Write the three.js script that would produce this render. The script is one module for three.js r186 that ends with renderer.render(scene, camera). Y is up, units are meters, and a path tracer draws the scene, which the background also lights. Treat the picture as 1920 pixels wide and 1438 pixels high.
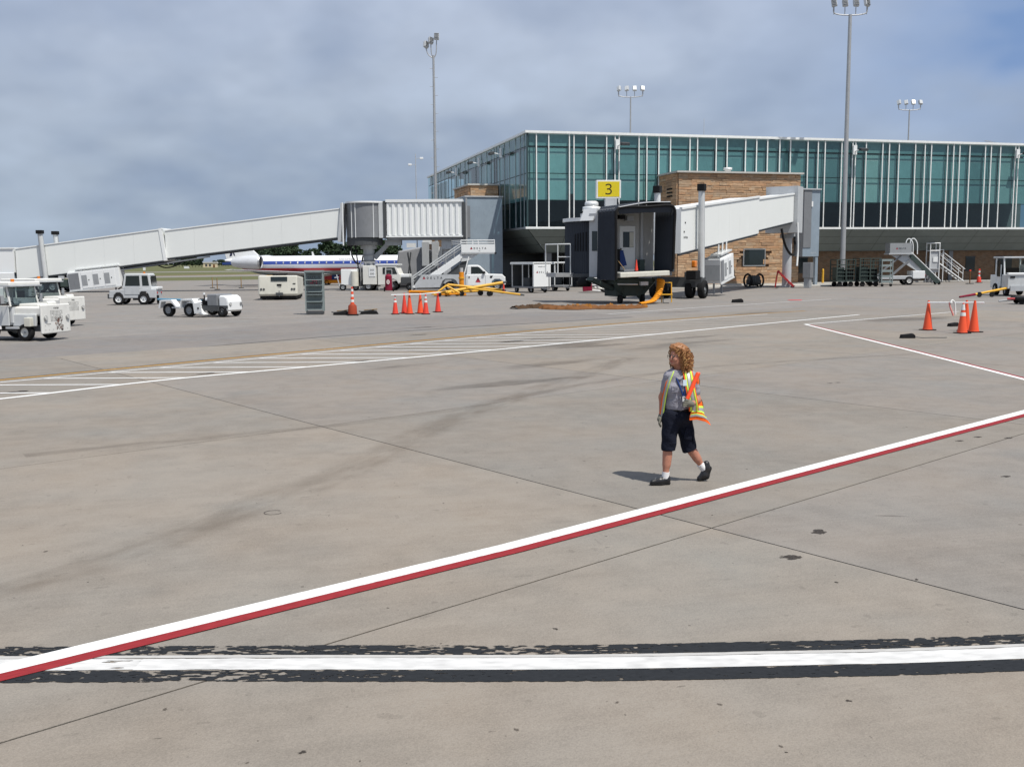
import * as THREE from 'three';
import { RoundedBoxGeometry } from 'three/addons/geometries/RoundedBoxGeometry.js';
import { mergeGeometries, mergeVertices, toCreasedNormals } from 'three/addons/utils/BufferGeometryUtils.js';

// ---------------------------------------------------------------- camera, sky, sun, exposure
const scene = new THREE.Scene();
const D2R = Math.PI / 180;
const FACING = -14.8 * D2R;                       // the photographer looks this far to the right of the terminal's grid
const camera = new THREE.PerspectiveCamera(2 * Math.atan(719 / 1900) / D2R, 1024 / 766, 0.1, 6000);
camera.rotation.order = 'YXZ';
camera.rotation.set(-Math.atan(229 / 1900), FACING, -0.43 * D2R);
camera.position.set(0, 2.6, 0);
const renderer = new THREE.WebGLRenderer({ antialias: true });
renderer.toneMapping = THREE.LinearToneMapping;
renderer.toneMappingExposure = 0.98;
renderer.shadowMap.enabled = true;

// seeded random and value noise
function rng(seed) { let s = seed >>> 0; return () => { s = (s + 0x6D2B79F5) | 0; let t = Math.imul(s ^ (s >>> 15), 1 | s); t = (t + Math.imul(t ^ (t >>> 7), 61 | t)) ^ t; return ((t ^ (t >>> 14)) >>> 0) / 4294967296; }; }
const hash2 = (x, y, s) => { let h = Math.imul(x, 374761393) + Math.imul(y, 668265263) + Math.imul(s, 1274126177); h = Math.imul(h ^ (h >>> 13), 1274126177); return ((h ^ (h >>> 16)) >>> 0) / 4294967296; };
function vnoise(x, y, per, s) {                   // periodic value noise
  const xi = Math.floor(x), yi = Math.floor(y), fx = x - xi, fy = y - yi, u = fx * fx * (3 - 2 * fx), v = fy * fy * (3 - 2 * fy);
  const w = a => ((a % per) + per) % per;
  const a = hash2(w(xi), w(yi), s), b = hash2(w(xi + 1), w(yi), s), c = hash2(w(xi), w(yi + 1), s), d = hash2(w(xi + 1), w(yi + 1), s);
  return (a + (b - a) * u) + ((c + (d - c) * u) - (a + (b - a) * u)) * v;
}
function fbm(x, y, per, oct, s) { let t = 0, a = 0.5, n = 0; for (let i = 0; i < oct; i++) { t += a * vnoise(x, y, per, s + i); n += a; x *= 2; y *= 2; per *= 2; a *= 0.5; } return t / n; }
const clamp = (x, a = 0, b = 1) => Math.min(b, Math.max(a, x)), smooth = (a, b, x) => { const t = clamp((x - a) / (b - a)); return t * t * (3 - 2 * t); }, mix = (a, b, t) => a + (b - a) * t;

const sunDir = new THREE.Vector3(0.228, 0.884, 0.408).normalize();
{ // sky: thin grey-blue cloud sheet with one opening to blue
  const W = 2048, Hh = 1024, data = new Float32Array(W * Hh * 4);
  for (let j = 0; j < Hh; j++) for (let i = 0; i < W; i++) {
    const v = (j + 0.5) / Hh, el = (v - 0.5) * Math.PI, az = ((i + 0.5) / W - 0.5) * 2 * Math.PI;
    const y = Math.max(0.0, Math.sin(el)), c = Math.cos(el), dx = c * Math.cos(az), dz = c * Math.sin(az);
    const k = 1 / (y + 0.34), px = dx * k * 4.2 + 40, py = dz * k * 4.2 + 40;
    const big = fbm(px * 0.55, py * 0.55, 4096, 5, 11), mid = fbm(px * 1.5 + 7, py * 1.5, 4096, 5, 31), fine = fbm(px * 4.2, py * 4.2 + 3, 4096, 4, 57);
    // opening in the cloud toward one compass direction
    const rel = Math.atan2(dz, dx), hole = Math.exp(-(((rel + 0.80) / 0.21) ** 2)) * smooth(0.04, 0.16, el);
    let cover = clamp(0.93 + (mid - 0.5) * 0.45 + (big - 0.5) * 0.5 - hole * (0.85 + (mid - 0.5) * 1.8));
    const lum = 0.98 + (big - 0.5) * 0.34 + (mid - 0.5) * 0.34 + (fine - 0.5) * 0.12;
    const blue = [mix(0.24, 0.10, smooth(0, 0.7, y)), mix(0.36, 0.22, smooth(0, 0.7, y)), mix(0.60, 0.50, smooth(0, 0.7, y))];
    const low = smooth(0.0, 0.30, y);
    const cl = [mix(0.375, 0.480, low) * lum, mix(0.452, 0.555, low) * lum, mix(0.555, 0.700, low) * lum];
    const o = (j * W + i) * 4;
    for (let q = 0; q < 3; q++) data[o + q] = el < -0.01 ? [0.25, 0.24, 0.22][q] : mix(blue[q], cl[q], cover);
    data[o + 3] = 1;
  }
  const sky = new THREE.DataTexture(data, W, Hh, THREE.RGBAFormat, THREE.FloatType);
  sky.mapping = THREE.EquirectangularReflectionMapping; sky.magFilter = THREE.LinearFilter; sky.needsUpdate = true;
  scene.background = sky; scene.environment = sky;
}
const sun = new THREE.DirectionalLight(new THREE.Color().setRGB(1, 0.955, 0.88), 5);
sun.position.copy(sunDir).multiplyScalar(220).add(new THREE.Vector3(20, 0, -60)); sun.target.position.set(20, 0, -60);
sun.castShadow = true; sun.shadow.mapSize.set(4096, 4096);
Object.assign(sun.shadow.camera, { left: -120, right: 120, top: 120, bottom: -120, near: 1, far: 500 });
scene.add(sun, sun.target);

// ---------------------------------------------------------------- textures
const toS = x => { x = clamp(x); return Math.round(255 * (x <= 0.0031308 ? 12.92 * x : 1.055 * x ** (1 / 2.4) - 0.055)); };
function tex(n, m, fn, { srgb = true, rx = 1, ry = 1 } = {}) {      // fn gives linear rgba 0..1
  const d = new Uint8Array(n * m * 4);
  for (let j = 0; j < m; j++) for (let i = 0; i < n; i++) { const c = fn(i / n, j / m, i, j), o = (j * n + i) * 4; for (let q = 0; q < 3; q++) d[o + q] = srgb ? toS(c[q]) : Math.round(255 * clamp(c[q])); d[o + 3] = c[3] === undefined ? 255 : Math.round(255 * clamp(c[3])); }
  const t = new THREE.DataTexture(d, n, m, THREE.RGBAFormat); t.wrapS = t.wrapT = THREE.RepeatWrapping; t.magFilter = THREE.LinearFilter; t.minFilter = THREE.LinearMipmapLinearFilter; t.generateMipmaps = true;
  if (srgb) t.colorSpace = THREE.SRGBColorSpace; t.repeat.set(rx, ry); t.needsUpdate = true; return t;
}
// weathered concrete, 10 m tile
const concreteMap = tex(2048, 2048, (u, v, i, j) => {
  const a = fbm(u * 6, v * 6, 6, 5, 3), b = fbm(u * 40, v * 40, 40, 4, 9), g = hash2(i, j, 5), h = hash2(i >> 1, j >> 1, 6), st = vnoise(u * 14, v * 220, 14 * 220, 21);
  let k = 0.90 + (a - 0.5) * 0.20 + (b - 0.5) * 0.20 + (g - 0.5) * 0.15 + (h - 0.5) * 0.13 + (st - 0.5) * 0.05;
  const sp = fbm(u * 90, v * 90, 90, 2, 44); if (sp > 0.86) k *= 0.88;
  const pit = vnoise(u * 260, v * 260, 260, 71); if (pit > 0.985) k *= 0.55;
  const w = (fbm(u * 9 + 2, v * 9, 9, 3, 80) - 0.5) * 0.10;
  return [k * (1 + w), k, k * (1 - w * 0.9)];
}, { rx: 0.1, ry: 0.1 });
const concreteBump = tex(512, 512, (u, v, i, j) => { const k = 0.5 + (hash2(i, j, 3) - 0.5) * 0.5 + (fbm(u * 60, v * 60, 60, 3, 4) - 0.5) * 0.8; return [k, k, k]; }, { srgb: false, rx: 0.5, ry: 0.5 });
// faint uneven dirt over painted things, 3 m tile
const grimeMap = tex(512, 512, (u, v, i, j) => {
  const a = fbm(u * 4, v * 4, 4, 5, 13), b = fbm(u * 24, v * 7, 168, 3, 17), s = smooth(0.62, 0.8, fbm(u * 14, v * 14, 14, 3, 29));
  const k = 0.94 + (a - 0.5) * 0.16 + (b - 0.5) * 0.08 - s * 0.07 + (hash2(i, j, 2) - 0.5) * 0.03; return [k, k * 0.995, k * 0.985];
}, { rx: 0.33, ry: 0.33 });
const cleanMap = tex(256, 256, (u, v, i, j) => { const k = 0.965 + (fbm(u * 3, v * 3, 3, 4, 113) - 0.5) * 0.05 + (hash2(i, j, 12) - 0.5) * 0.015; return [k, k, k * 0.997]; }, { rx: 0.2, ry: 0.2 });
const roughMap = tex(256, 256, (u, v) => { const k = 0.82 + (fbm(u * 8, v * 8, 8, 4, 23) - 0.5) * 0.5; return [k, k, k]; }, { srgb: false, rx: 0.4, ry: 0.4 });
const stoneMap = tex(512, 512, (u, v, i, j) => { const k = 0.86 + (fbm(u * 6, v * 14, 84, 5, 61) - 0.5) * 0.7 + (hash2(i, j, 8) - 0.5) * 0.16, w = (fbm(u * 5, v * 5, 5, 3, 66) - 0.5) * 0.22; return [k * (1 + w), k, k * (1 - w)]; }, { rx: 0.6, ry: 0.6 });
const corrBump = tex(64, 8, u => { const k = 0.5 + 0.5 * Math.sin(u * 2 * Math.PI); return [k, k, k]; }, { srgb: false, rx: 3.2, ry: 1 });

const col = c => typeof c === 'number' ? new THREE.Color(c) : new THREE.Color().setRGB(...c);
function mat(c, roughness = 0.6, metalness = 0, o = {}) {
  const { plain, ...rest } = o; const p = { color: col(c), roughness, metalness, side: THREE.DoubleSide, ...rest };
  if (!plain && !p.map) p.map = grimeMap; if (p.specularIntensity === undefined && roughness >= 0.6) p.specularIntensity = 0.3; return new THREE.MeshPhysicalMaterial(p);
}
const M = {
  tug: mat([0.72, 0.72, 0.69], 0.5), white: mat([0.76, 0.775, 0.775], 0.45, 0, { map: cleanMap }), whiteB: mat([0.70, 0.70, 0.66], 0.5), cream: mat([0.62, 0.61, 0.54], 0.55), bridge: mat([0.74, 0.76, 0.745], 0.5, 0, { map: cleanMap }), offwhite: mat([0.55, 0.57, 0.58], 0.5),
  grey: mat([0.30, 0.315, 0.33], 0.55), lgrey: mat([0.46, 0.48, 0.50], 0.5), mgrey: mat([0.19, 0.20, 0.215], 0.55), dgrey: mat([0.075, 0.08, 0.085], 0.6), bluegrey: mat([0.26, 0.32, 0.38], 0.5),
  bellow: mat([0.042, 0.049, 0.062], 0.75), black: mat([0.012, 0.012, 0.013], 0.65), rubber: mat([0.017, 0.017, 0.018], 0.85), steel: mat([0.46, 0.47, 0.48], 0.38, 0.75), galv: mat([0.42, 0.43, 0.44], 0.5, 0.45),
  alu: mat([0.74, 0.76, 0.76], 0.35, 0.25), dkgreen: mat([0.055, 0.075, 0.070], 0.6), rack: mat([0.23, 0.28, 0.28], 0.55), orange: mat([0.80, 0.085, 0.022], 0.55), coneRed: mat([0.72, 0.055, 0.030], 0.55), yellow: mat([0.72, 0.40, 0.035], 0.5), amber: mat([0.72, 0.27, 0.02], 0.65),
  red: mat([0.45, 0.025, 0.03], 0.5), maroon: mat([0.20, 0.012, 0.035], 0.6), blue: mat([0.03, 0.06, 0.20], 0.6), skyblue: mat([0.10, 0.28, 0.42], 0.5), refl: mat([0.72, 0.72, 0.70], 0.35), lamp: mat([0.75, 0.76, 0.74], 0.2, 0.4), amberLens: mat([0.7, 0.2, 0.02], 0.25),
  winGlass: new THREE.MeshPhysicalMaterial({ color: col([0.018, 0.026, 0.028]), roughness: 0.06, metalness: 0, side: THREE.DoubleSide }),
  clear: new THREE.MeshPhysicalMaterial({ color: col([0.62, 0.70, 0.69]), roughness: 0.02, transmission: 1, thickness: 0, side: THREE.DoubleSide }),
  brownhose: mat([0.17, 0.075, 0.028], 0.8), darkhose: mat([0.075, 0.045, 0.025], 0.85), wood: mat([0.30, 0.20, 0.10], 0.8),
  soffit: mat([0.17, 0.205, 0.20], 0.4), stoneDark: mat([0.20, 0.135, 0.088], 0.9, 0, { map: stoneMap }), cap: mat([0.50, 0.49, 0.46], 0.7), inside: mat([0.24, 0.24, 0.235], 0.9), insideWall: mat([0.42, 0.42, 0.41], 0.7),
};

// ---------------------------------------------------------------- modelling helpers (metres)
function muv(g) {                                  // uv in metres from the face's main axis
  if (g.index) g = g.toNonIndexed();
  const p = g.attributes.position, n = p.count, uv = new Float32Array(n * 2), a = new THREE.Vector3(), b = new THREE.Vector3(), c = new THREE.Vector3();
  for (let i = 0; i < n; i += 3) {
    a.fromBufferAttribute(p, i); b.fromBufferAttribute(p, i + 1).sub(a); c.fromBufferAttribute(p, i + 2).sub(a); b.cross(c);
    const x = Math.abs(b.x), y = Math.abs(b.y), z = Math.abs(b.z);
    for (let k = i; k < i + 3; k++) { const X = p.getX(k), Y = p.getY(k), Z = p.getZ(k); if (x >= y && x >= z) { uv[2 * k] = Z; uv[2 * k + 1] = Y; } else if (y >= z) { uv[2 * k] = X; uv[2 * k + 1] = Z; } else { uv[2 * k] = X; uv[2 * k + 1] = Y; } }
  }
  g.setAttribute('uv', new THREE.BufferAttribute(uv, 2)); return g;
}
const used = {};
function numbered(n) { const k = used[n] = (used[n] ?? -1) + 1; return k ? `${n}_${String(k).padStart(3, '0')}` : n; }
function thing(name, label, category, [x, y, z] = [0, 0, 0], turn = 0, group) {
  const o = new THREE.Group(); o.name = numbered(name); o.position.set(x, y, z); o.rotation.y = turn; o.userData = { label, category }; if (group) o.userData.group = group; scene.add(o); return o;
}
function structure(o, name) { o.name = numbered(name); o.userData.kind = 'structure'; scene.add(o); return o; }
function part(p, name, g, m, keepUV) { const o = new THREE.Mesh(keepUV ? g : muv(g), m); o.name = name; o.castShadow = o.receiveShadow = true; p.add(o); return o; }
const boxG = (w, h, d, r = 0) => r > 0 ? new RoundedBoxGeometry(w, h, d, 2, Math.min(r, w / 2.01, h / 2.01, d / 2.01)) : new THREE.BoxGeometry(w, h, d);
// box by size and the middle of its base
function box(p, name, m, [w, h, d], [x, y, z], { r = 0, rx = 0, ry = 0, rz = 0 } = {}) { const o = part(p, name, boxG(w, h, d, r), m); o.position.set(x, y + h / 2, z); o.rotation.set(rx, ry, rz); return o; }
// round or square bar from point to point
const UPV = new THREE.Vector3(0, 1, 0);
function bar(p, name, m, a, b, r, r2 = r, seg = 8) { const A = new THREE.Vector3(...a), B = new THREE.Vector3(...b), L = A.distanceTo(B); const o = part(p, name, new THREE.CylinderGeometry(r2, r, L, seg), m); o.position.copy(A).add(B).multiplyScalar(0.5); o.quaternion.setFromUnitVectors(UPV, B.sub(A).normalize()); return o; }
function beam(p, name, m, a, b, w, h) { const A = new THREE.Vector3(...a), B = new THREE.Vector3(...b), L = A.distanceTo(B), o = part(p, name, boxG(w, h, L), m); o.position.copy(A).add(B).multiplyScalar(0.5); const mm = new THREE.Matrix4().lookAt(B, A, Math.abs(B.clone().sub(A).normalize().y) > 0.99 ? new THREE.Vector3(1, 0, 0) : UPV); o.quaternion.setFromRotationMatrix(mm); return o; }
function cyl(p, name, m, r, h, [x, y, z], { r2 = r, seg = 20, rx = 0, ry = 0, rz = 0, open = false } = {}) { const o = part(p, name, new THREE.CylinderGeometry(r2, r, h, seg, 1, open), m); o.position.set(x, y, z); o.rotation.set(rx, ry, rz); return o; }
// extruded outline (x,y) of thickness d, centred on z
function prism(p, name, m, pts, d, [x, y, z] = [0, 0, 0], { bevel = 0, ry = 0, rx = 0, rz = 0, holes = [] } = {}) {
  const s = new THREE.Shape(pts.map(q => new THREE.Vector2(...q))); for (const h of holes) s.holes.push(new THREE.Path(h.map(q => new THREE.Vector2(...q))));
  const g = new THREE.ExtrudeGeometry(s, { depth: d - 2 * bevel, bevelEnabled: bevel > 0, bevelSize: bevel, bevelThickness: bevel, bevelSegments: 2, bevelOffset: -bevel, curveSegments: 8 }); g.translate(0, 0, -d / 2 + bevel);
  const o = part(p, name, g, m); o.position.set(x, y, z); o.rotation.set(rx, ry, rz); return o;
}
function tube(p, name, m, pts, r, seg = 24, rs = 8, closed = false) { const c = new THREE.CatmullRomCurve3(pts.map(q => new THREE.Vector3(...q)), closed, 'centripetal'); return part(p, name, new THREE.TubeGeometry(c, seg, r, rs, closed), m); }
function lathe(p, name, m, pts, [x, y, z] = [0, 0, 0], seg = 20, { rx = 0, ry = 0, rz = 0 } = {}) { const g = new THREE.LatheGeometry(pts.map(q => new THREE.Vector2(...q)), seg); const o = part(p, name, g, m); o.position.set(x, y, z); o.rotation.set(rx, ry, rz); return o; }
// free-form quad mesh from rows of points
function loft(p, name, m, rows, { close = false, flat = false } = {}) {
  const pos = [], idx = [], c = rows[0].length; rows.forEach(r => r.forEach(q => pos.push(...q)));
  for (let i = 0; i < rows.length - 1; i++) for (let j = 0; j < c - (close ? 0 : 1); j++) { const k = (j + 1) % c, a = i * c + j, b = i * c + k, d = a + c, e = b + c; idx.push(a, b, d, b, e, d); }
  let g = new THREE.BufferGeometry(); g.setAttribute('position', new THREE.Float32BufferAttribute(pos, 3)); g.setIndex(idx); if (flat) g = g.toNonIndexed(); g.computeVertexNormals(); return part(p, name, g, m);
}
// flat print: lettering and marks on a canvas, laid 4 mm proud of the face behind it
function print(p, name, w, h, draw, [x, y, z], ry = 0, { px = 512, rx = 0, rz = 0, rough = 0.5, opaque = false } = {}) {
  const c = document.createElement('canvas'); c.width = px; c.height = Math.max(16, Math.round(px * h / w)); const g = c.getContext('2d'); draw(g, c.width, c.height);
  const t = new THREE.CanvasTexture(c); t.colorSpace = THREE.SRGBColorSpace;
  const o = new THREE.Mesh(new THREE.PlaneGeometry(w, h), new THREE.MeshStandardMaterial({ map: t, transparent: !opaque, roughness: rough, side: THREE.DoubleSide }));
  o.name = name; o.position.set(x, y, z); o.rotation.order = 'YXZ'; o.rotation.set(rx, ry, rz); o.receiveShadow = true; p.add(o); return o;
}
const word = (s, color = '#20242a', font = 'bold', k = 0.8, sp = 0) => (g, w, h) => { g.fillStyle = color; g.font = `${font} ${Math.round(h * k)}px sans-serif`; g.textAlign = 'center'; g.textBaseline = 'middle'; const n = [...s]; if (!sp) g.fillText(s, w / 2, h / 2); else { n.forEach((ch, i) => g.fillText(ch, w / 2 + (i - (n.length - 1) / 2) * sp * h, h / 2)); } };
// the airline's red triangle and wordmark
function airline(withWord, dark = '#23252c') { return (g, w, h) => {
  const u = h * 0.8, x0 = withWord ? w * 0.02 : w / 2 - u / 2, y0 = h * 0.9;
  g.fillStyle = '#8e1428'; g.beginPath(); g.moveTo(x0, y0); g.lineTo(x0 + u / 2, y0 - u); g.lineTo(x0 + u, y0); g.lineTo(x0 + u * 0.5, y0 - u * 0.28); g.closePath(); g.fill();
  g.fillStyle = '#c4213a'; g.beginPath(); g.moveTo(x0 + u * 0.08, y0); g.lineTo(x0 + u * 0.5, y0 - u * 0.24); g.lineTo(x0 + u * 0.92, y0); g.closePath(); g.fill();
  g.fillStyle = '#3a1018'; g.beginPath(); g.moveTo(x0 + u * 0.5, y0 - u); g.lineTo(x0 + u * 0.72, y0 - u * 0.5); g.lineTo(x0 + u * 0.5, y0 - u * 0.62); g.lineTo(x0 + u * 0.28, y0 - u * 0.5); g.closePath(); g.fill();
  if (withWord) { g.fillStyle = dark; g.font = `bold ${Math.round(h * 0.82)}px sans-serif`; g.textAlign = 'center'; g.textBaseline = 'alphabetic'; const n = [...'DELTA'], s = (w - u * 1.35) / 5; n.forEach((c, i) => g.fillText(c, u * 1.3 + s * (i + 0.5), y0)); }
}; }
function wheel(p, r, w, [x, y, z], { ry = 0, rim = M.whiteB, hub = M.grey, name = 'wheel' } = {}) {      // axle along local z
  const o = new THREE.Group(); o.name = name; o.position.set(x, y, z); o.rotation.y = ry; p.add(o);
  const t = part(o, 'tyre', new THREE.LatheGeometry([[r * 0.58, -w * 0.5], [r * 0.8, -w * 0.52], [r * 0.95, -w * 0.44], [r, -w * 0.28], [r, w * 0.28], [r * 0.95, w * 0.44], [r * 0.8, w * 0.52], [r * 0.58, w * 0.5]].map(q => new THREE.Vector2(...q)), 24), M.rubber); t.rotation.x = Math.PI / 2;
  const k = part(o, 'rim', new THREE.LatheGeometry([[0.001, w * 0.30], [r * 0.26, w * 0.30], [r * 0.34, w * 0.18], [r * 0.5, w * 0.24], [r * 0.6, w * 0.46], [r * 0.6, -w * 0.46], [r * 0.5, -w * 0.24], [r * 0.3, -w * 0.2], [0.001, -w * 0.2]].map(q => new THREE.Vector2(...q)), 20), rim); k.rotation.x = Math.PI / 2;
  const hb = part(o, 'hub', new THREE.CylinderGeometry(r * 0.15, r * 0.18, w * 0.72, 12), hub); hb.rotation.x = Math.PI / 2; return o;
}
function dup(root, [x, y, z], turn, label) { const r = root.clone(); r.name = numbered(root.name.replace(/_\d{3}$/, '')); r.position.set(x, y, z); r.rotation.y = turn; r.userData = { ...root.userData }; if (label) r.userData.label = label; scene.add(r); return r; }

// ---------------------------------------------------------------- ground
const slabMats = [[0.248, 0.222, 0.191], [0.232, 0.210, 0.183], [0.257, 0.229, 0.196], [0.237, 0.215, 0.191]].map(c => mat(c, 0.93, 0, { map: concreteMap, bumpMap: concreteBump, bumpScale: 0.004 }));
const farMat = mat([0.236, 0.219, 0.202], 0.95, 0, { map: concreteMap });
const grassMat = mat([0.115, 0.12, 0.055], 1, 0), grassDry = mat([0.21, 0.155, 0.085], 1, 0), sealMat = mat([0.055, 0.05, 0.045], 0.9);
const asphalt = mat([0.208, 0.193, 0.181], 0.95, 0, { map: concreteMap });
function sheet(name, pts, y, m, parent) {          // flat polygon of [x, z] points at height y
  const s = new THREE.Shape(pts.map(q => new THREE.Vector2(q[0], -q[1]))), g = new THREE.ShapeGeometry(s); g.rotateX(-Math.PI / 2);
  const o = new THREE.Mesh(muv(g), m); o.position.y = y; o.receiveShadow = true; if (parent) { o.name = name; parent.add(o); } else structure(o, name); return o;
}
function ribbon(name, pts, a, b, y, m, { uvk = 1, curve = true, n = 0 } = {}) {   // strip along [x,z] points, from offset a to offset b on its left
  let P = pts.map(q => new THREE.Vector3(q[0], 0, q[1])); if (curve && pts.length > 2) P = new THREE.CatmullRomCurve3(P, false, 'centripetal').getSpacedPoints(n || 60);
  const pos = [], uv = [], idx = []; let L = 0;
  P.forEach((q, i) => { const t = P[Math.min(i + 1, P.length - 1)].clone().sub(P[Math.max(i - 1, 0)]).normalize(), nx = t.z, nz = -t.x; if (i) L += q.distanceTo(P[i - 1]);
    pos.push(q.x + nx * a, y, q.z + nz * a, q.x + nx * b, y, q.z + nz * b); uv.push(L * uvk, 0, L * uvk, 1); if (i) { const k = 2 * i; idx.push(k - 2, k, k - 1, k - 1, k, k + 1); } });
  const g = new THREE.BufferGeometry(); g.setAttribute('position', new THREE.Float32BufferAttribute(pos, 3)); g.setAttribute('uv', new THREE.Float32BufferAttribute(uv, 2)); g.setIndex(idx); g.computeVertexNormals();
  const o = new THREE.Mesh(g, m); o.receiveShadow = true; return structure(o, name);
}
sheet('ground', [[-3000, 60], [3000, 60], [3000, -4500], [-3000, -4500]], -0.016, grassMat);
sheet('apron', [[-150, 30], [260, 30], [260, -175], [60, -176], [-20, -166], [-150, -150]], -0.012, farMat);
// taxiways, verge strips beyond the apron
sheet('taxiway', [[-220, -196], [-20, -205], [120, -262], [330, -360], [330, -420], [100, -300], [-20, -232], [-220, -222]], -0.008, farMat);
sheet('dry_verge', [[-220, -226], [-20, -236], [100, -304], [330, -424], [330, -440], [100, -318], [-20, -246], [-220, -236]], -0.008, grassDry);
sheet('runway', [[-900, -330], [0, -330], [900, -460], [900, -500], [0, -365], [-900, -362]], -0.008, farMat);
sheet('asphalt_lane', [[-12, -26], [-6.30, -29.39], [-3.22, -32.0], [0.37, -34.51], [2.58, -36.21], [8.54, -39.8], [11.82, -41.12], [17.5, -44], [16.9, -48.2], [15.25, -50.05], [8.37, -47.4], [4.31, -46.71], [0.49, -43.7], [-5.87, -38.05], [-12, -33]], -0.001, asphalt);
// joint compound and the concrete slabs, each its own piece
const O = [4.34, -8.84], U = [0.885, -0.466], Vv = [-0.396, -0.918], SU = 8.55, SV = 8.12, grid = (i, j) => [O[0] + U[0] * SU * i + Vv[0] * SV * j, O[1] + U[1] * SU * i + Vv[1] * SV * j];
{
  const I0 = -3, I1 = 5, J0 = -2, J1 = 3;
  const apronSlabs = structure(new THREE.Group(), 'concrete_pavement');
  sheet('joint_compound', [grid(I0, J0), grid(I1, J0), grid(I1, J1), grid(I0, J1)], -0.007, sealMat, apronSlabs);
  const R = rng(5), gap = 0.010;
  for (let i = I0; i < I1; i++) for (let j = J0; j < J1; j++) {
    const e = gap / SU, f = gap / SV, q = [[i + e, j + f], [i + 1 - e, j + f], [i + 1 - e, j + 1 - f], [i + e, j + 1 - f]].map(c => grid(...c));
    const s = new THREE.Shape(q.map(c => new THREE.Vector2(c[0], -c[1]))), g = new THREE.ExtrudeGeometry(s, { depth: 0.005, bevelEnabled: false }); g.rotateX(-Math.PI / 2); g.translate(0, -0.0055, 0);
    part(apronSlabs, 'slab', g, slabMats[Math.floor(R() * 4)]);
  }
}
// painted markings
const chip = (thr, seed, kx, ky) => tex(1024, 128, (u, v, i, j) => { const a = fbm(u * kx, v * ky, kx * 64, 4, seed), e = Math.min(v, 1 - v), w = fbm(u * 5, 0.3, 5, 3, seed + 9); const on = a + clamp(e * 5, 0, 0.35) - (w - 0.5) * 0.75 > thr ? 1 : 0; const k = 0.9 + (fbm(u * kx * 2, v * ky, kx * 128, 3, seed + 3) - 0.5) * 0.4; return [k, k, k, on]; }, { rx: 0.14 });
const paintW = mat([0.78, 0.78, 0.76], 0.7, 0, { map: chip(0.36, 5, 60, 8), transparent: true }), paintW2 = mat([0.70, 0.70, 0.69], 0.75, 0, { map: chip(0.34, 15, 60, 8), transparent: true });
const paintOld = mat([0.46, 0.45, 0.43], 0.8, 0, { map: chip(0.42, 25, 50, 8), transparent: true }), paintR = mat([0.27, 0.026, 0.030], 0.75, 0, { map: chip(0.28, 35, 60, 8), transparent: true });
const paintK = mat([0.022, 0.024, 0.027], 0.8, 0, { map: chip(0.66, 45, 130, 10), transparent: true }), paintK2 = mat([0.022, 0.024, 0.027], 0.8, 0, { map: chip(0.70, 65, 130, 10), transparent: true }), paintY = mat([0.50, 0.27, 0.05], 0.75, 0, { map: chip(0.32, 55, 60, 8), transparent: true });
const paintWorn = mat([0.60, 0.595, 0.58], 0.75, 0, { map: chip(0.46, 105, 34, 5), transparent: true });
const paintG = mat([0.52, 0.51, 0.49], 0.8, 0, { map: chip(0.36, 95, 60, 8), transparent: true });
const guide = [[-1.90, -7.12], [-1.63, -7.04], [-0.82, -6.82], [-0.01, -6.60], [0.80, -6.37], [1.61, -6.14], [2.42, -5.93], [3.24, -5.74], [4.07, -5.55], [4.93, -5.39], [6.2, -5.17]].reverse();
guide.push([-3.2, -7.5]);
ribbon('black_guide_band', guide, -0.30, -0.125, 0.004, paintK2, { uvk: 1 });
ribbon('black_guide_band', guide, 0.125, 0.31, 0.004, paintK, { uvk: 1 });
ribbon('white_guide_line', guide, -0.072, 0.122, 0.004, paintWorn);
ribbon('worn_guide_line', guide, -0.122, -0.076, 0.0042, paintOld);
const edge = [[-3.4, -6.0], [-1.59, -6.85], [2.28, -8.67], [12.53, -13.99], [22, -18.9]];
ribbon('white_safety_line', edge, 0.0, 0.17, 0.008, paintW, { curve: false });
ribbon('red_safety_line', edge, -0.13, -0.002, 0.008, paintR, { curve: false });
const hLow = [[-7.5, -19.8], [-4.67, -21.58], [-1.88, -23.9], [1.82, -26.0], [7.78, -29.42], [16.09, -34.53], [27.89, -41.73]], hUp = [[-8.5, -22.5], [-5.31, -24.66], [-2.08, -26.9], [2.13, -29.95], [7.90, -34.1], [16.1, -39.5], [24.27, -43.79]], hYel = [[-8.6, -23.0], [-5.41, -25.2], [-2.14, -27.66], [2.19, -30.84], [8.14, -35.1], [16.38, -40.4], [24.75, -44.66], [27.46, -45.79]];
ribbon('white_lane_edge_line', hLow, -0.07, 0.09, 0.004, paintW);
ribbon('white_lane_edge_line', hUp, -0.05, 0.05, 0.004, paintW2);
ribbon('yellow_lane_line', hYel, -0.09, 0.05, 0.004, paintY);
ribbon('black_lane_line', hYel, 0.055, 0.16, 0.004, paintK);
{
  const cl = new THREE.CatmullRomCurve3(hLow.map(q => new THREE.Vector3(q[0], 0, q[1])), false, 'centripetal'), cu = new THREE.CatmullRomCurve3(hUp.map(q => new THREE.Vector3(q[0], 0, q[1])), false, 'centripetal');
  const up = cu.getSpacedPoints(400); 
  for (let s = 1.2; s < 39; s += 1.62) { const a = cl.getPointAt(s / cl.getLength()); // each bar runs back across the lane at 16 degrees
    let best = null, bd = 9; for (const q of up) { const dx = q.x - a.x, dz = q.z - a.z, ang = Math.atan2(dz, dx), d = Math.abs(Math.atan2(Math.sin(ang - Math.atan2(-0.288, -1)), Math.cos(ang - Math.atan2(-0.288, -1)))); if (d < bd) { bd = d; best = q; } }
    if (best && bd < 0.1) ribbon('white_hatch_bar', [[a.x, a.z], [best.x, best.z]], -0.06, 0.06, 0.0036, s > 26 ? paintOld : paintW2, { curve: false }); }
}
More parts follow.
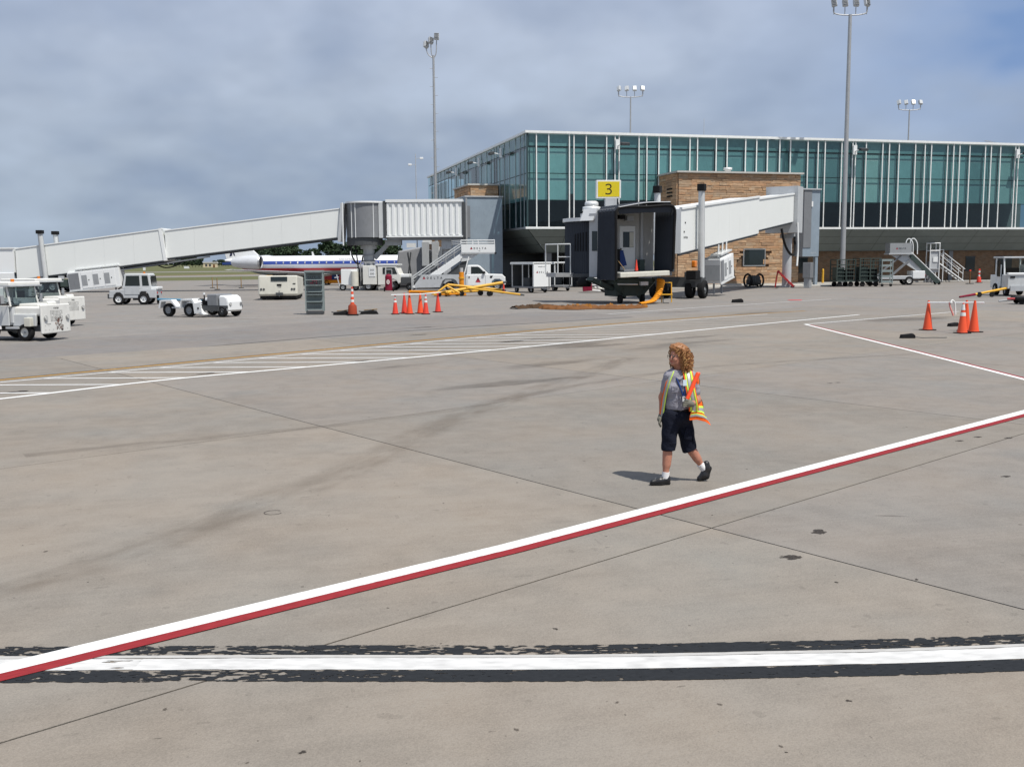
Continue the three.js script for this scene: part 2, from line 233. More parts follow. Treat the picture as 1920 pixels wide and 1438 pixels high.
ribbon('white_stand_line', [[-9, -49.3], [-1.38, -49.98], [5.16, -50.0], [11.28, -48.77], [17.24, -46.77]], -0.05, 0.05, 0.004, paintOld);
ribbon('white_stand_line', [[17.24, -46.77], [23.86, -51.1], [37.03, -58.54]], -0.06, 0.06, 0.004, paintW2, { curve: false });
ribbon('white_stand_line', [[37.03, -58.54], [40.4, -53.4], [44.02, -49.6]], -0.06, 0.06, 0.004, paintG, { curve: false });
ribbon('white_corner_line', [[14.6, -13.2], [16.18, -18.12], [18.16, -24.38], [21.82, -36.35]], -0.07, 0.07, 0.004, paintW, { curve: false });
ribbon('red_corner_line', [[14.6, -13.2], [16.18, -18.12], [18.16, -24.38], [21.72, -36.0]], -0.16, -0.072, 0.004, paintR, { curve: false });
ribbon('white_corner_line', [[21.82, -36.35], [25.84, -38.34], [33.91, -42.39]], -0.06, 0.06, 0.004, paintW2, { curve: false });
sheet('red_paint_mark', [[33.6, -58.2], [34.2, -58.9], [34.9, -58.6], [34.3, -57.6]], 0.004, mat([0.55, 0.08, 0.09], 0.8));
// oil and rubber stains: matter soaked into the concrete, each with its own ragged outline
function blot(seed, k, soft = 0.12) { return tex(128, 128, (u, v) => { const x = u * 2 - 1, y = v * 2 - 1, r = Math.hypot(x, y) + (fbm(u * 5 + seed, v * 5, 64, 4, seed) - 0.5) * 1.0; const a = smooth(0.62, 0.62 - soft, r) * k * (0.55 + fbm(u * 14, v * 14, 64, 3, seed + 5) * 0.9); return [1, 1, 1, a]; }); }
const blots = [1, 2, 3, 4].map(s => mat([0.045, 0.038, 0.033], 0.75, 0, { map: blot(s * 7, 0.8), transparent: true })), faint = [5, 6, 7].map(s => mat([0.075, 0.062, 0.055], 0.9, 0, { map: blot(s * 7, 0.24, 0.55), transparent: true }));
const specks = mat([0.09, 0.075, 0.062], 0.85, 0, { map: blot(23, 0.6, 0.4), transparent: true });
let stainLift = 0;
function stain(x, z, w, d, ry, m) { const g = new THREE.PlaneGeometry(w, d); g.rotateX(-Math.PI / 2); const o = new THREE.Mesh(g, m); stainLift = (stainLift + 1) % 9; o.position.set(x, 0.0012 + stainLift * 0.0002, z); o.rotation.y = ry; o.receiveShadow = true; return structure(o, 'ground_stain'); }
stain(5.26, -8.42, 0.30, 0.20, 0.4, blots[0]); stain(4.56, -7.75, 0.34, 0.22, 0.2, blots[1]); stain(6.3, -8.75, 0.5, 0.12, -0.3, faint[0]);
for (const [x, z, w, d, k] of [[8.24, -31.84, 3.4, 1.2, 1], [9.6, -32.6, 4.5, 1.6, 0], [-1.0, -24.9, 1.6, 0.5, 2], [-5.1, -22.7, 1.1, 0.5, 1], [5.97, -36.03, 2.2, 0.9, 2], [6.86, -40.1, 3.0, 1.0, 0], [4.5, -40.8, 2.4, 0.7, 1], [2.9, -26.9, 1.6, 0.5, 0], [9.5, -30.0, 8, 2.8, 2], [12.8, -29.0, 9, 3.4, 1], [10.5, -29.5, 5, 1.6, 0], [7.2, -24.5, 7, 2.2, 2], [5.6, -21.0, 6, 1.6, 0], [14.5, -31.5, 6, 1.6, 2], [3.6, -25.2, 4, 1.2, 1], [-6.5, -27.0, 2.2, 0.6, 2], [28, -38, 9, 4, 0], [30, -33, 8, 3, 1], [24, -45, 8, 2, 2], [21.5, -47.5, 6, 1.4, 0]]) stain(x, z, w, d, 0.45, faint[k]);
for (const [x, z, w, d] of [[-4.55, -22.75, 0.7, 0.35], [8.5, -31.95, 1.7, 0.45], [6.1, -36.1, 1.3, 0.3], [7.0, -40.2, 1.4, 0.32], [3.0, -27.0, 0.9, 0.25], [-0.9, -25.1, 0.8, 0.22]]) stain(x, z, w, d, 0.45, blots[2]);
{ // wide faint rubber track and the scuff ring
  const track = tex(512, 64, (u, v, i, j) => { const a = fbm(u * 20, v * 5, 1280, 4, 91), e = smooth(0, 0.35, Math.min(v, 1 - v)); return [1, 1, 1, clamp((a - 0.15) * 0.8) * e * 0.42]; }, { rx: 0.1 });
  ribbon('tyre_track', [[-3.6, -7.9], [-1.98, -8.73], [-1.05, -9.66], [0.05, -11.15], [1.08, -12.5], [2.75, -15.5], [4.94, -18.7], [7.67, -22.21], [10, -25.5]], -0.46, 0.40, 0.0008, mat([0.135, 0.10, 0.072], 0.95, 0, { map: track, transparent: true }));
  ribbon('tyre_track', [[-3.0, -15.0], [2.75, -17.0], [7, -20.3], [11, -22.6], [18, -24]], -0.25, 0.2, 0.0006, mat([0.12, 0.10, 0.085], 0.95, 0, { map: track, transparent: true }));
  const R = rng(77); for (let k = 0; k < 60; k++) { const a = 4.8 + R() * R() * 17, b = (R() - 0.45) * a * 1.15, x = 0.2554 * a + 0.9668 * b, z = -0.9668 * a + 0.2554 * b, s = 0.016 + R() * R() * 0.05; stain(x, z, s * 1.6, s, R() * 3, k % 3 ? specks : blots[k % 4]); }
  for (const [a, b] of [[9.9, 5.6], [10.2, 5.7], [11.9, 5.9], [14.3, 6.4], [14.6, 6.8], [14.5, 7.2], [16.5, 8.6], [16.7, 8.9], [16.9, 9.3], [21.2, 6.7], [21.3, 6.9]]) stain(0.2554 * a + 0.9668 * b, -0.9668 * a + 0.2554 * b, 0.24, 0.12, 0.3, blots[1]);
  const ring = new THREE.Mesh(new THREE.RingGeometry(0.088, 0.097, 28, 1, 0.6, 5.2), mat([0.06, 0.05, 0.05], 0.9)); ring.rotation.x = -Math.PI / 2; ring.position.set(0.22, 0.003, -10.70); structure(ring, 'ground_stain');
}

// ---------------------------------------------------------------- terminal building (front along x at z = -94, side along z at x = 26.47)
const FX = 26.47, FZ = -94, rowsY = [5.86, 8.36, 10.9, 13.42, 14.62];
const fins = [27.39, 28.61, 30.67, 31.13, 32.37, 34.44, 35.31, 35.73, 37.78, 38.61, 39.87, 41.09, 43.16, 43.97, 45.99, 47.19, 49.2, 50.42, 51.64, 53.01, 54.22, 56.19, 57.37, 58.17, 60.1, 61.38, 61.71, 62.95, 64.92, 65.71, 66.87, 68.85, 70.02, 70.8, 72.79, 73.55, 74.3, 75.55, 77.51, 78.25, 79.43, 81.35, 81.76, 83.9, 85.2, 87.4, 88.6];
const sideFins = [95, 96.32, 98.14, 100.51, 102.49, 104.54, 105.86, 106.93, 108.31, 110.3, 112.95, 115.73, 119.64, 121.6, 124.17, 126.74, 129.81, 131.8, 134.27, 137.0, 139.03, 143.64];
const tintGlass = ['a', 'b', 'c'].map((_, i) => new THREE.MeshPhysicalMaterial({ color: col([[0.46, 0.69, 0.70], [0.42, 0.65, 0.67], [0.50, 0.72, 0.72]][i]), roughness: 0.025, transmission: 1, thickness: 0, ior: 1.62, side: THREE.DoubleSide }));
const shadeTintGlass = new THREE.MeshPhysicalMaterial({ color: col([0.27, 0.44, 0.48]), roughness: 0.02, transmission: 1, thickness: 0, ior: 1.5, side: THREE.DoubleSide });  // tint deepened to imitate unlit rooms behind the bottom row
const blindMats = [[0.60, 0.63, 0.62], [0.53, 0.56, 0.55], [0.43, 0.46, 0.46], [0.33, 0.36, 0.36]].map(c => mat(c, 0.9)), finMat = mat([0.80, 0.82, 0.81], 0.4), shadedFin = mat([0.40, 0.43, 0.44], 0.4, 0.3), gasket = mat([0.02, 0.035, 0.038], 0.6), roofMat = mat([0.34, 0.34, 0.33], 0.9);
const T = thing('terminal_building', 'long two storey terminal clad in teal glass with thin white mullions', 'building', [0, 0, 0]);
{
  const R = rng(12);
  const cols = [FX + 0.12, ...fins];
  for (let i = 0; i < cols.length - 1; i++) {
    const a = cols[i] + 0.02, b = cols[i + 1] - 0.02, w = b - a, x = (a + b) / 2, gm = tintGlass[Math.floor(R() * 3)];
    for (let k = 0; k < 4; k++) if (w > 0.1) { const h = rowsY[k + 1] - rowsY[k] - 0.07, o = part(T, 'window_pane', new THREE.PlaneGeometry(w, h), k === 0 ? shadeTintGlass : gm); o.position.set(x, rowsY[k] + 0.035 + h / 2, FZ + (R() - 0.5) * 0.006); o.rotation.set((R() - 0.5) * 0.016, (R() - 0.5) * 0.016, 0); }
    if (w > 0.12) { const lo = R() < 0.12 ? 8.42 + R() * 1.0 : 8.44, q = x < 42 ? Math.floor(R() * 2) : x < 57 ? 1 + Math.floor(R() * 2) : 1 + Math.floor(R() * 3), bm = blindMats[q], g = w > 0.8 ? 0.03 + R() * 0.05 : 0.01; box(T, 'roller_blind', bm, [w - 2 * g, 13.34 - lo, 0.012], [x, lo, FZ - 0.30]); box(T, 'spandrel_panel', blindMats[Math.min(3, q + 1)], [w - 0.02, 1.1, 0.02], [x, 13.46, FZ - 0.22]); }
  }
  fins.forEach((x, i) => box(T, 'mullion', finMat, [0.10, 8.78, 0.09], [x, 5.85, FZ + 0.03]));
  for (const y of rowsY.slice(1, 4)) box(T, 'transom', gasket, [62.4, 0.075, 0.06], [FX + 31.3, y - 0.037, FZ - 0.045]);
  const sc = [94.06, ...sideFins, 146.8];
  for (let i = 0; i < sc.length - 1; i++) {
    const a = sc[i] + 0.02, b = sc[i + 1] - 0.02, w = b - a, z = -(a + b) / 2, gm = tintGlass[Math.floor(R() * 3)];
    for (let k = 0; k < 4; k++) { const h = rowsY[k + 1] - rowsY[k] - 0.07, o = part(T, 'window_pane', new THREE.PlaneGeometry(w, h), k === 0 ? shadeTintGlass : gm); o.position.set(FX + (R() - 0.5) * 0.006, rowsY[k] + 0.035 + h / 2, z); o.rotation.set(0, -Math.PI / 2 + (R() - 0.5) * 0.01, (R() - 0.5) * 0.006); }
    if (R() < 0.9) box(T, 'roller_blind', blindMats[Math.floor(R() * 4)], [0.012, 4.85, w - 0.1], [FX + 0.35, 8.44, z]); box(T, 'spandrel_panel', blindMats[3], [0.02, 1.1, w - 0.04], [FX + 0.25, 13.46, z]);
  }
  for (const z of sideFins) box(T, 'mullion', shadedFin, [0.07, 8.78, 0.05], [FX - 0.02, 5.85, -z]);  // same aluminium as the front, greyed in colour for this side's shade
  for (const y of rowsY.slice(1, 4)) box(T, 'transom', gasket, [0.06, 0.075, 52.2], [FX + 0.045, y - 0.037, FZ - 26.4]);
  box(T, 'corner_post', mat([0.03, 0.06, 0.065], 0.35), [0.16, 8.78, 0.16], [FX + 0.02, 5.85, FZ - 0.02]);
  box(T, 'roof_edge', finMat, [62.6, 0.22, 0.34], [FX + 31.1, 14.62, FZ + 0.02]); box(T, 'roof_edge', finMat, [0.34, 0.22, 52.6], [FX + 0.0, 14.62, FZ - 26.5]);
  box(T, 'roof', roofMat, [62, 0.25, 52], [FX + 31.3, 14.5, FZ - 26.4]);
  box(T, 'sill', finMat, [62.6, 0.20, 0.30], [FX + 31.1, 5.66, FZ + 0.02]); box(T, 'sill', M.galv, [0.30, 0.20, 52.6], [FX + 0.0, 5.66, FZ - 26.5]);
  box(T, 'upper_floor', M.inside, [61.6, 0.3, 51.6], [FX + 31.3, 5.45, FZ - 26.4]);
  box(T, 'inner_wall', M.inside, [60, 8.4, 0.2], [FX + 32, 5.9, FZ - 7]); box(T, 'inner_wall', M.inside, [0.2, 8.4, 44], [FX + 6, 5.9, FZ - 29.6]);
  // sloped underside in metal panels, then the recessed ground floor
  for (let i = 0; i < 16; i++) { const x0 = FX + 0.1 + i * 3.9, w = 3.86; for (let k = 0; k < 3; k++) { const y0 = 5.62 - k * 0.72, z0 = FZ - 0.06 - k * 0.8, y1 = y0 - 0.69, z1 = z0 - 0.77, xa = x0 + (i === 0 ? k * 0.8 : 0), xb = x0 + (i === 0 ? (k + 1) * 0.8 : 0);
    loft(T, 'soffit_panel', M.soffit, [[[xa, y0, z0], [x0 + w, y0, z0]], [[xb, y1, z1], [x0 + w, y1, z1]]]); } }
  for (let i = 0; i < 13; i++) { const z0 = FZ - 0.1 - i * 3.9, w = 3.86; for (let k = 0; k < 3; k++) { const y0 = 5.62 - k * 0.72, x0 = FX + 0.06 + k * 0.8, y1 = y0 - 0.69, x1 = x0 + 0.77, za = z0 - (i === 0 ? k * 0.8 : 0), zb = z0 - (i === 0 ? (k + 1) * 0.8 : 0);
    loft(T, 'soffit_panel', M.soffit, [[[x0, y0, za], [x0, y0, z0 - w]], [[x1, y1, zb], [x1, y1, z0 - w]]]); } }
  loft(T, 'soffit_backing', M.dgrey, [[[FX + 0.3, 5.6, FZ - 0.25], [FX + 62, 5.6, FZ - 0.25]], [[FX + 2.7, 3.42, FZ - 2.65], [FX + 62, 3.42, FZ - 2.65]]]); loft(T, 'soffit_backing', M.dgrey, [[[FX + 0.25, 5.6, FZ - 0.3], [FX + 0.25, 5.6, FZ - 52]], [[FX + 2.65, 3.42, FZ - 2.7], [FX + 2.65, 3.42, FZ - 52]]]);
  box(T, 'ground_floor_wall', M.stoneDark, [46, 3.5, 0.4], [65.5, 0, FZ - 3.1]);  // shade under the overhang put into a darker stone colour
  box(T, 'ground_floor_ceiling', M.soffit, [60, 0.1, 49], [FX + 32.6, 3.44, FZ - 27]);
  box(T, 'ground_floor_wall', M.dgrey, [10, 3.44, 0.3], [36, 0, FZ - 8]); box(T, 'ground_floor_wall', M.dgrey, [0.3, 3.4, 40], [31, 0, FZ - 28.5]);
  for (const [x, z] of [[29.4, -97.0], [35.5, -97.2]]) box(T, 'column', M.mgrey, [0.6, 3.44, 0.6], [x, 0, z]);
  for (const [x, w] of [[57.5, 1.5], [78.6, 1.2], [83, 2.2]]) { const d = box(T, 'window', M.winGlass, [w, 1.5, 0.08], [x, 1.2, FZ - 2.88]); const f = box(d, 'frame', M.dgrey, [w + 0.14, 0.08, 0.1], [0, 0.75, 0]); box(d, 'frame', M.dgrey, [w + 0.14, 0.08, 0.1], [0, -0.83, 0]); }
  box(T, 'door', M.mgrey, [1.1, 2.2, 0.08], [73.6, 0.02, FZ - 2.88]); box(T, 'plinth', M.cap, [44, 0.16, 0.5], [66.5, 0, FZ - 2.6]);
  box(T, 'wall_stripe', M.mgrey, [0.5, 3.4, 0.12], [76, 0, FZ - 2.84]);
}
// floodlights bracketed to the glass
function facadeLight(x, z, side, where) { const t = thing('wall_floodlight', `dark wall floodlight on white bracket, ${where}`, 'floodlight', [x, 13.35, z], side ? Math.PI / 2 : 0, 'wall floodlights on the terminal glass');
  box(t, 'bracket', M.white, [0.42, 0.95, 0.12], [0, -0.1, 0.1 * (side ? -1 : 1)]); const s = side ? -1 : 1; bar(t, 'arm', M.white, [0, 0.25, 0.14 * s], [0.25, 0.35, 0.8 * s], 0.06); box(t, 'lamp_head', M.dgrey, [0.85, 0.28, 0.5], [0.4, 0.2, 1.0 * s], { rx: 0.2 * s, r: 0.04 }); }
facadeLight(35.52, FZ + 0.08, false, 'first along the sunlit front from the glass corner'); facadeLight(61.55, FZ + 0.08, false, 'behind the tall light mast'); facadeLight(81.55, FZ + 0.08, false, 'on the front farthest from the glass corner');
facadeLight(FX - 0.08, -103.4, true, 'on the shaded side beside the glass corner'); facadeLight(FX - 0.08, -113.5, true, 'on the shaded side above the stone block'); facadeLight(FX - 0.08, -126, true, 'on the shaded side near the ladder mast');
for (const [x, z, h, n] of [[47.5, -100, 2.6, 'over the stone gate block'], [57, -112, 1.9, 'behind the roof edge'], [72, -112, 3.2, 'beside the far light mast']]) { const t = thing('roof_antenna', `thin whip antenna on the terminal roof ${n}`, 'antenna', [x, 14.75, z], 0); bar(t, 'whip', M.lgrey, [0, 0, 0], [0, h, 0], 0.035, 0.02, 6); box(t, 'foot', M.grey, [0.4, 0.3, 0.4], [0, 0, 0]); }
{ const t = thing('television_antenna', 'comb shaped television antenna on the far terminal roof', 'antenna', [96, 14.75, -115], 0.3); bar(t, 'post', M.lgrey, [0, -0.5, 0], [0, 2.9, 0], 0.05, 0.04, 6); bar(t, 'boom', M.lgrey, [-1.8, 3.0, 0], [1.8, 2.7, 0], 0.035); for (let k = -4; k < 5; k++) bar(t, 'element', M.lgrey, [k * 0.42, 2.85 - k * 0.035, -0.5], [k * 0.42, 2.85 - k * 0.035, 0.5], 0.014, 0.014, 5); }

// stone blocks: every stone of the courses is a piece of its own
const stoneCols = [[0.52, 0.335, 0.200], [0.46, 0.295, 0.176], [0.55, 0.375, 0.238], [0.40, 0.262, 0.166], [0.51, 0.310, 0.182], [0.47, 0.335, 0.222]].map(c => mat(c, 0.92, 0, { map: stoneMap }));
const stoneMixed = mat([1, 1, 1], 0.92, 0, { map: stoneMap, vertexColors: true });
const stoneGeos = Array.from({ length: 8 }, (_, k) => { const g = muv(new THREE.BoxGeometry(1, 1, 1)); const uv = g.attributes.uv; for (let i = 0; i < uv.count; i++) uv.setXY(i, uv.getX(i) * 0.8 + k * 0.37, uv.getY(i) * 0.3 + k * 0.23); return g; });
function course(t, R, along, from, to, fixed, y0, y1, hMin, hMax, lMin, lMax, skip, most = 300, ret = []) {   // lays stones along x or z on one face
  const rest = []; let y = y0, n = 0;
  while (y < y1 - 0.05) { let h = Math.min(hMin + R() * (hMax - hMin), y1 - y); if (y1 - y - h < 0.08) h = y1 - y; let s = from - R() * 0.3;
    while (s < to) { let l = lMin + R() * (lMax - lMin), a = Math.max(s, from), b = Math.min(s + l, to); s += l; if (b - a < 0.06) continue; const c = (a + b) / 2, cy = y + h / 2; if (skip && skip(c, cy)) continue;
      const d = 0.12 + R() * 0.05, g = stoneGeos[Math.floor(R() * 8)], m = stoneCols[Math.floor(R() * 6)], sz = [b - a - 0.018, h - 0.018, d], ps = along === 'x' ? [c, cy, fixed + d / 2] : [fixed - d / 2, cy, c];
      if (n++ < most) { const o = new THREE.Mesh(g, m); o.name = 'stone'; o.scale.set(...(along === 'x' ? sz : [sz[2], sz[1], sz[0]])); o.position.set(...ps); t.add(o); } else { const q = g.clone(), cc = m.color, va = new Float32Array(q.attributes.position.count * 3); for (let i = 0; i < va.length; i += 3) { va[i] = cc.r; va[i + 1] = cc.g; va[i + 2] = cc.b; } q.setAttribute('color', new THREE.BufferAttribute(va, 3)); q.scale(...(along === 'x' ? sz : [sz[2], sz[1], sz[0]])); q.translate(...ps); rest.push(q); } }
    y += h; }
  if (rest.length) { const o = new THREE.Mesh(mergeGeometries(rest), stoneMixed); o.name = 'stonework'; o.userData.kind = 'stuff'; t.add(o); }
}
const S3 = thing('stone_gate_block', 'tan ledgestone block behind the white bridge of gate three', 'building', [0, 0, 0]);
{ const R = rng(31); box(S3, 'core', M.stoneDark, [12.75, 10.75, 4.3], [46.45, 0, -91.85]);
  const win = (x, y) => x > 46.8 && x < 49.3 && y > 1.9 && y < 3.75;
  course(S3, R, 'x', 40.05, 52.85, -89.70, 5.2, 10.75, 0.15, 0.30, 0.5, 1.5, null, 150);
  course(S3, R, 'x', 40.05, 52.85, -89.70, 0.3, 5.2, 0.16, 0.32, 0.5, 1.5, win, 50);
  box(S3, 'coping', M.cap, [13.3, 0.16, 4.9], [46.4, 10.76, -91.7]);
  course(S3, R, 'z', -93.9, -89.7, 40.05, 5.5, 10.75, 0.22, 0.36, 0.7, 1.9, null, 60); course(S3, R, 'z', -93.9, -89.7, 40.05, 0.3, 5.5, 0.24, 0.42, 0.8, 2.0, null, 40);
  for (let k = 0; k < 3; k++) box(S3, 'vent_slot', M.black, [0.03, 0.14, 1.3], [39.87, 8.6 + k * 0.34, -91.3]);
  box(S3, 'footing', M.cap, [13.4, 0.3, 0.5], [46.5, 0, -89.5]); lathe(S3, 'roof_vent', M.alu, [[0.001, 0.55], [0.42, 0.5], [0.42, 0.3], [0.3, 0.28], [0.3, 0]], [45.8, 10.92, -91], 16);
  const w = box(S3, 'window', M.winGlass, [2.2, 1.5, 0.06], [48.05, 2.05, -89.58]); for (const [a, b, c, d] of [[0, 0.75, 2.36, 0.09], [0, -0.84, 2.36, 0.09]]) box(w, 'frame', M.grey, [c, d, 0.14], [a, b, 0]); for (const s of [-1, 1]) box(w, 'frame', M.grey, [0.08, 1.5, 0.14], [s * 1.14, -0.75, 0]);
}
const S2 = thing('stone_side_block', 'small tan stone block rising behind the corrugated walkway', 'building', [0, 0, 0]);
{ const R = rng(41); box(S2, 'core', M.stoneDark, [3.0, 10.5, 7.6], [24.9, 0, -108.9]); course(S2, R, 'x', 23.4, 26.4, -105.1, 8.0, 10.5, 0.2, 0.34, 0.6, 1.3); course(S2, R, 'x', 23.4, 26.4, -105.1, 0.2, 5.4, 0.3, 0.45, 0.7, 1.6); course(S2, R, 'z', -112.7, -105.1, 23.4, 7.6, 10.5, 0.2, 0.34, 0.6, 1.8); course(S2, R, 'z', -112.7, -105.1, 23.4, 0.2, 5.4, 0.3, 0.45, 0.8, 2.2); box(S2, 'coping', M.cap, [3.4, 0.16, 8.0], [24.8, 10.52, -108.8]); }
const S1 = thing('stone_side_block', 'low tan stone block glimpsed behind the ladder mast', 'building', [0, 0, 0]);
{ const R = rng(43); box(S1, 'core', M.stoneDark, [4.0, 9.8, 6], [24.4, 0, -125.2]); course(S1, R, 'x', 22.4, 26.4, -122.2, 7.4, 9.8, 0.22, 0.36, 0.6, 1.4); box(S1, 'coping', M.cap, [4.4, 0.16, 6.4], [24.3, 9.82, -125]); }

// ---------------------------------------------------------------- light masts
function mast(name, label, x, z, h, r0, r1, heads, { steps = false, turn = 0, tilt = 0.45 } = {}) {
  const t = thing(name, label, 'light mast', [x, 0, z], FACING, 'apron light masts');
  bar(t, 'pole', M.galv, [0, 0, 0], [0, h, 0], r0, r1, 16); cyl(t, 'base_plate', M.grey, r0 * 1.7, 0.12, [0, 0.06, 0]);
  const n = heads.length, half = (n - 1) * 0.42 + 0.1; if (!steps) { tube(t, 'crossarm', M.galv, [[-half - 0.25, h + 0.75, 0], [-half - 0.2, h + 0.2, 0], [-half + 0.25, h + 0.02, 0], [half - 0.25, h + 0.02, 0], [half + 0.2, h + 0.2, 0], [half + 0.25, h + 0.75, 0]], 0.06, 40); }
  heads.forEach((a, i) => { const x0 = steps ? [-0.75, -0.25, 0.35][i] : -half - 0.2 + i * (2 * half + 0.4) / (n - 1), y0 = steps ? h + [0.7, 1.1, 1.5][i] : h + 0.7; if (steps) tube(t, 'arm', M.galv, [[0, h - 0.3, 0], [x0 * 0.7, h + 0.1, 0], [x0, y0, 0]], 0.05, 10); else bar(t, 'stem', M.galv, [x0, h + 0.02, 0], [x0, y0, 0], 0.045);
    const g = new THREE.Group(); g.name = 'floodlight'; g.position.set(x0, y0 + 0.38, 0); g.rotation.set(-tilt, a, 0); t.add(g); box(g, 'housing', M.lgrey, [0.52, 0.68, 0.3], [0, -0.36, 0], { r: 0.05 }); box(g, 'lens', M.lamp, [0.44, 0.58, 0.03], [0, -0.30, -0.165]); for (let k = 0; k < 4; k++) box(g, 'fin', M.grey, [0.46, 0.03, 0.1], [0, -0.26 + k * 0.16, 0.19]); });
  if (steps) for (let y = 2.5, k = 0; y < h - 0.6; y += 0.9, k++) bar(t, 'step', M.galv, [0, y, 0], [k % 2 ? 0.42 : -0.42, y, 0.05], 0.022, 0.022, 5);
  return t;
}
mast('light_mast', 'tall smooth grey mast with four floodlights in front of the terminal', 57.0, -88.4, 25.7, 0.27, 0.16, [-0.35, -0.12, 0.12, 0.6]);
mast('light_mast', 'grey mast with climbing pegs and bunched floodlights beside the corrugated walkway', 19.8, -105.5, 23.6, 0.19, 0.11, [0.9, 0.6, 0.1], { steps: true });
mast('light_mast', 'slim mast with four floodlights behind the roof over the gate sign', 50.4, -128.4, 24.0, 0.15, 0.09, [2.2, 2.7, 3.14, 3.4]);
mast('light_mast', 'slim mast with four floodlights behind the roof beside the comb antenna', 94.2, -130.3, 23.9, 0.15, 0.09, [2.2, 2.7, 3.14, 3.4]);
{ const t = thing('camera_pole', 'very thin pole with small cameras beyond the long jet bridge', 'pole', [25.0, 0, -148.5], FACING); bar(t, 'pole', M.lgrey, [0, 0, 0], [0, 18.2, 0], 0.10, 0.05, 8); for (const [y, s] of [[16.6, -1], [17.5, 1]]) { bar(t, 'arm', M.lgrey, [0, y, 0], [s * 0.8, y + 0.1, 0], 0.03); box(t, 'camera', M.white, [0.5, 0.3, 0.3], [s * 0.85, y - 0.1, 0], { r: 0.05 }); } }

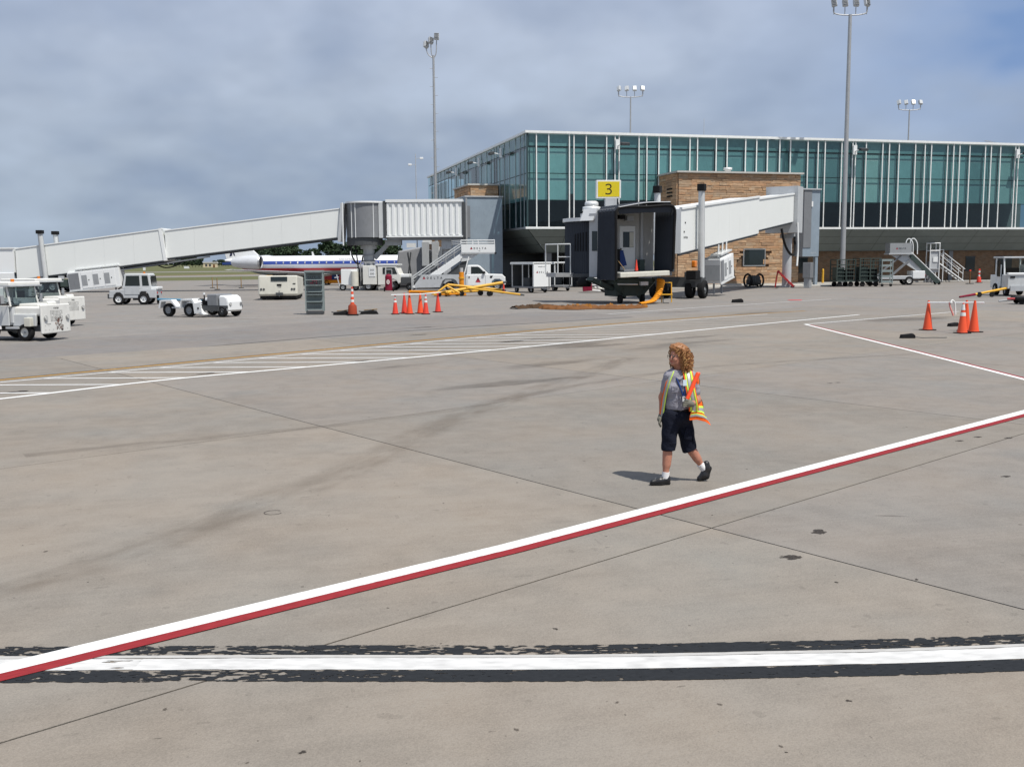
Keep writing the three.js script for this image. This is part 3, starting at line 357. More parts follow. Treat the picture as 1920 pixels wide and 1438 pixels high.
// ---------------------------------------------------------------- long jet bridge (local x to the right along the bridge, near face at z = 0)
const JL = thing('jet_bridge', 'long sloping white jet bridge with grey drum joint and corrugated walkway', 'jet bridge', [11.29, 0, -96.83], FACING, 'jet bridges');
{
  const W = 2.6, zc = -W / 2;
  const tunnel = (name, x0, t0, b0, x1, t1, b1, w, n) => { const f = new THREE.Group(); f.name = name; JL.add(f);
    prism(f, 'shell', M.bridge, [[x0, b0], [x1, b1], [x1, t1], [x0, t0]], w - 0.06, [0, 0, zc]);
    for (let k = 0; k < n; k++) { const a = k / n, b = (k + 1) / n, L = (s) => mix(x0, x1, s), T0 = s => mix(t0, t1, s) - 0.05, B0 = s => mix(b0, b1, s) + 0.05, g = 0.004 / 1; prism(f, 'side_panel', M.bridge, [[L(a) + g, B0(a)], [L(b) - g, B0(b)], [L(b) - g, T0(b)], [L(a) + g, T0(a)]], 0.03, [0, 0, zc + w / 2 - 0.012]); }
    beam(f, 'roof_edge', M.white, [x0, t0 + 0.03, zc + w / 2 - 0.02], [x1, t1 + 0.03, zc + w / 2 - 0.02], 0.16, 0.10); beam(f, 'floor_rail', M.dgrey, [x0, b0 - 0.07, zc + w / 2 - 0.15], [x1, b1 - 0.07, zc + w / 2 - 0.15], 0.14, 0.16); beam(f, 'floor_rail', M.dgrey, [x0, b0 - 0.07, zc - w / 2 + 0.15], [x1, b1 - 0.07, zc - w / 2 + 0.15], 0.14, 0.16); return f; };
  tunnel('inner_tunnel', -18.85, 5.69, 3.11, -2.3, 7.62, 4.98, 2.4, 6);
  tunnel('outer_tunnel', -33.0, 4.10, 1.20, -19.0, 5.84, 2.92, 2.75, 5);
  box(JL, 'tunnel_collar', M.white, [0.28, 3.05, 2.9], [-19.05, 2.9, zc], { rz: 0.12 });
  beam(JL, 'cable_tray', M.dgrey, [-31.5, 1.12, -0.5], [-19.3, 2.58, -0.5], 0.5, 0.14); beam(JL, 'cable_tray', M.mgrey, [-24, 1.95, -0.2], [-14.8, 3.25, -0.4], 0.3, 0.12);
  tube(JL, 'hanging_cable', M.black, [[-20, 2.6, -0.3], [-19, 2.25, -0.3], [-18, 2.45, -0.3], [-17.2, 2.9, -0.3]], 0.06);
  // drum joint and its column
  cyl(JL, 'drum', M.mgrey, 1.83, 3.2, [0, 6.55, zc], { seg: 40 }); cyl(JL, 'drum_roof', M.white, 1.98, 0.16, [0, 8.23, zc], { seg: 40 }); cyl(JL, 'drum_floor', M.dgrey, 1.7, 0.72, [-0.15, 4.58, zc], { seg: 36 });
  for (const a of [1.05, 2.0, 2.25]) box(JL, 'drum_trim', M.white, [0.06, 3.25, 0.06], [Math.cos(a) * 1.85 * (a > 1.9 ? 1 : 1), 4.92, zc + Math.sin(a) * 1.85]);
  box(JL, 'flare_frame', M.lgrey, [0.28, 3.6, 2.9], [-2.2, 4.55, zc], { rz: -0.1 }); box(JL, 'flare_frame', M.white, [0.10, 4.0, 0.14], [-1.98, 4.2, zc + 1.4]); box(JL, 'flare_frame', M.offwhite, [0.5, 3.3, 2.6], [1.62, 4.9, zc]);
  cyl(JL, 'column_head', M.lgrey, 0.78, 0.35, [0.2, 4.05, zc]); cyl(JL, 'column', M.lgrey, 0.52, 3.9, [0.2, 1.95, zc]); cyl(JL, 'column_collar', M.grey, 0.62, 0.16, [0.2, 3.3, zc]); cyl(JL, 'column_collar', M.grey, 0.62, 0.14, [0.2, 2.75, zc]); cyl(JL, 'column_foot', M.lgrey, 0.95, 0.22, [0.2, 0.11, zc]);
  for (let k = 0; k < 8; k++) { const a = k * Math.PI / 4; prism(JL, 'gusset', M.lgrey, [[0.5, 0.2], [0.92, 0.2], [0.5, 0.8]], 0.05, [0.2, 0, zc], { ry: a }); }
  for (const [x, w] of [[-0.45, 0.9], [0.95, 0.85]]) { box(JL, 'power_cabinet', M.dgrey, [w, 1.75, 0.5], [x, 0.35, zc + 1.05], { r: 0.03 }); }
  for (const x of [-0.3, 0.2, 0.7, 1.3]) bar(JL, 'guard_post', M.galv, [x - 0.1, 0, zc + 1.6], [x - 0.1, 2.6, zc + 1.6], 0.045); bar(JL, 'guard_rail', M.galv, [-0.4, 2.6, zc + 1.6], [1.2, 2.6, zc + 1.6], 0.045);
  tube(JL, 'hanging_cable', M.black, [[-1.3, 4.2, zc + 1.2], [-1.2, 3.2, zc + 1.3], [-0.75, 2.5, zc + 1.3], [-0.35, 2.6, zc + 1.3], [-0.2, 3.2, zc + 1.2]], 0.07); tube(JL, 'hanging_cable', M.black, [[-0.9, 4.2, zc + 1.2], [-0.7, 2.6, zc + 1.3], [-0.55, 1.2, zc + 1.35], [-0.3, 0.8, zc + 1.4]], 0.06);
  // corrugated fixed walkway on its pier
  const wk = new THREE.Group(); wk.name = 'walkway'; JL.add(wk); box(wk, 'shell', M.bridge, [7.1, 3.2, 2.5], [5.68, 4.98, zc]);
  for (let k = 0; k < 13; k++) { const x = 2.22 + k * 0.545; prism(wk, 'rib', M.white, [[-0.17, 0], [-0.11, 0.10], [0.11, 0.10], [0.17, 0]], 3.0, [x, 6.62, zc + 1.25], { rx: Math.PI / 2, rz: 0 }).rotation.set(-Math.PI / 2, 0, 0); }
  wk.children.filter(o => o.name === 'rib').forEach(o => { o.rotation.set(Math.PI / 2, 0, 0); o.scale.y = 1; });
  box(wk, 'roof_edge', M.white, [7.25, 0.26, 2.85], [5.68, 8.19, zc]); box(wk, 'floor_edge', M.white, [7.25, 0.14, 2.75], [5.68, 4.93, zc]); box(wk, 'floor_beam', M.mgrey, [7.0, 0.22, 2.2], [5.7, 4.69, zc]); box(wk, 'end_gasket', M.dgrey, [0.36, 3.5, 2.7], [1.98, 4.82, zc]); box(wk, 'end_gasket', M.dgrey, [0.2, 3.3, 2.7], [9.36, 4.9, zc]);
  box(JL, 'pier_cap', M.lgrey, [0.95, 0.9, 1.6], [7.7, 3.8, zc]); box(JL, 'pier', M.lgrey, [0.7, 3.9, 0.8], [7.7, 0, zc]);
  box(JL, 'brace', M.grey, [1.5, 0.5, 1.2], [2.6, 4.2, zc]); beam(JL, 'brace', M.grey, [2.2, 4.5, zc], [0.75, 3.0, zc], 0.5, 0.4);
  // lift columns and drive
  for (const z of [0.28, -2.95]) { bar(JL, 'lift_column', M.offwhite, [-30.15, 0.9, z], [-30.45, 5.5, z], 0.27, 0.25, 4).rotateY(Math.PI / 4); box(JL, 'column_cap', M.black, [0.58, 0.34, 0.55], [-30.47, 5.5, z], { r: 0.04 }); }
  box(JL, 'drive_axle', M.dgrey, [0.8, 0.5, 3.4], [-30.1, 0.55, zc]); for (const z of [0.35, -2.95]) { wheel(JL, 0.55, 0.4, [-30.6, 0.55, z], { rim: M.grey }); wheel(JL, 0.55, 0.4, [-29.5, 0.55, z], { rim: M.grey }); }
  box(JL, 'motor_box', M.dkgreen, [1.4, 0.7, 1.0], [-28.2, 0.5, -0.3], { r: 0.05 }); box(JL, 'motor_box', M.brownhose, [0.7, 0.8, 0.7], [-27.2, 0.9, -0.6], { r: 0.05 }); for (const [x, y] of [[-28.8, 1.25], [-28.0, 1.35], [-27.4, 1.6]]) box(JL, 'junction_box', M.lgrey, [0.5, 0.3, 0.3], [x, y, 0]);
  // cab at the outer end
  box(JL, 'cab_wall', M.white, [1.6, 2.2, 2.6], [-33.9, 1.9, zc + 0.25]); box(JL, 'cab_wall', M.bluegrey, [1.5, 1.9, 2.4], [-34.0, -0.02 + 0.05, zc]); box(JL, 'cab_roof', M.white, [1.8, 0.14, 2.9], [-34.0, 4.12, zc + 0.2]); box(JL, 'hood', M.bluegrey, [1.2, 0.6, 0.5], [-33.8, 1.25, 0.3], { rx: 0.3 }); for (const [x, y] of [[-33.7, 3.3], [-33.5, 2.9], [-34.1, 2.6]]) box(JL, 'cab_switch', M.dgrey, [0.12, 0.08, 0.04], [x, y, 0.2]); box(JL, 'cab_window_slot', M.dgrey, [0.9, 0.1, 0.03], [-33.7, 2.45, 0.22]);
}
function airUnit(name, label, p, turn, L, h, lean, n, group) {      // conditioned-air unit slung below a bridge; front is +z
  const t = thing(name, label, 'air unit', p, turn, group); const w = 1.4;
  box(t, 'casing', M.white, [L, h, w], [0, 0, -w / 2], { rz: lean, r: 0.03 }); const g = new THREE.Group(); g.name = 'front'; g.rotation.z = lean; g.position.set(0, h / 2, 0); t.add(g);
  box(g, 'intake_grille', M.mgrey, [L * 0.2, h * 0.84, 0.03], [-L * 0.385, -h * 0.42, 0.02]); for (let k = 0; k < n; k++) { const x = -L * 0.2 + k * L * 0.66 / n + 0.1; box(g, 'door', M.white, [L * 0.62 / n, h * 0.86, 0.03], [x + L * 0.05, -h * 0.43, 0.02]); box(g, 'louvre', M.grey, [L * 0.3 / n, h * 0.55, 0.02], [x, -h * 0.28, 0.048]); box(g, 'latch', M.black, [0.07, 0.09, 0.03], [x + L * 0.2 / n + 0.09, -0.05, 0.05]); }
  box(g, 'skid', M.alu, [L * 1.02, 0.08, 0.1], [0, -h / 2 - 0.09, 0]); return t;
}
{ const t = airUnit('air_unit', 'long white air conditioning unit hung under the long sloping bridge', [-9.9, 0, 0], FACING, 4.9, 1.75, 0.1, 3, 'air conditioning units under the bridges');
  const o = new THREE.Vector3(-25.6, 0.35, 0.35).applyAxisAngle(UPV, FACING); t.position.set(11.29 + o.x, 0.35, -96.83 + o.z); for (const x of [-1.3, 0.5, 2.2]) bar(t, 'hanger', M.white, [x, 1.68 + x * 0.1, -0.3], [x, 2.05 + x * 0.12, -0.3], 0.12, 0.12, 4); box(t, 'top_tray', M.alu, [4.2, 0.1, 0.9], [0.3, 1.92, -0.5], { rz: 0.1 }); box(t, 'support_leg', M.grey, [0.12, 0.5, 0.12], [-1.8, -0.36, -0.6]); box(t, 'support_leg', M.grey, [0.12, 0.75, 0.12], [1.8, -0.36, -0.6]); }

// ---------------------------------------------------------------- gate vestibules
{ const t = thing('gate_vestibule', 'plain blue grey steel tower at the end of the corrugated walkway', 'vestibule', [23.3, 0, -102.2], 0); box(t, 'tower', M.bluegrey, [3.75, 8.9, 7.3], [0, 0, 0]); box(t, 'side_trim', M.grey, [0.16, 8.8, 0.2], [-1.8, 0, 3.72]); box(t, 'roof', M.lgrey, [3.9, 0.12, 7.5], [0, 8.9, 0]); bar(t, 'drain_pipe', M.lgrey, [-2.1, 6.6, 3.4], [-2.1, 8.6, 3.4], 0.06); for (const y of [7.2, 7.9, 8.4]) box(t, 'wall_light', M.white, [0.16, 0.2, 0.2], [-2.12, y, 3.5]); box(t, 'connector', M.mgrey, [1.6, 3.1, 3.0], [-2.2, 4.95, 2.2]); }
{ const t = thing('gate_vestibule', 'narrow blue grey steel tower beside the tan stone block', 'vestibule', [53.1, 0, -89.2], 0); box(t, 'tower', M.bluegrey, [1.75, 6.35, 2.3], [0.15, 2.85, 0]); box(t, 'face_panel', M.mgrey, [0.82, 5.5, 0.05], [-0.3, 3.7, 1.18]); box(t, 'leg', M.bluegrey, [0.28, 2.85, 0.4], [0.86, 0, 0.9]); box(t, 'roof', M.lgrey, [2.6, 0.12, 2.6], [-0.2, 9.2, 0]); box(t, 'wall_light', M.white, [0.16, 0.5, 0.1], [0.15, 7.6, 1.2]); print(t, 'lettering', 0.7, 0.22, word('GATE 3', '#c9cdd2', '', 0.8), [0.45, 3.2, 1.156], 0, { px: 128 }); }

// ---------------------------------------------------------------- bridge of gate three (local x from the cab back to the building, near face at z = 0)
const J3 = thing('jet_bridge', 'white jet bridge of gate three with open dark canopy and yellow number sign', 'jet bridge', [29.09, 0, -63.17], 45.6 * D2R, 'jet bridges');
{
  const w = 2.4, zc = -w / 2;
  const tun = (name, x0, t0, b0, x1, t1, b1, ww, n) => { const f = new THREE.Group(); f.name = name; J3.add(f); prism(f, 'shell', M.white, [[x0, b0], [x1, b1], [x1, t1], [x0, t0]], ww - 0.06, [0, 0, zc]); for (let k = 0; k < n; k++) { const a = k / n, b = (k + 1) / n; prism(f, 'side_panel', M.bridge, [[mix(x0, x1, a) + 0.004, mix(b0, b1, a) + 0.05], [mix(x0, x1, b) - 0.004, mix(b0, b1, b) + 0.05], [mix(x0, x1, b) - 0.004, mix(t0, t1, b) - 0.05], [mix(x0, x1, a) + 0.004, mix(t0, t1, a) - 0.05]], 0.03, [0, 0, zc + ww / 2 - 0.012]); }
    beam(f, 'roof_edge', M.white, [x0, t0 + 0.03, zc + ww / 2 - 0.02], [x1, t1 + 0.03, zc + ww / 2 - 0.02], 0.2, 0.14); beam(f, 'floor_rail', M.dgrey, [x0, b0 - 0.07, zc + ww / 2 - 0.15], [x1, b1 - 0.07, zc + ww / 2 - 0.15], 0.14, 0.14); return f; };
  tun('outer_tunnel', -1.8, 5.92, 3.02, 16.2, 7.58, 4.66, 2.45, 7); tun('inner_tunnel', 15.8, 7.38, 4.86, 27.6, 8.42, 5.94, 2.2, 4);
  box(J3, 'flare_frame', M.lgrey, [1.9, 4.15, 2.9], [28.6, 5.0, zc]); cyl(J3, 'column', M.lgrey, 0.42, 4.9, [30.0, 2.45, zc]); cyl(J3, 'column_head', M.grey, 0.7, 0.4, [30.0, 4.75, zc]); cyl(J3, 'column_foot', M.lgrey, 0.8, 0.16, [30.0, 0.08, zc]);
  tube(J3, 'hanging_cable', M.black, [[22.5, 5.2, 0.2], [22.8, 4.0, 0.4], [24, 3.2, 0.5], [26, 3.0, 0.4], [27.6, 3.5, 0.1], [28.2, 4.6, -0.1]], 0.11); tube(J3, 'hanging_cable', M.white, [[27.7, 5.9, 0.25], [27.8, 4.6, 0.3], [27.9, 3.2, 0.3], [27.7, 2.0, 0.3]], 0.09);
  box(J3, 'power_cabinet', M.mgrey, [1.1, 1.4, 0.7], [28.6, 0.9, 1.1], { r: 0.03 }); box(J3, 'cabinet_plinth', M.grey, [0.9, 0.9, 0.5], [28.6, 0, 1.1]);
  for (const z of [0.42, -2.75]) { bar(J3, 'lift_column', M.offwhite, [1.2, 1.4, z], [1.05, 7.2, z], 0.26, 0.24, 4).rotateY(Math.PI / 4); box(J3, 'column_cap', M.black, [0.5, 0.48, 0.5], [1.05, 7.2, z], { r: 0.04 }); }
  box(J3, 'drive_axle', M.dgrey, [0.9, 0.7, 3.6], [1.2, 0.75, zc]); for (const z of [0.55, -0.35, -2.1, -2.95]) wheel(J3, 0.62, 0.45, [1.2, 0.62, z], { rim: M.dgrey }); box(J3, 'motor_box', M.dgrey, [1.6, 0.9, 0.8], [2.0, 0.9, -0.4], { r: 0.05 }); box(J3, 'motor_box', M.black, [0.9, 0.6, 0.7], [0.2, 1.3, 0.2], { r: 0.05 }); box(J3, 'warning_light', M.amberLens, [0.4, 0.45, 0.3], [0.4, 2.1, 0.2], { r: 0.08 }); bar(J3, 'drive_strut', M.steel, [1.2, 1.4, 0.5], [3.4, 3.2, -0.2], 0.09);
  for (const [x, y] of [[-1.0, 5.0], [-1.2, 4.4]]) box(J3, 'cab_switch', M.black, [0.14, 0.1, 0.03], [x, y, 0.04]); print(J3, 'lettering', 1.1, 0.2, word('CAUTION', '#22262a', 'bold', 0.9), [-0.9, 4.1, 0.045], 0, { px: 128 });
}
// rotating cab: local z points out of its opening
const CAB = new THREE.Group(); CAB.name = 'cab'; CAB.position.set(21.5, 0, -58.4); CAB.rotation.y = 5 * D2R; scene.add(CAB);
{
  const c = CAB, F = 1.95;                          // floor level
  box(c, 'floor_slab', M.mgrey, [3.9, 0.25, 4.2], [1.7, F - 0.27, -0.7]);
  box(c, 'bumper', M.cream, [3.3, 0.30, 0.55], [1.62, F - 0.32, 1.55], { r: 0.05, rz: 0.03 });
  // accordion canopy: dark fabric folds on both sides and over the top
  const folds = (name, m, x, s, z0, z1, n, y0, y1, lean) => { const rows = []; for (let k = 0; k <= n * 2; k++) { const t = k / (n * 2), z = mix(z0, z1, t), o = (k % 2 ? 0.2 : 0) * s; rows.push([[x + o, y0, z], [x + o + lean * 0.5, (y0 + y1) / 2, z + 0.02], [x + o + lean, y1 - t * 0.0, z]]); } loft(c, name, m, rows, { flat: true }); };
  folds('canopy_side', M.bellow, -0.28, -1, 1.65, -0.75, 5, F - 0.5, 5.55, 0.06); folds('canopy_side', M.bellow, 3.55, 1, 1.65, -0.75, 7, F - 0.05, 5.75, 0.05);
  { const rows = []; for (let k = 0; k <= 14; k++) { const t = k / 14, z = mix(1.7, -0.9, t), o = (k % 2 ? 0.08 : 0); rows.push([[-0.36, 5.5, z], [-0.1, 5.78 + o, z], [1.6, 6.0 + o, z], [3.3, 6.02 + o, z], [3.66, 5.72, z]]); } loft(c, 'canopy_top', M.bellow, rows, { flat: true }); }
  tube(c, 'canopy_hoop', M.black, [[-0.25, F - 0.45, 1.72], [-0.28, 4.4, 1.74], [-0.27, 5.45, 1.73], [-0.15, 5.64, 1.72], [1.7, 5.76, 1.72], [3.45, 5.82, 1.72], [3.6, 5.66, 1.72], [3.6, 4.4, 1.72], [3.55, F + 0.1, 1.7]], 0.085, 70); tube(c, 'hoop_trim', M.lgrey, [[-0.1, 5.72, 1.78], [1.7, 6.0, 1.74], [3.3, 6.06, 1.74]], 0.03, 20);
  loft(c, 'front_valance', M.bellow, [[[-0.2, 5.62, 1.7], [1.7, 5.78, 1.7], [3.5, 5.8, 1.7]], [[0.0, 5.32, 1.6], [1.7, 5.42, 1.6], [3.4, 5.45, 1.6]]]);
  // inside: walls, door with window, control desk
  box(c, 'rear_wall', M.insideWall, [1.44, 3.75, 0.08], [0.44, F, -0.85]); box(c, 'rear_wall', M.insideWall, [1.24, 3.75, 0.08], [2.92, F, -0.85]); box(c, 'rear_wall', M.insideWall, [1.14, 0.95, 0.08], [1.73, F + 2.8, -0.85]); box(c, 'ceiling', M.insideWall, [3.8, 0.08, 2.3], [1.65, 5.62, 0.25]);
  const d = box(c, 'cab_door', M.white, [1.1, 2.75, 0.07], [1.73, F + 0.03, -0.84], { r: 0.02 }); box(d, 'door_window', M.winGlass, [0.72, 0.95, 0.03], [0.05, 0.05, 0.045]); box(d, 'blind', M.cream, [0.28, 0.9, 0.02], [0.26, 0.07, 0.066]); box(d, 'handle', M.black, [0.06, 0.2, 0.05], [-0.46, -0.2, 0.06]);
  box(c, 'side_post', M.lgrey, [0.16, 3.6, 0.2], [2.62, F, -0.7]); box(c, 'control_desk', M.black, [1.1, 1.35, 0.5], [0.42, F, -0.5], { r: 0.04 }); box(c, 'seat_cover', M.blue, [0.4, 0.95, 0.12], [1.12, F + 0.3, -0.35], { rz: 0.2, rx: -0.15 }); bar(c, 'broom_handle', M.wood, [0.4, F + 1.0, 0.0], [0.9, F + 0.05, 0.6], 0.025); box(c, 'floor_mat', M.mgrey, [0.9, 0.12, 0.5], [1.0, F, 0.9], { rz: 0.03 }); box(c, 'ceiling_unit', M.grey, [0.45, 0.3, 0.5], [1.5, 5.0, -0.2], { r: 0.03 }); box(c, 'ceiling_unit', M.black, [0.35, 0.25, 0.35], [0.9, 5.1, 0]); box(c, 'ceiling_light', M.cream, [1.0, 0.05, 0.2], [2.1, 5.5, 0]); box(c, 'bin', M.dkgreen, [0.35, 0.7, 0.35], [2.5, F, -0.45], { r: 0.03 });
  // post with its narrow window, then the curved slatted curtain
  const p = box(c, 'side_panel', M.lgrey, [0.12, 3.9, 0.85], [-0.28, F - 0.35, -1.15], { r: 0.02, ry: 0.65 }); box(p, 'side_window', M.winGlass, [0.03, 1.2, 0.42], [-0.075, -0.35, 0]); prism(c, 'panel_cowl', M.lgrey, [[0, 0], [0.75, 0], [0.75, 0.75], [0.55, 0.75]], 0.9, [-0.8, 5.05, -1.4], { ry: 0.65 });
  { const rows = [[], []]; const n = 84; for (let k = 0; k <= n; k++) { const a = mix(-0.5, 2.35, k / n), r = 2.45 + (k % 2 ? 0.035 : 0); const x = 1.35 - Math.cos(a) * r, z = -3.5 + Math.sin(a) * r; rows[0].push([x, F - 0.15, z]); rows[1].push([x, 5.05, z]); } loft(c, 'slat_curtain', M.bellow, rows, { flat: true }); }
  for (let k = 0; k < 12; k++) { const a = 0.35 + k * 0.085, r = 2.5; const s = box(c, 'curtain_slot', M.black, [0.02, 1.3 - Math.abs(k - 8) * 0.03, 0.07], [1.35 - Math.cos(a) * r, F + 1.25, -3.5 + Math.sin(a) * r], { ry: a }); }
  { const n = 40, top = [], low = []; const sh = new THREE.Shape(); for (let k = 0; k <= n; k++) { const a = mix(-0.5, 2.35, k / n), x = 1.35 - Math.cos(a) * 2.62, z = -3.5 + Math.sin(a) * 2.62; k ? sh.lineTo(x, -z) : sh.moveTo(x, -z); } const g = new THREE.ExtrudeGeometry(sh, { depth: 0.22, bevelEnabled: false }); g.rotateX(-Math.PI / 2); part(c, 'drum_roof', g, M.white).position.y = 5.05; const g2 = g.clone(); part(c, 'drum_floor', g2, M.dgrey).position.y = F - 0.38; }
  lathe(c, 'roof_fan', M.alu, [[0.001, 0.78], [0.3, 0.76], [0.42, 0.68], [0.44, 0.5], [0.36, 0.46], [0.56, 0.4], [0.58, 0.16], [0.4, 0.12], [0.4, -0.3]], [0.1, 5.55, -2.6], 24); box(c, 'roof_plinth', M.lgrey, [1.4, 0.35, 1.2], [0.3, 5.2, -2.6]);
  const sgn = new THREE.Group(); sgn.name = 'number_sign'; sgn.position.set(1.15, 0, -2.4); sgn.rotation.y = -0.28; c.add(sgn);
  box(sgn, 'post', M.lgrey, [0.72, 1.2, 0.5], [0.15, 5.3, 0]); box(sgn, 'sign_box', M.white, [1.55, 1.12, 0.42], [0, 6.48, 0], { r: 0.02 }); box(sgn, 'sign_face', mat([0.66, 0.52, 0.01], 0.45, 0, { plain: true }), [1.36, 0.94, 0.02], [0.0, 6.57, 0.215]); print(sgn, 'number', 0.8, 0.9, word('3', '#0b0b0b', '', 1.0), [0, 7.03, 0.232], 0, { px: 256 }); tube(sgn, 'sign_cable', M.dgrey, [[0.5, 6.48, 0.2], [0.62, 6.1, 0.3], [0.4, 5.7, 0.32], [0.1, 5.5, 0.3]], 0.02);
  // service stair landing at the back
  for (const [x, z] of [[-1.95, -3.2], [-1.3, -2.7], [-2.3, -4.4]]) bar(c, 'landing_post', M.alu, [x, F - 0.2, z], [x, F + 1.7, z], 0.04); bar(c, 'landing_rail', M.alu, [-1.95, F + 1.7, -3.2], [-1.3, F + 1.7, -2.7], 0.04); bar(c, 'landing_rail', M.alu, [-2.3, F + 1.7, -4.4], [-1.95, F + 1.7, -3.2], 0.04); bar(c, 'landing_rail', M.alu, [-1.95, F + 0.9, -3.2], [-1.3, F + 0.9, -2.7], 0.03); box(c, 'landing_floor', M.galv, [1.2, 0.25, 1.6], [-1.7, F - 0.35, -3.5]);
  // frame under the cab
  box(c, 'under_frame', M.dkgreen, [2.6, 0.3, 2.6], [1.4, F - 0.75, -0.6]); beam(c, 'under_strut', M.dkgreen, [0.2, F - 0.5, 0.6], [1.2, 0.35, -0.2], 0.3, 0.25); beam(c, 'under_strut', M.dkgreen, [3.0, F - 0.5, 0.4], [2.2, 0.3, -0.2], 0.3, 0.25); box(c, 'under_frame', M.dkgreen, [2.0, 0.75, 1.6], [1.5, 0.42, -0.7]); beam(c, 'under_strut', M.dkgreen, [-0.9, F - 0.45, -0.6], [0.9, 0.7, -0.6], 0.9, 0.2); cyl(c, 'caster', M.rubber, 0.26, 0.16, [0.75, 0.26, 0.2], { rz: Math.PI / 2 }); cyl(c, 'caster', M.rubber, 0.26, 0.16, [2.3, 0.26, 0.1], { rz: Math.PI / 2 }); bar(c, 'under_bar', M.steel, [0.1, F - 0.75, 1.2], [1.4, F - 0.78, 1.25], 0.05); box(c, 'junction_box', M.lgrey, [0.5, 0.22, 0.2], [1.9, F - 0.85, 1.1]);
  lathe(c, 'bogie_cover', M.black, [[0.001, 0], [0.42, 0.0], [0.5, 0.35], [0.2, 0.6]], [-0.75, 1.0, -1.8], 14); box(c, 'side_step', M.grey, [1.2, 0.1, 0.8], [-0.3, F - 0.55, -0.8]);
}
scene.updateMatrixWorld(true); J3.attach(CAB);
{ const t = airUnit('air_unit', 'boxy white air conditioning unit hung below the bridge of gate three', [0, 0, 0], 45.6 * D2R, 3.1, 1.75, 0.15, 2, 'air conditioning units under the bridges');
  const o = new THREE.Vector3(7.0, 0, 0.4).applyAxisAngle(UPV, 45.6 * D2R); t.position.set(29.09 + o.x, 1.12, -63.17 + o.z); box(t, 'end_panel', M.grey, [0.04, 1.6, 1.3], [-1.58, 0.0, -0.7]); for (const x of [-0.9, 0, 0.9]) bar(t, 'hanger', M.white, [x, 1.7 + x * 0.15, -0.4], [x, 2.75 + x * 0.2, -0.4], 0.07, 0.07, 4); box(t, 'top_tray', M.alu, [2.6, 0.12, 0.8], [0.1, 1.95, -0.5], { rz: 0.15 }); box(t, 'support_leg', M.grey, [0.12, 1.2, 0.12], [-0.9, -1.0, -0.7]); box(t, 'support_leg', M.grey, [0.12, 1.2, 0.12], [0.9, -1.0, -0.7]); }

// ---------------------------------------------------------------- vehicles (local x forward, y up, z to the vehicle's right-hand side)
const grillePrint = (num, rust) => (g, w, h) => {
  g.fillStyle = '#2a2d30'; for (let r = 0; r < 8; r++) for (let c = 0; c < 9; c++) if (hash2(c, r, 4) > 0.04) { g.beginPath(); g.arc(w * (0.30 + c * 0.052), h * (0.22 + r * 0.052), w * 0.011, 0, 7); g.fill(); }
  g.font = `bold ${Math.round(h * 0.09)}px sans-serif`; g.textAlign = 'center'; g.fillText(num, w * 0.5, h * 0.15);
  if (rust) { const R = rng(3); for (let k = 0; k < 150; k++) { const a = R(), b = R(); const x = w * (0.56 + (a - 0.5) * 0.26 + b * 0.06), y = h * (0.44 + b * 0.5), s = (2 + R() * R() * 15) * w / 512; g.fillStyle = R() < 0.5 ? 'rgba(70,38,22,0.85)' : R() < 0.6 ? 'rgba(120,72,50,0.7)' : 'rgba(30,26,24,0.8)'; g.beginPath(); g.ellipse(x, y, s, s * (0.3 + R() * 0.7), R() * 3, 0, 7); g.fill(); } g.fillStyle = '#26282a'; for (const [x, y] of [[0.08, 0.74], [0.2, 0.74], [0.08, 0.9], [0.22, 0.9], [0.36, 0.9], [0.9, 0.9]]) { g.beginPath(); g.arc(w * x, h * y, w * 0.008, 0, 7); g.fill(); } g.fillRect(w * 0.12, h * 0.68, w * 0.16, h * 0.012); }
};
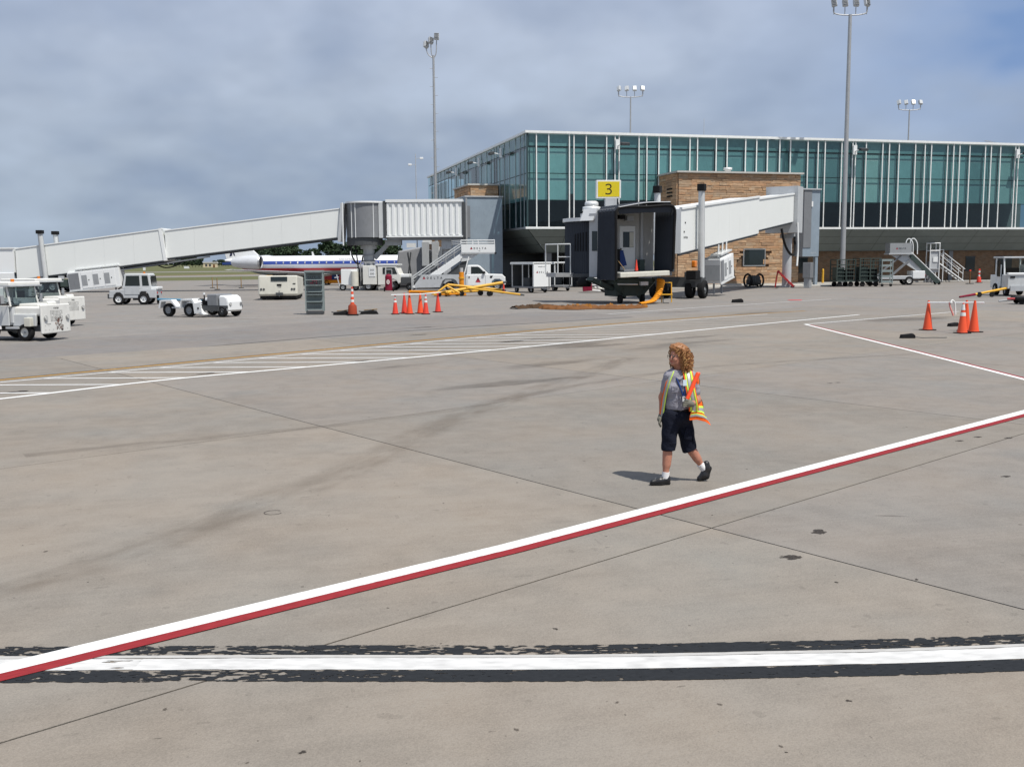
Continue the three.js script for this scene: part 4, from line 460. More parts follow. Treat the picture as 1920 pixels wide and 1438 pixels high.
function cabTug(label, pos, turn, num, rust) {
  const t = thing('baggage_tug', label, 'tug', pos, turn, 'baggage tugs'), w = 1.5;
  box(t, 'chassis', M.dgrey, [2.7, 0.22, 1.0], [-0.1, 0.32, 0]);
  for (const s of [-1, 1]) { wheel(t, 0.37, 0.26, [-0.8, 0.37, s * 0.66], { ry: s < 0 ? Math.PI : 0 }); wheel(t, 0.29, 0.22, [0.62, 0.29, s * 0.58], { ry: s < 0 ? Math.PI : 0 }); }
  // front guard plate with punched grille
  box(t, 'front_plate', M.tug, [0.09, 1.0, w * 0.98], [1.36, 0.24, 0], { r: 0.04 }); print(t, 'grille', 1.36, 0.94, grillePrint(num, rust), [1.412, 0.75, 0], Math.PI / 2);
  for (const s of [-1, 1]) { const l = cyl(t, 'headlight', M.steel, 0.085, 0.06, [1.42, 0.78, s * 0.56], { rz: Math.PI / 2, seg: 16 }); cyl(l, 'lens', M.lamp, 0.065, 0.02, [0, -0.035, 0], { seg: 16 }); }
  box(t, 'hood', M.tug, [1.2, 0.34, 1.06], [0.72, 0.84, 0], { r: 0.09 }); box(t, 'hood_top', M.whiteB, [0.8, 0.12, 0.8], [0.62, 1.15, 0], { r: 0.05 }); cyl(t, 'air_filter', M.whiteB, 0.1, 0.42, [0.95, 1.24, -0.28], { rx: Math.PI / 2 });
  for (const s of [-1, 1]) { box(t, 'engine_side', M.offwhite, [0.95, 0.42, 0.1], [0.58, 0.5, s * 0.56], { r: 0.03 }); box(t, 'step', M.lgrey, [0.5, 0.06, 0.3], [0.2, 0.42, s * 0.62]); box(t, 'tool_box', M.cream, [0.26, 0.3, 0.2], [0.82, 0.5, s * 0.66], { r: 0.02 }); }
  // cab: open shell of panels, posts, glass and roof
  box(t, 'cab_floor', M.mgrey, [1.75, 0.06, 1.36], [-0.75, 0.55, 0]); box(t, 'dashboard', M.offwhite, [0.16, 0.62, 1.3], [0.1, 0.6, 0], { r: 0.03 }); box(t, 'rear_panel', M.tug, [0.06, 1.3, 1.36], [-1.6, 0.6, 0]);
  for (const s of [-1, 1]) { const d = box(t, 'door', M.offwhite, [0.98, 0.68, 0.05], [-0.42, 0.52, s * 0.70], { r: 0.02 }); box(d, 'handle', M.steel, [0.16, 0.03, 0.03], [-0.3, 0.2, s * 0.04]); box(t, 'side_panel', M.offwhite, [0.66, 0.68, 0.05], [-1.26, 0.52, s * 0.70]); const fw = part(t, 'wheel_arch', new THREE.TorusGeometry(0.47, 0.07, 8, 18, Math.PI), M.white); fw.position.set(-0.8, 0.4, s * 0.72);
    for (const [x, lean] of [[0.14, -0.14], [-0.94, 0], [-1.56, 0]]) bar(t, 'post', M.tug, [x, 1.18, s * 0.69], [x + lean, 1.86, s * 0.67], 0.045, 0.045, 4); const gl = part(t, 'side_glass', new THREE.PlaneGeometry(0.92, 0.6), M.clear); gl.position.set(-0.44, 1.51, s * 0.69); box(t, 'window_bar', M.tug, [1.7, 0.05, 0.05], [-0.72, 1.17, s * 0.7]); bar(t, 'mirror_arm', M.black, [0.1, 1.3, s * 0.72], [0.06, 1.36, s * 0.92], 0.012); box(t, 'mirror', M.grey, [0.05, 0.3, 0.16], [0.05, 1.28, s * 0.95], { r: 0.02 }); }
  const ws = part(t, 'windscreen', new THREE.PlaneGeometry(1.3, 0.66), M.clear); ws.position.set(0.09, 1.53, 0); ws.rotation.set(0, Math.PI / 2, 0); ws.rotation.order = 'YXZ'; ws.rotation.x = -0.18; box(t, 'screen_frame', M.black, [0.05, 0.05, 1.34], [0.16, 1.17, 0]); box(t, 'screen_frame', M.black, [0.05, 0.04, 1.34], [0.03, 1.83, 0]);
  box(t, 'roof', M.tug, [1.85, 0.14, 1.56], [-0.72, 1.88, 0], { r: 0.04 }); box(t, 'roof_rail', M.lgrey, [1.9, 0.05, 1.6], [-0.7, 1.86, 0]); cyl(t, 'beacon', M.amberLens, 0.06, 0.1, [-0.05, 2.07, 0.3]); box(t, 'seat', M.black, [0.45, 0.4, 0.5], [-0.95, 0.6, 0.2], { r: 0.05 }); box(t, 'seat_back', M.black, [0.12, 0.55, 0.48], [-1.2, 0.95, 0.2], { r: 0.05 });
  const st = part(t, 'steering_wheel', new THREE.TorusGeometry(0.2, 0.018, 6, 20), M.black); st.position.set(-0.28, 1.14, 0.2); st.rotation.set(0, Math.PI / 2, 0); st.rotation.x = 0; bar(t, 'steering_column', M.black, [0.02, 0.95, 0.2], [-0.28, 1.14, 0.2], 0.025); return t;
}
const TUGL = cabTug('scuffed white baggage tug with rusty punched front plate and driver inside', [-7.55, 0, -38.9], -29 * D2R, '174785', true);
cabTug('white baggage tug with clean punched front plate parked behind the rusty one', [-8.2, 0, -47.4], -33 * D2R, '7626', false);
{ const t = thing('covered_baggage_cart', 'white panelled baggage cart lettered with airline name behind the rusty tug', 'cart', [-12.2, 0, -53.0], FACING - 0.05); box(t, 'body', M.white, [3.0, 1.75, 1.5], [0, 0.5, 0], { r: 0.03 }); box(t, 'chassis', M.dgrey, [2.8, 0.15, 1.2], [0, 0.34, 0]); for (const x of [-1, 1]) for (const z of [-0.55, 0.55]) wheel(t, 0.24, 0.14, [x, 0.24, z]); print(t, 'lettering', 1.9, 0.32, airline(true), [0.4, 1.9, 0.757], 0); }

{ // modern cab tug pulling the transporter
  const t = thing('baggage_tug', 'pale grey cab tug with white wheel rims and blue tow bar', 'tug', [-6.75, 0, -70.3], FACING + Math.PI + 0.06, 'baggage tugs');
  const body = M.lgrey; prism(t, 'body', body, [[-1.5, 0.42], [-1.5, 0.98], [-0.95, 1.02], [-0.35, 1.0], [0.65, 1.0], [1.45, 0.92], [1.5, 0.45], [1.22, 0.42], [1.18, 0.62], [1.02, 0.78], [0.78, 0.78], [0.62, 0.62], [0.58, 0.42], [-0.32, 0.42], [-0.38, 0.66], [-0.55, 0.84], [-0.85, 0.84], [-1.0, 0.66], [-1.08, 0.42]], 1.45, [0, 0, 0], { bevel: 0.04 });
  for (const z of [-0.62, 0.62]) { wheel(t, 0.36, 0.26, [0.9, 0.36, z], { rim: M.white, ry: z < 0 ? Math.PI : 0 }); wheel(t, 0.36, 0.26, [-0.68, 0.36, z], { rim: M.white, ry: z < 0 ? Math.PI : 0 }); }
  prism(t, 'cab', M.offwhite, [[-1.2, 1.0], [-1.1, 1.92], [-1.0, 2.0], [0.42, 2.0], [0.5, 1.92], [0.66, 1.0]], 1.3, [0, 0, 0], { bevel: 0.05 });
  for (const s of [-1, 1]) { const z = s * 0.655; prism(t, 'door_window', M.winGlass, [[-0.48, 1.22], [-0.46, 1.86], [0.36, 1.86], [0.46, 1.22]], 0.02, [0, 0, z]); prism(t, 'rear_window', M.winGlass, [[-1.06, 1.22], [-0.98, 1.86], [-0.62, 1.86], [-0.64, 1.22]], 0.02, [0, 0, z]); box(t, 'door_handle', M.black, [0.1, 0.06, 0.03], [-0.36, 1.1, s * 0.66]); box(t, 'door', body, [0.95, 0.5, 0.03], [0.02, 0.66, s * 0.735], { r: 0.01 }); }
  box(t, 'front_screen', M.winGlass, [0.02, 0.6, 1.1], [0.62, 1.24, 0], { rz: 0.17 }); box(t, 'rear_screen', M.winGlass, [0.02, 0.6, 1.1], [-1.2, 1.25, 0], { rz: -0.1 }); box(t, 'tail_light_box', M.white, [0.45, 0.16, 1.2], [-1.35, 0.98, 0], { r: 0.03 }); for (const z of [-0.45, 0.45]) cyl(t, 'tail_light', M.red, 0.06, 0.04, [-1.52, 0.75, z], { rz: Math.PI / 2 }); bar(t, 'exhaust', M.black, [0.95, 1.0, -0.5], [0.75, 1.15, -0.4], 0.05); cyl(t, 'beacon', M.amberLens, 0.07, 0.1, [-0.6, 2.05, 0]); box(t, 'battery_box', M.grey, [0.4, 0.34, 0.3], [0.15, 0.25, 0.62]); box(t, 'front_bumper', M.dgrey, [0.1, 0.3, 1.3], [1.55, 0.4, 0]);
}
{ const t = thing('tow_bar', 'short blue tow bar hitched to the pale grey tug', 'tow bar', [-3.7, 0, -64.6], -0.72); bar(t, 'bar', M.skyblue, [-1.9, 0.45, -0.1], [1.6, 0.42, 0.1], 0.07); bar(t, 'bar', M.skyblue, [1.0, 0.43, 0.0], [1.6, 0.42, -0.35], 0.06); box(t, 'hitch_pin', M.black, [0.1, 0.5, 0.1], [-1.9, 0.2, -0.1]); box(t, 'hitch_pin', M.black, [0.08, 0.42, 0.08], [1.6, 0.02, 0.1]); }
{ // bare transporter chassis with white mudguards and rounded nose
  const t = thing('transporter_chassis', 'low bare transporter chassis with white mudguards and rounded white nose', 'trailer', [-1.75, 0, -52.9], FACING - 0.40);
  for (const z of [-0.55, 0.55]) { box(t, 'frame_rail', M.dgrey, [3.6, 0.14, 0.12], [-0.1, 0.42, z]); } for (const x of [-1.7, -0.9, -0.1, 0.7]) box(t, 'cross_member', M.mgrey, [0.1, 0.12, 1.0], [x, 0.44, 0]);
  for (const z of [-0.85, 0.85]) { wheel(t, 0.33, 0.24, [-1.65, 0.33, z], { rim: M.grey, ry: z < 0 ? Math.PI : 0 }); wheel(t, 0.33, 0.24, [-0.35, 0.33, z], { rim: M.grey, ry: z < 0 ? Math.PI : 0 }); wheel(t, 0.28, 0.2, [1.35, 0.28, z * 0.6], { rim: M.dgrey }); }
  for (const z of [-0.86, 0.86]) { const s = Math.sign(z); prism(t, 'mudguard', M.white, [[-0.52, 0.42], [-0.40, 0.82], [0.30, 0.84], [0.62, 0.50], [0.58, 0.44], [0.26, 0.76], [-0.34, 0.74], [-0.44, 0.42]], 0.36, [-1.65, 0, z]); prism(t, 'mudguard', M.white, [[-0.50, 0.42], [-0.38, 0.88], [0.30, 0.90], [0.78, 0.24], [0.98, 0.16], [0.98, 0.12], [0.70, 0.16], [0.26, 0.80], [-0.34, 0.80], [-0.44, 0.42]], 0.38, [-0.35, 0, z]); const dsk = box(t, 'mud_flap', M.white, [0.46, 0.5, 0.03], [0.28, 0.2, s * 1.06], { rz: 0.15 }); cyl(dsk, 'reflector', M.black, 0.05, 0.02, [0.05, -0.02, s * 0.02], { rx: Math.PI / 2, seg: 12 }); box(t, 'running_board', M.lgrey, [0.7, 0.06, 0.3], [-1.0, 0.42, z]); }
  box(t, 'engine', M.dkgreen, [0.9, 0.42, 0.7], [0.75, 0.42, 0], { r: 0.05 }); box(t, 'gearbox', M.black, [0.5, 0.34, 0.5], [0.2, 0.5, 0.1], { r: 0.05 }); cyl(t, 'air_tank', M.lgrey, 0.14, 0.8, [0.6, 0.95, -0.1], { rz: Math.PI / 2 }); bar(t, 'steering_post', M.black, [0.05, 0.6, 0.2], [0.0, 1.08, 0.2], 0.03); cyl(t, 'post_knob', M.white, 0.06, 0.1, [0, 1.12, 0.2]); bar(t, 'hydraulic_pipe', M.dgrey, [-1.6, 0.72, 0.1], [0.9, 0.95, 0.0], 0.03); bar(t, 'hydraulic_pipe', M.steel, [-1.4, 0.62, -0.2], [0.5, 0.68, -0.2], 0.04); box(t, 'valve_block', M.white, [0.16, 0.14, 0.14], [0.35, 0.78, 0.42], { r: 0.04 }); box(t, 'side_skirt', M.dgrey, [1.1, 0.2, 0.06], [0.75, 0.3, 0.72]);
  prism(t, 'nose', M.white, [[1.15, 0.26], [1.15, 0.98], [1.22, 1.05], [1.5, 1.05], [1.68, 0.94], [1.74, 0.72], [1.74, 0.34], [1.64, 0.26]], 1.1, [0, 0, 0], { bevel: 0.08 }); box(t, 'nose_shroud', M.mgrey, [0.62, 0.66, 1.2], [0.8, 0.45, 0], { r: 0.06 }); const hl = cyl(t, 'headlight', M.steel, 0.085, 0.05, [1.74, 0.62, 0.4], { rz: Math.PI / 2 }); cyl(hl, 'lens', M.lamp, 0.06, 0.02, [0, -0.03, 0]); cyl(t, 'headlight', M.steel, 0.085, 0.05, [1.74, 0.62, -0.4], { rz: Math.PI / 2 });
}
{ // low boxy pushback tractor, front towards the apron
  const t = thing('pushback_tractor', 'low boxy cream pushback tractor under the parked jet', 'tractor', [2.75, 0, -76.3], FACING - Math.PI / 2 + 0.10);
  prism(t, 'body', M.cream, [[-2.1, 0.28], [-2.1, 1.55], [1.75, 1.72], [2.06, 1.66], [2.12, 0.42], [2.0, 0.28]], 2.75, [0, 0, 0], { bevel: 0.10 }); box(t, 'skirt', M.black, [4.0, 0.26, 2.55], [0, 0.08, 0]); box(t, 'front_window', M.winGlass, [0.03, 0.30, 1.15], [2.09, 1.33, -0.1], { rz: 0.04 }); box(t, 'cab_top', M.black, [0.9, 0.14, 1.0], [1.3, 1.72, -0.1], { r: 0.03 }); box(t, 'slot', M.black, [0.03, 0.12, 0.32], [2.105, 1.0, -0.1]); box(t, 'slot', M.black, [0.03, 0.05, 0.2], [2.1, 1.12, -1.15]); for (const z of [-1.15, -0.98, 0.98, 1.17]) cyl(t, 'headlight', M.dgrey, 0.075, 0.04, [2.12, 0.76, z], { rz: Math.PI / 2 }); box(t, 'tow_hitch', M.dgrey, [0.2, 0.22, 0.5], [2.18, 0.3, -0.1], { r: 0.03 }); bar(t, 'hitch_pin', M.steel, [2.22, 0.25, -0.1], [2.22, 0.66, -0.1], 0.04); print(t, 'maker_plate', 0.5, 0.14, word('TUG', '#3a3d40', 'bold italic', 0.9), [2.117, 0.92, -0.1], Math.PI / 2, { px: 128 }); for (const z of [-1.1, 1.1]) for (const x of [-1.3, 1.3]) wheel(t, 0.4, 0.3, [x, 0.4, z], { rim: M.grey }); box(t, 'rear_deck', M.yellow, [0.4, 0.08, 1.4], [-1.7, 1.62, 0.6]);
}
{ // stair truck: pickup cab, service bed, stair and railed landing
  const t = thing('stair_truck', 'white pickup stair truck with airline lettering and railed landing', 'truck', [18.95, 0, -91.2], FACING + 0.02);
  const zs = 1.0, body = M.white;
  // cab and hood outline with wheel opening
  prism(t, 'cab_lower', body, [[0.86, 0.42], [0.86, 1.42], [3.0, 1.48], [4.15, 1.44], [4.42, 1.18], [4.46, 0.52], [4.22, 0.46], [4.16, 0.80], [3.9, 1.0], [3.45, 1.0], [3.2, 0.8], [3.14, 0.42]], 1.95, [0, 0, 0], { bevel: 0.06 });
  prism(t, 'cab_upper', body, [[0.90, 1.42], [0.98, 2.22], [1.1, 2.30], [1.95, 2.30], [2.2, 2.18], [2.95, 1.46]], 1.72, [0, 0, 0], { bevel: 0.08 });
  for (const s of [-1, 1]) { prism(t, 'side_window', M.winGlass, [[1.32, 1.52], [1.34, 2.14], [1.95, 2.14], [2.12, 2.04], [2.62, 1.52]], 0.02, [0, 0, s * 0.872]); box(t, 'mirror', M.black, [0.22, 0.22, 0.2], [2.5, 1.5, s * 1.06], { r: 0.04 }); box(t, 'door_handle', M.black, [0.1, 0.16, 0.03], [1.15, 1.12, s * 0.985]); box(t, 'door_gap', M.grey, [0.02, 0.95, 0.015], [2.62, 0.45, s * 0.98]); box(t, 'door_gap', M.grey, [0.02, 0.95, 0.015], [1.02, 0.45, s * 0.98]); print(t, 'door_emblem', 0.62, 0.62, airline(false), [1.95, 0.98, s * 0.985], s > 0 ? 0 : Math.PI, { px: 256 }); prism(t, 'fender_badge', M.black, [[3.02, 1.2], [3.06, 1.32], [3.3, 1.32], [3.2, 1.12], [3.08, 1.12]], 0.02, [0, 0, s * 0.985]); box(t, 'sill_step', M.bluegrey, [1.9, 0.14, 0.1], [2.1, 0.3, s * 0.92]); wheel(t, 0.42, 0.28, [3.68, 0.42, s * 0.82], { ry: s < 0 ? Math.PI : 0, rim: M.grey }); wheel(t, 0.42, 0.3, [-0.65, 0.42, s * 0.84], { ry: s < 0 ? Math.PI : 0, rim: M.grey }); cyl(t, 'headlight', M.lamp, 0.12, 0.05, [4.4, 1.1, s * 0.7], { rz: Math.PI / 2 }); }
  prism(t, 'windscreen', M.winGlass, [[2.23, 2.14], [2.26, 2.16], [2.92, 1.54], [2.88, 1.52]], 1.5); box(t, 'front_bumper', M.black, [0.14, 0.3, 1.9], [4.5, 0.42, 0], { r: 0.04 }); box(t, 'chassis', M.dgrey, [8.0, 0.2, 0.9], [0.3, 0.42, 0]);
  for (const s of [-1, 1]) prism(t, 'bed_side', M.lgrey, [[-3.75, 0.3], [-3.75, 0.62], [-3.1, 1.45], [0.84, 1.47], [0.84, 0.46], [0.2, 0.44], [-0.05, 0.9], [-0.3, 1.05], [-1.0, 1.05], [-1.2, 0.9], [-1.45, 0.32]], 0.08, [0, 0, s * 1.0]); prism(t, 'wheel_arch', M.dgrey, [[-1.5, 0.34], [-1.25, 0.92], [-1.02, 1.08], [-0.28, 1.08], [-0.02, 0.92], [0.22, 0.46], [0.1, 0.46], [-0.3, 0.98], [-1.0, 0.98], [-1.38, 0.34]], 0.05, [0, 0, 1.05]);
  box(t, 'bed_floor', M.grey, [4.4, 0.08, 1.9], [-1.4, 1.36, 0]); print(t, 'bed_lettering', 1.9, 0.34, airline(true), [-2.15, 1.2, 1.046], 0);
  // stair flight
  const a0 = [-4.1, 0.35], a1 = [0.55, 3.4]; for (const s of [-1, 1]) { prism(t, 'stringer', M.white, [[a0[0], a0[1]], [a1[0], a1[1] + 0.05], [a1[0], a1[1] - 0.45], [a0[0] + 0.45, a0[1] - 0.15]], 0.08, [0, 0, s * 0.72]);
    for (const [h, m] of [[0.95, M.alu], [0.72, M.alu], [0.45, M.galv]]) bar(t, 'handrail', m, [a0[0] + 0.1, a0[1] + h, s * 0.76], [a1[0], a1[1] + h, s * 0.76], 0.03); for (let k = 0; k < 7; k++) { const u = k / 6, x = mix(a0[0] + 0.1, a1[0], u), y = mix(a0[1], a1[1], u); bar(t, 'baluster', M.galv, [x, y, s * 0.76], [x, y + 0.95, s * 0.76], 0.022); } bar(t, 'newel', M.alu, [a0[0] + 0.05, 0.05, s * 0.76], [a0[0] + 0.05, 1.3, s * 0.76], 0.035); }
  for (let k = 0; k < 15; k++) { const u = (k + 0.5) / 15; box(t, 'tread', M.galv, [0.28, 0.04, 1.36], [mix(a0[0], a1[0], u), mix(a0[1], a1[1], u) - 0.05, 0]); }
  prism(t, 'riser_panel', M.white, [[-3.0, 0.95], [0.4, 3.2], [0.4, 2.7], [-2.2, 0.95]], 0.04, [0, 0, 0.80]); prism(t, 'bed_guard', M.dgrey, [[-0.9, 1.5], [1.0, 2.95], [0.78, 1.5]], 0.04, [0, 0, 0.55]); beam(t, 'lift_strut', M.white, [0.72, 1.5, 0.7], [1.15, 3.1, 0.7], 0.1, 0.1); beam(t, 'lift_strut', M.white, [0.72, 1.5, -0.7], [1.15, 3.1, -0.7], 0.1, 0.1);
  prism(t, 'landing_bracket', M.offwhite, [[0.45, 3.3], [2.0, 3.3], [1.1, 2.7], [0.45, 2.6]], 1.4); box(t, 'landing_floor', M.lgrey, [3.15, 0.14, 1.7], [1.98, 3.3, 0]);
  for (const s of [-1, 1]) { box(t, 'landing_panel', M.white, [3.05, 0.72, 0.05], [2.0, 3.44, s * 0.82]); for (const y of [4.3, 4.52]) bar(t, 'landing_rail', M.white, [0.42, y, s * 0.82], [3.5, y, s * 0.82], 0.035); for (const x of [0.42, 1.5, 2.0, 3.48]) bar(t, 'landing_post', M.white, [x, 4.1, s * 0.82], [x, 4.52, s * 0.82], 0.03); } print(t, 'landing_lettering', 1.55, 0.3, airline(true), [2.0, 3.82, 0.85], 0); print(t, 'landing_number', 0.3, 0.08, word('4065', '#333', 'bold', 0.95), [2.1, 3.55, 0.85], 0, { px: 128 }); cyl(t, 'landing_bumper', M.black, 0.1, 1.7, [3.55, 3.36, 0], { rx: Math.PI / 2 });
  for (let k = 0; k < 3; k++) bar(t, 'folded_rail', M.galv, [-0.4, 4.15 + k * 0.16, 0.82], [0.45, 4.2 + k * 0.15, 0.82], 0.03);
}
{ // tow bars heaped in front of the stair truck
  const tb = (label, a, b, r, m, head) => { const A = new THREE.Vector3(...a), B = new THREE.Vector3(...b), t = thing('tow_bar', label, 'tow bar', [16.33, 0, -75.94], FACING, 'yellow tow bars in a heap'); bar(t, 'bar', m, a, b, r, r * 0.9, 10); const d = B.clone().sub(A).normalize(), n = new THREE.Vector3(-d.z, 0, d.x); bar(t, 'hitch_head', M.dgrey, b, B.clone().addScaledVector(d, 0.3).toArray(), r * 0.8, r * 0.6); cyl(t, 'eye', m, r * 1.6, 0.08, A.toArray()); if (head) for (const s of [-0.22, 0.22]) { const c = A.clone().lerp(B, head).addScaledVector(n, s); cyl(t, 'wheel', M.rubber, 0.2, 0.12, [c.x, 0.2, c.z], { rx: Math.PI / 2, rz: 0.3 }); } bar(t, 'axle', M.yellow, A.clone().lerp(B, head || 0.3).addScaledVector(n, -0.3).toArray(), A.clone().lerp(B, head || 0.3).addScaledVector(n, 0.3).toArray(), 0.05); return t; };
  tb('thick yellow tow bar lying highest and slanting up to the pickup wheel', [-2.24, 0.16, 0.6], [2.95, 0.98, -0.9], 0.13, M.yellow, 0);
  tb('long amber tow bar flat on the concrete below the stair foot', [-4.3, 0.32, -1.5], [-0.5, 0.22, 0.3], 0.11, M.amber, 0.8); tb('thin yellow tow bar sloping down to the ground beyond its wheels', [0.3, 0.62, 0.3], [4.3, 0.1, 0.9], 0.085, M.yellow, 0.42); tb('short yellow tow bar propped across the middle of the heap', [-1.3, 0.85, -0.8], [2.9, 0.40, -1.2], 0.1, M.yellow, 0.6); tb('yellow tow bar under the heap beside its rear wheels', [-1.2, 0.3, 1.0], [1.2, 0.32, -2.2], 0.1, M.yellow, 0.35);
  const t = thing('triangular_tow_bar', 'triangular yellow tow frame at the stair side of the heap', 'tow bar', [15.0, 0, -75.6], FACING); bar(t, 'side_tube', M.yellow, [-1.0, 0.15, 0.3], [-0.1, 0.82, 0], 0.08); bar(t, 'side_tube', M.yellow, [-0.1, 0.82, 0], [0.9, 0.25, 0.2], 0.08); bar(t, 'base_tube', M.amber, [-1.0, 0.12, 0.3], [0.9, 0.2, 0.2], 0.07); cyl(t, 'wheel', M.rubber, 0.16, 0.1, [-0.6, 0.16, 0.5], { rx: Math.PI / 2 });
  const b = thing('amber_post', 'upright amber jack cylinder standing behind the yellow tow bars', 'post', [16.5, 0, -77.6], 0); cyl(b, 'cylinder', M.amber, 0.19, 1.65, [0, 0.98, 0]); cyl(b, 'collar', M.yellow, 0.24, 0.12, [0, 1.35, 0]); cyl(b, 'piston', M.lgrey, 0.13, 0.35, [0, 1.95, 0]); box(b, 'foot', M.amber, [0.6, 0.16, 0.6], [0, 0, 0]);
}
// open baggage carts
function baggageCart(label, pos, turn, lettered) { const t = thing('baggage_cart', label, 'cart', pos, turn, 'open sided baggage carts'); const L = 3.2, w = 1.75, y0 = 0.52, h = 1.9;
  box(t, 'deck', M.mgrey, [w, 0.14, L], [0, y0 - 0.14, -L / 2]); for (const x of [-w / 2 + 0.04, w / 2 - 0.04]) for (const z of [-0.06, -L + 0.06, -L / 2]) box(t, 'post', M.alu, [0.07, h, 0.07], [x, y0, z]); box(t, 'roof', M.white, [w + 0.16, 0.1, L + 0.16], [0, y0 + h, -L / 2], { r: 0.03 }); for (const x of [-w / 2 - 0.04, w / 2 + 0.04]) box(t, 'roof_rail', M.alu, [0.08, 0.12, L + 0.2], [x, y0 + h - 0.08, -L / 2]); if (lettered) { box(t, 'end_panel', M.white, [w - 0.02, h - 0.04, 0.05], [0, y0 - 0.02, 0.03]); print(t, 'panel_lettering', 1.25, 0.24, airline(true), [0, y0 + 1.2, 0.062], 0); print(t, 'panel_note', 1.0, 0.12, word('ASSEMBLY & CART', '#333', 'bold', 0.8), [0, y0 + 1.62, 0.062], 0, { px: 256 }); } box(t, 'end_panel', M.dgrey, [w - 0.04, h - 0.06, 0.05], [0, y0, -L + 0.02]); loft(t, 'side_curtain', M.black, [[[w / 2 - 0.05, y0 + 0.02, -0.15], [w / 2 - 0.05, y0 + 0.02, -L + 0.15]], [[w / 2 - 0.03, y0 + h - 0.1, -0.15], [w / 2 - 0.03, y0 + h - 0.1, -L + 0.15]]]);
  box(t, 'luggage', M.dgrey, [0.9, 0.7, 1.2], [0.1, y0, -1.9], { r: 0.08 }); for (const z of [-0.5, -L + 0.5]) for (const x of [-0.68, 0.68]) { const k = wheel(t, 0.24, 0.16, [x, 0.24, z], { rim: M.grey, ry: Math.PI / 2 }); } beam(t, 'draw_bar', M.grey, [0, 0.34, 0], [0.15, 0.3, 0.85], 0.09, 0.07); bar(t, 'draw_handle', M.dgrey, [0.15, 0.3, 0.82], [0.3, 1.5, 0.6], 0.04); return t; }
baggageCart('open baggage cart with white lettered end panel beside the pickup', [24.0, 0, -80.9], 19 * D2R, true); baggageCart('dark open baggage cart behind the white lettered one', [27.0, 0, -84.4], 10 * D2R, false);
{ const t = thing('lavatory_cart', 'small two wheeled cart with white tank and maroon box', 'cart', [28.2, 0, -80.2], FACING); box(t, 'tank', M.white, [1.85, 0.55, 1.2], [0.2, 0.72, 0], { r: 0.05 }); box(t, 'tank_band', M.lgrey, [1.9, 0.06, 1.24], [0.2, 0.96, 0]); box(t, 'tank_seam', M.grey, [0.04, 0.5, 0.02], [0.45, 0.75, 0.61]); box(t, 'deck', M.white, [2.1, 0.12, 1.3], [0.2, 0.56, 0]); box(t, 'box', M.maroon, [0.75, 0.62, 0.7], [-0.5, 0.12, 0.75], { r: 0.03, rz: 0.08 }); for (const z of [-0.6, 0.6]) wheel(t, 0.28, 0.16, [0.95, 0.28, z], { rim: M.dgrey }); bar(t, 'axle', M.whiteB, [0.1, 0.4, 0.7], [0.9, 0.28, 0.6], 0.08); cyl(t, 'valve', M.whiteB, 0.14, 0.3, [0.45, 0.46, 0.72]); bar(t, 'draw_bar', M.white, [-0.2, 0.2, 0.8], [0.6, 0.12, 0.85], 0.05); }
{ // blunt white service truck with its sign board
  const t = thing('service_truck', 'blunt cream service truck beside the bridge drum column', 'truck', [13.4, 0, -95.0], FACING - 0.1); prism(t, 'cab', M.whiteB, [[-1.0, 0.5], [-1.0, 2.3], [0.75, 2.3], [1.05, 1.55], [1.15, 1.5], [1.15, 0.72], [0.95, 0.6], [0.78, 0.9], [0.5, 1.05], [0.15, 1.05], [-0.15, 0.88], [-0.32, 0.5]], 1.9, [0, 0, 0], { bevel: 0.06 }); prism(t, 'side_window', M.winGlass, [[-0.5, 1.52], [-0.5, 2.12], [0.62, 2.12], [0.86, 1.52]], 0.02, [0, 0, 0.96]); box(t, 'window_bar', M.whiteB, [0.06, 0.62, 0.03], [-0.2, 1.5, 0.97]); box(t, 'hood', M.white, [0.8, 0.3, 1.6], [1.5, 1.2, 0], { r: 0.06 }); box(t, 'front_frame', M.dgrey, [1.3, 0.55, 1.7], [1.7, 0.62, 0], { r: 0.04 }); box(t, 'roof', M.white, [2.1, 0.12, 2.0], [-0.1, 2.32, 0], { r: 0.03 }); box(t, 'rear_body', M.whiteB, [1.3, 1.75, 1.9], [-1.75, 0.55, 0], { r: 0.05 }); box(t, 'sign_board', M.white, [0.6, 0.85, 0.03], [-1.5, 1.3, 0.97]); print(t, 'sign_marks', 0.5, 0.7, (g, w, h) => { g.strokeStyle = '#444'; g.lineWidth = w * 0.06; for (const x of [0.3, 0.7]) for (const y of [0.25, 0.75]) { g.beginPath(); g.arc(w * x, h * y, w * 0.14, 0, 7); g.stroke(); } }, [-1.5, 1.73, 0.992], 0, { px: 64 }); for (const z of [-0.8, 0.8]) { wheel(t, 0.42, 0.28, [0.32, 0.42, z], { rim: M.grey, ry: z < 0 ? Math.PI : 0 }); wheel(t, 0.42, 0.28, [-1.9, 0.42, z], { rim: M.grey, ry: z < 0 ? Math.PI : 0 }); wheel(t, 0.36, 0.25, [2.0, 0.36, z], { rim: M.dgrey }); } box(t, 'headlight', M.lamp, [0.04, 0.2, 0.2], [1.17, 1.1, 0.7]); }
{ const t = thing('ground_power_cart', 'small white ground power cart left of the drum column', 'cart', [9.75, 0, -96.2], FACING); box(t, 'casing', M.white, [1.5, 1.5, 1.0], [0, 0.5, 0], { r: 0.05 }); cyl(t, 'roll', M.cream, 0.36, 1.35, [0.55, 1.1, 0.62]); for (const x of [-0.6, 0.6]) wheel(t, 0.32, 0.2, [x, 0.32, 0.4], { rim: M.grey }); bar(t, 'handle', M.lgrey, [-0.9, 0.4, 0.5], [-1.15, 1.5, 0.5], 0.05); bar(t, 'handle', M.lgrey, [-1.35, 1.2, 0.5], [-0.95, 1.25, 0.5], 0.05); }
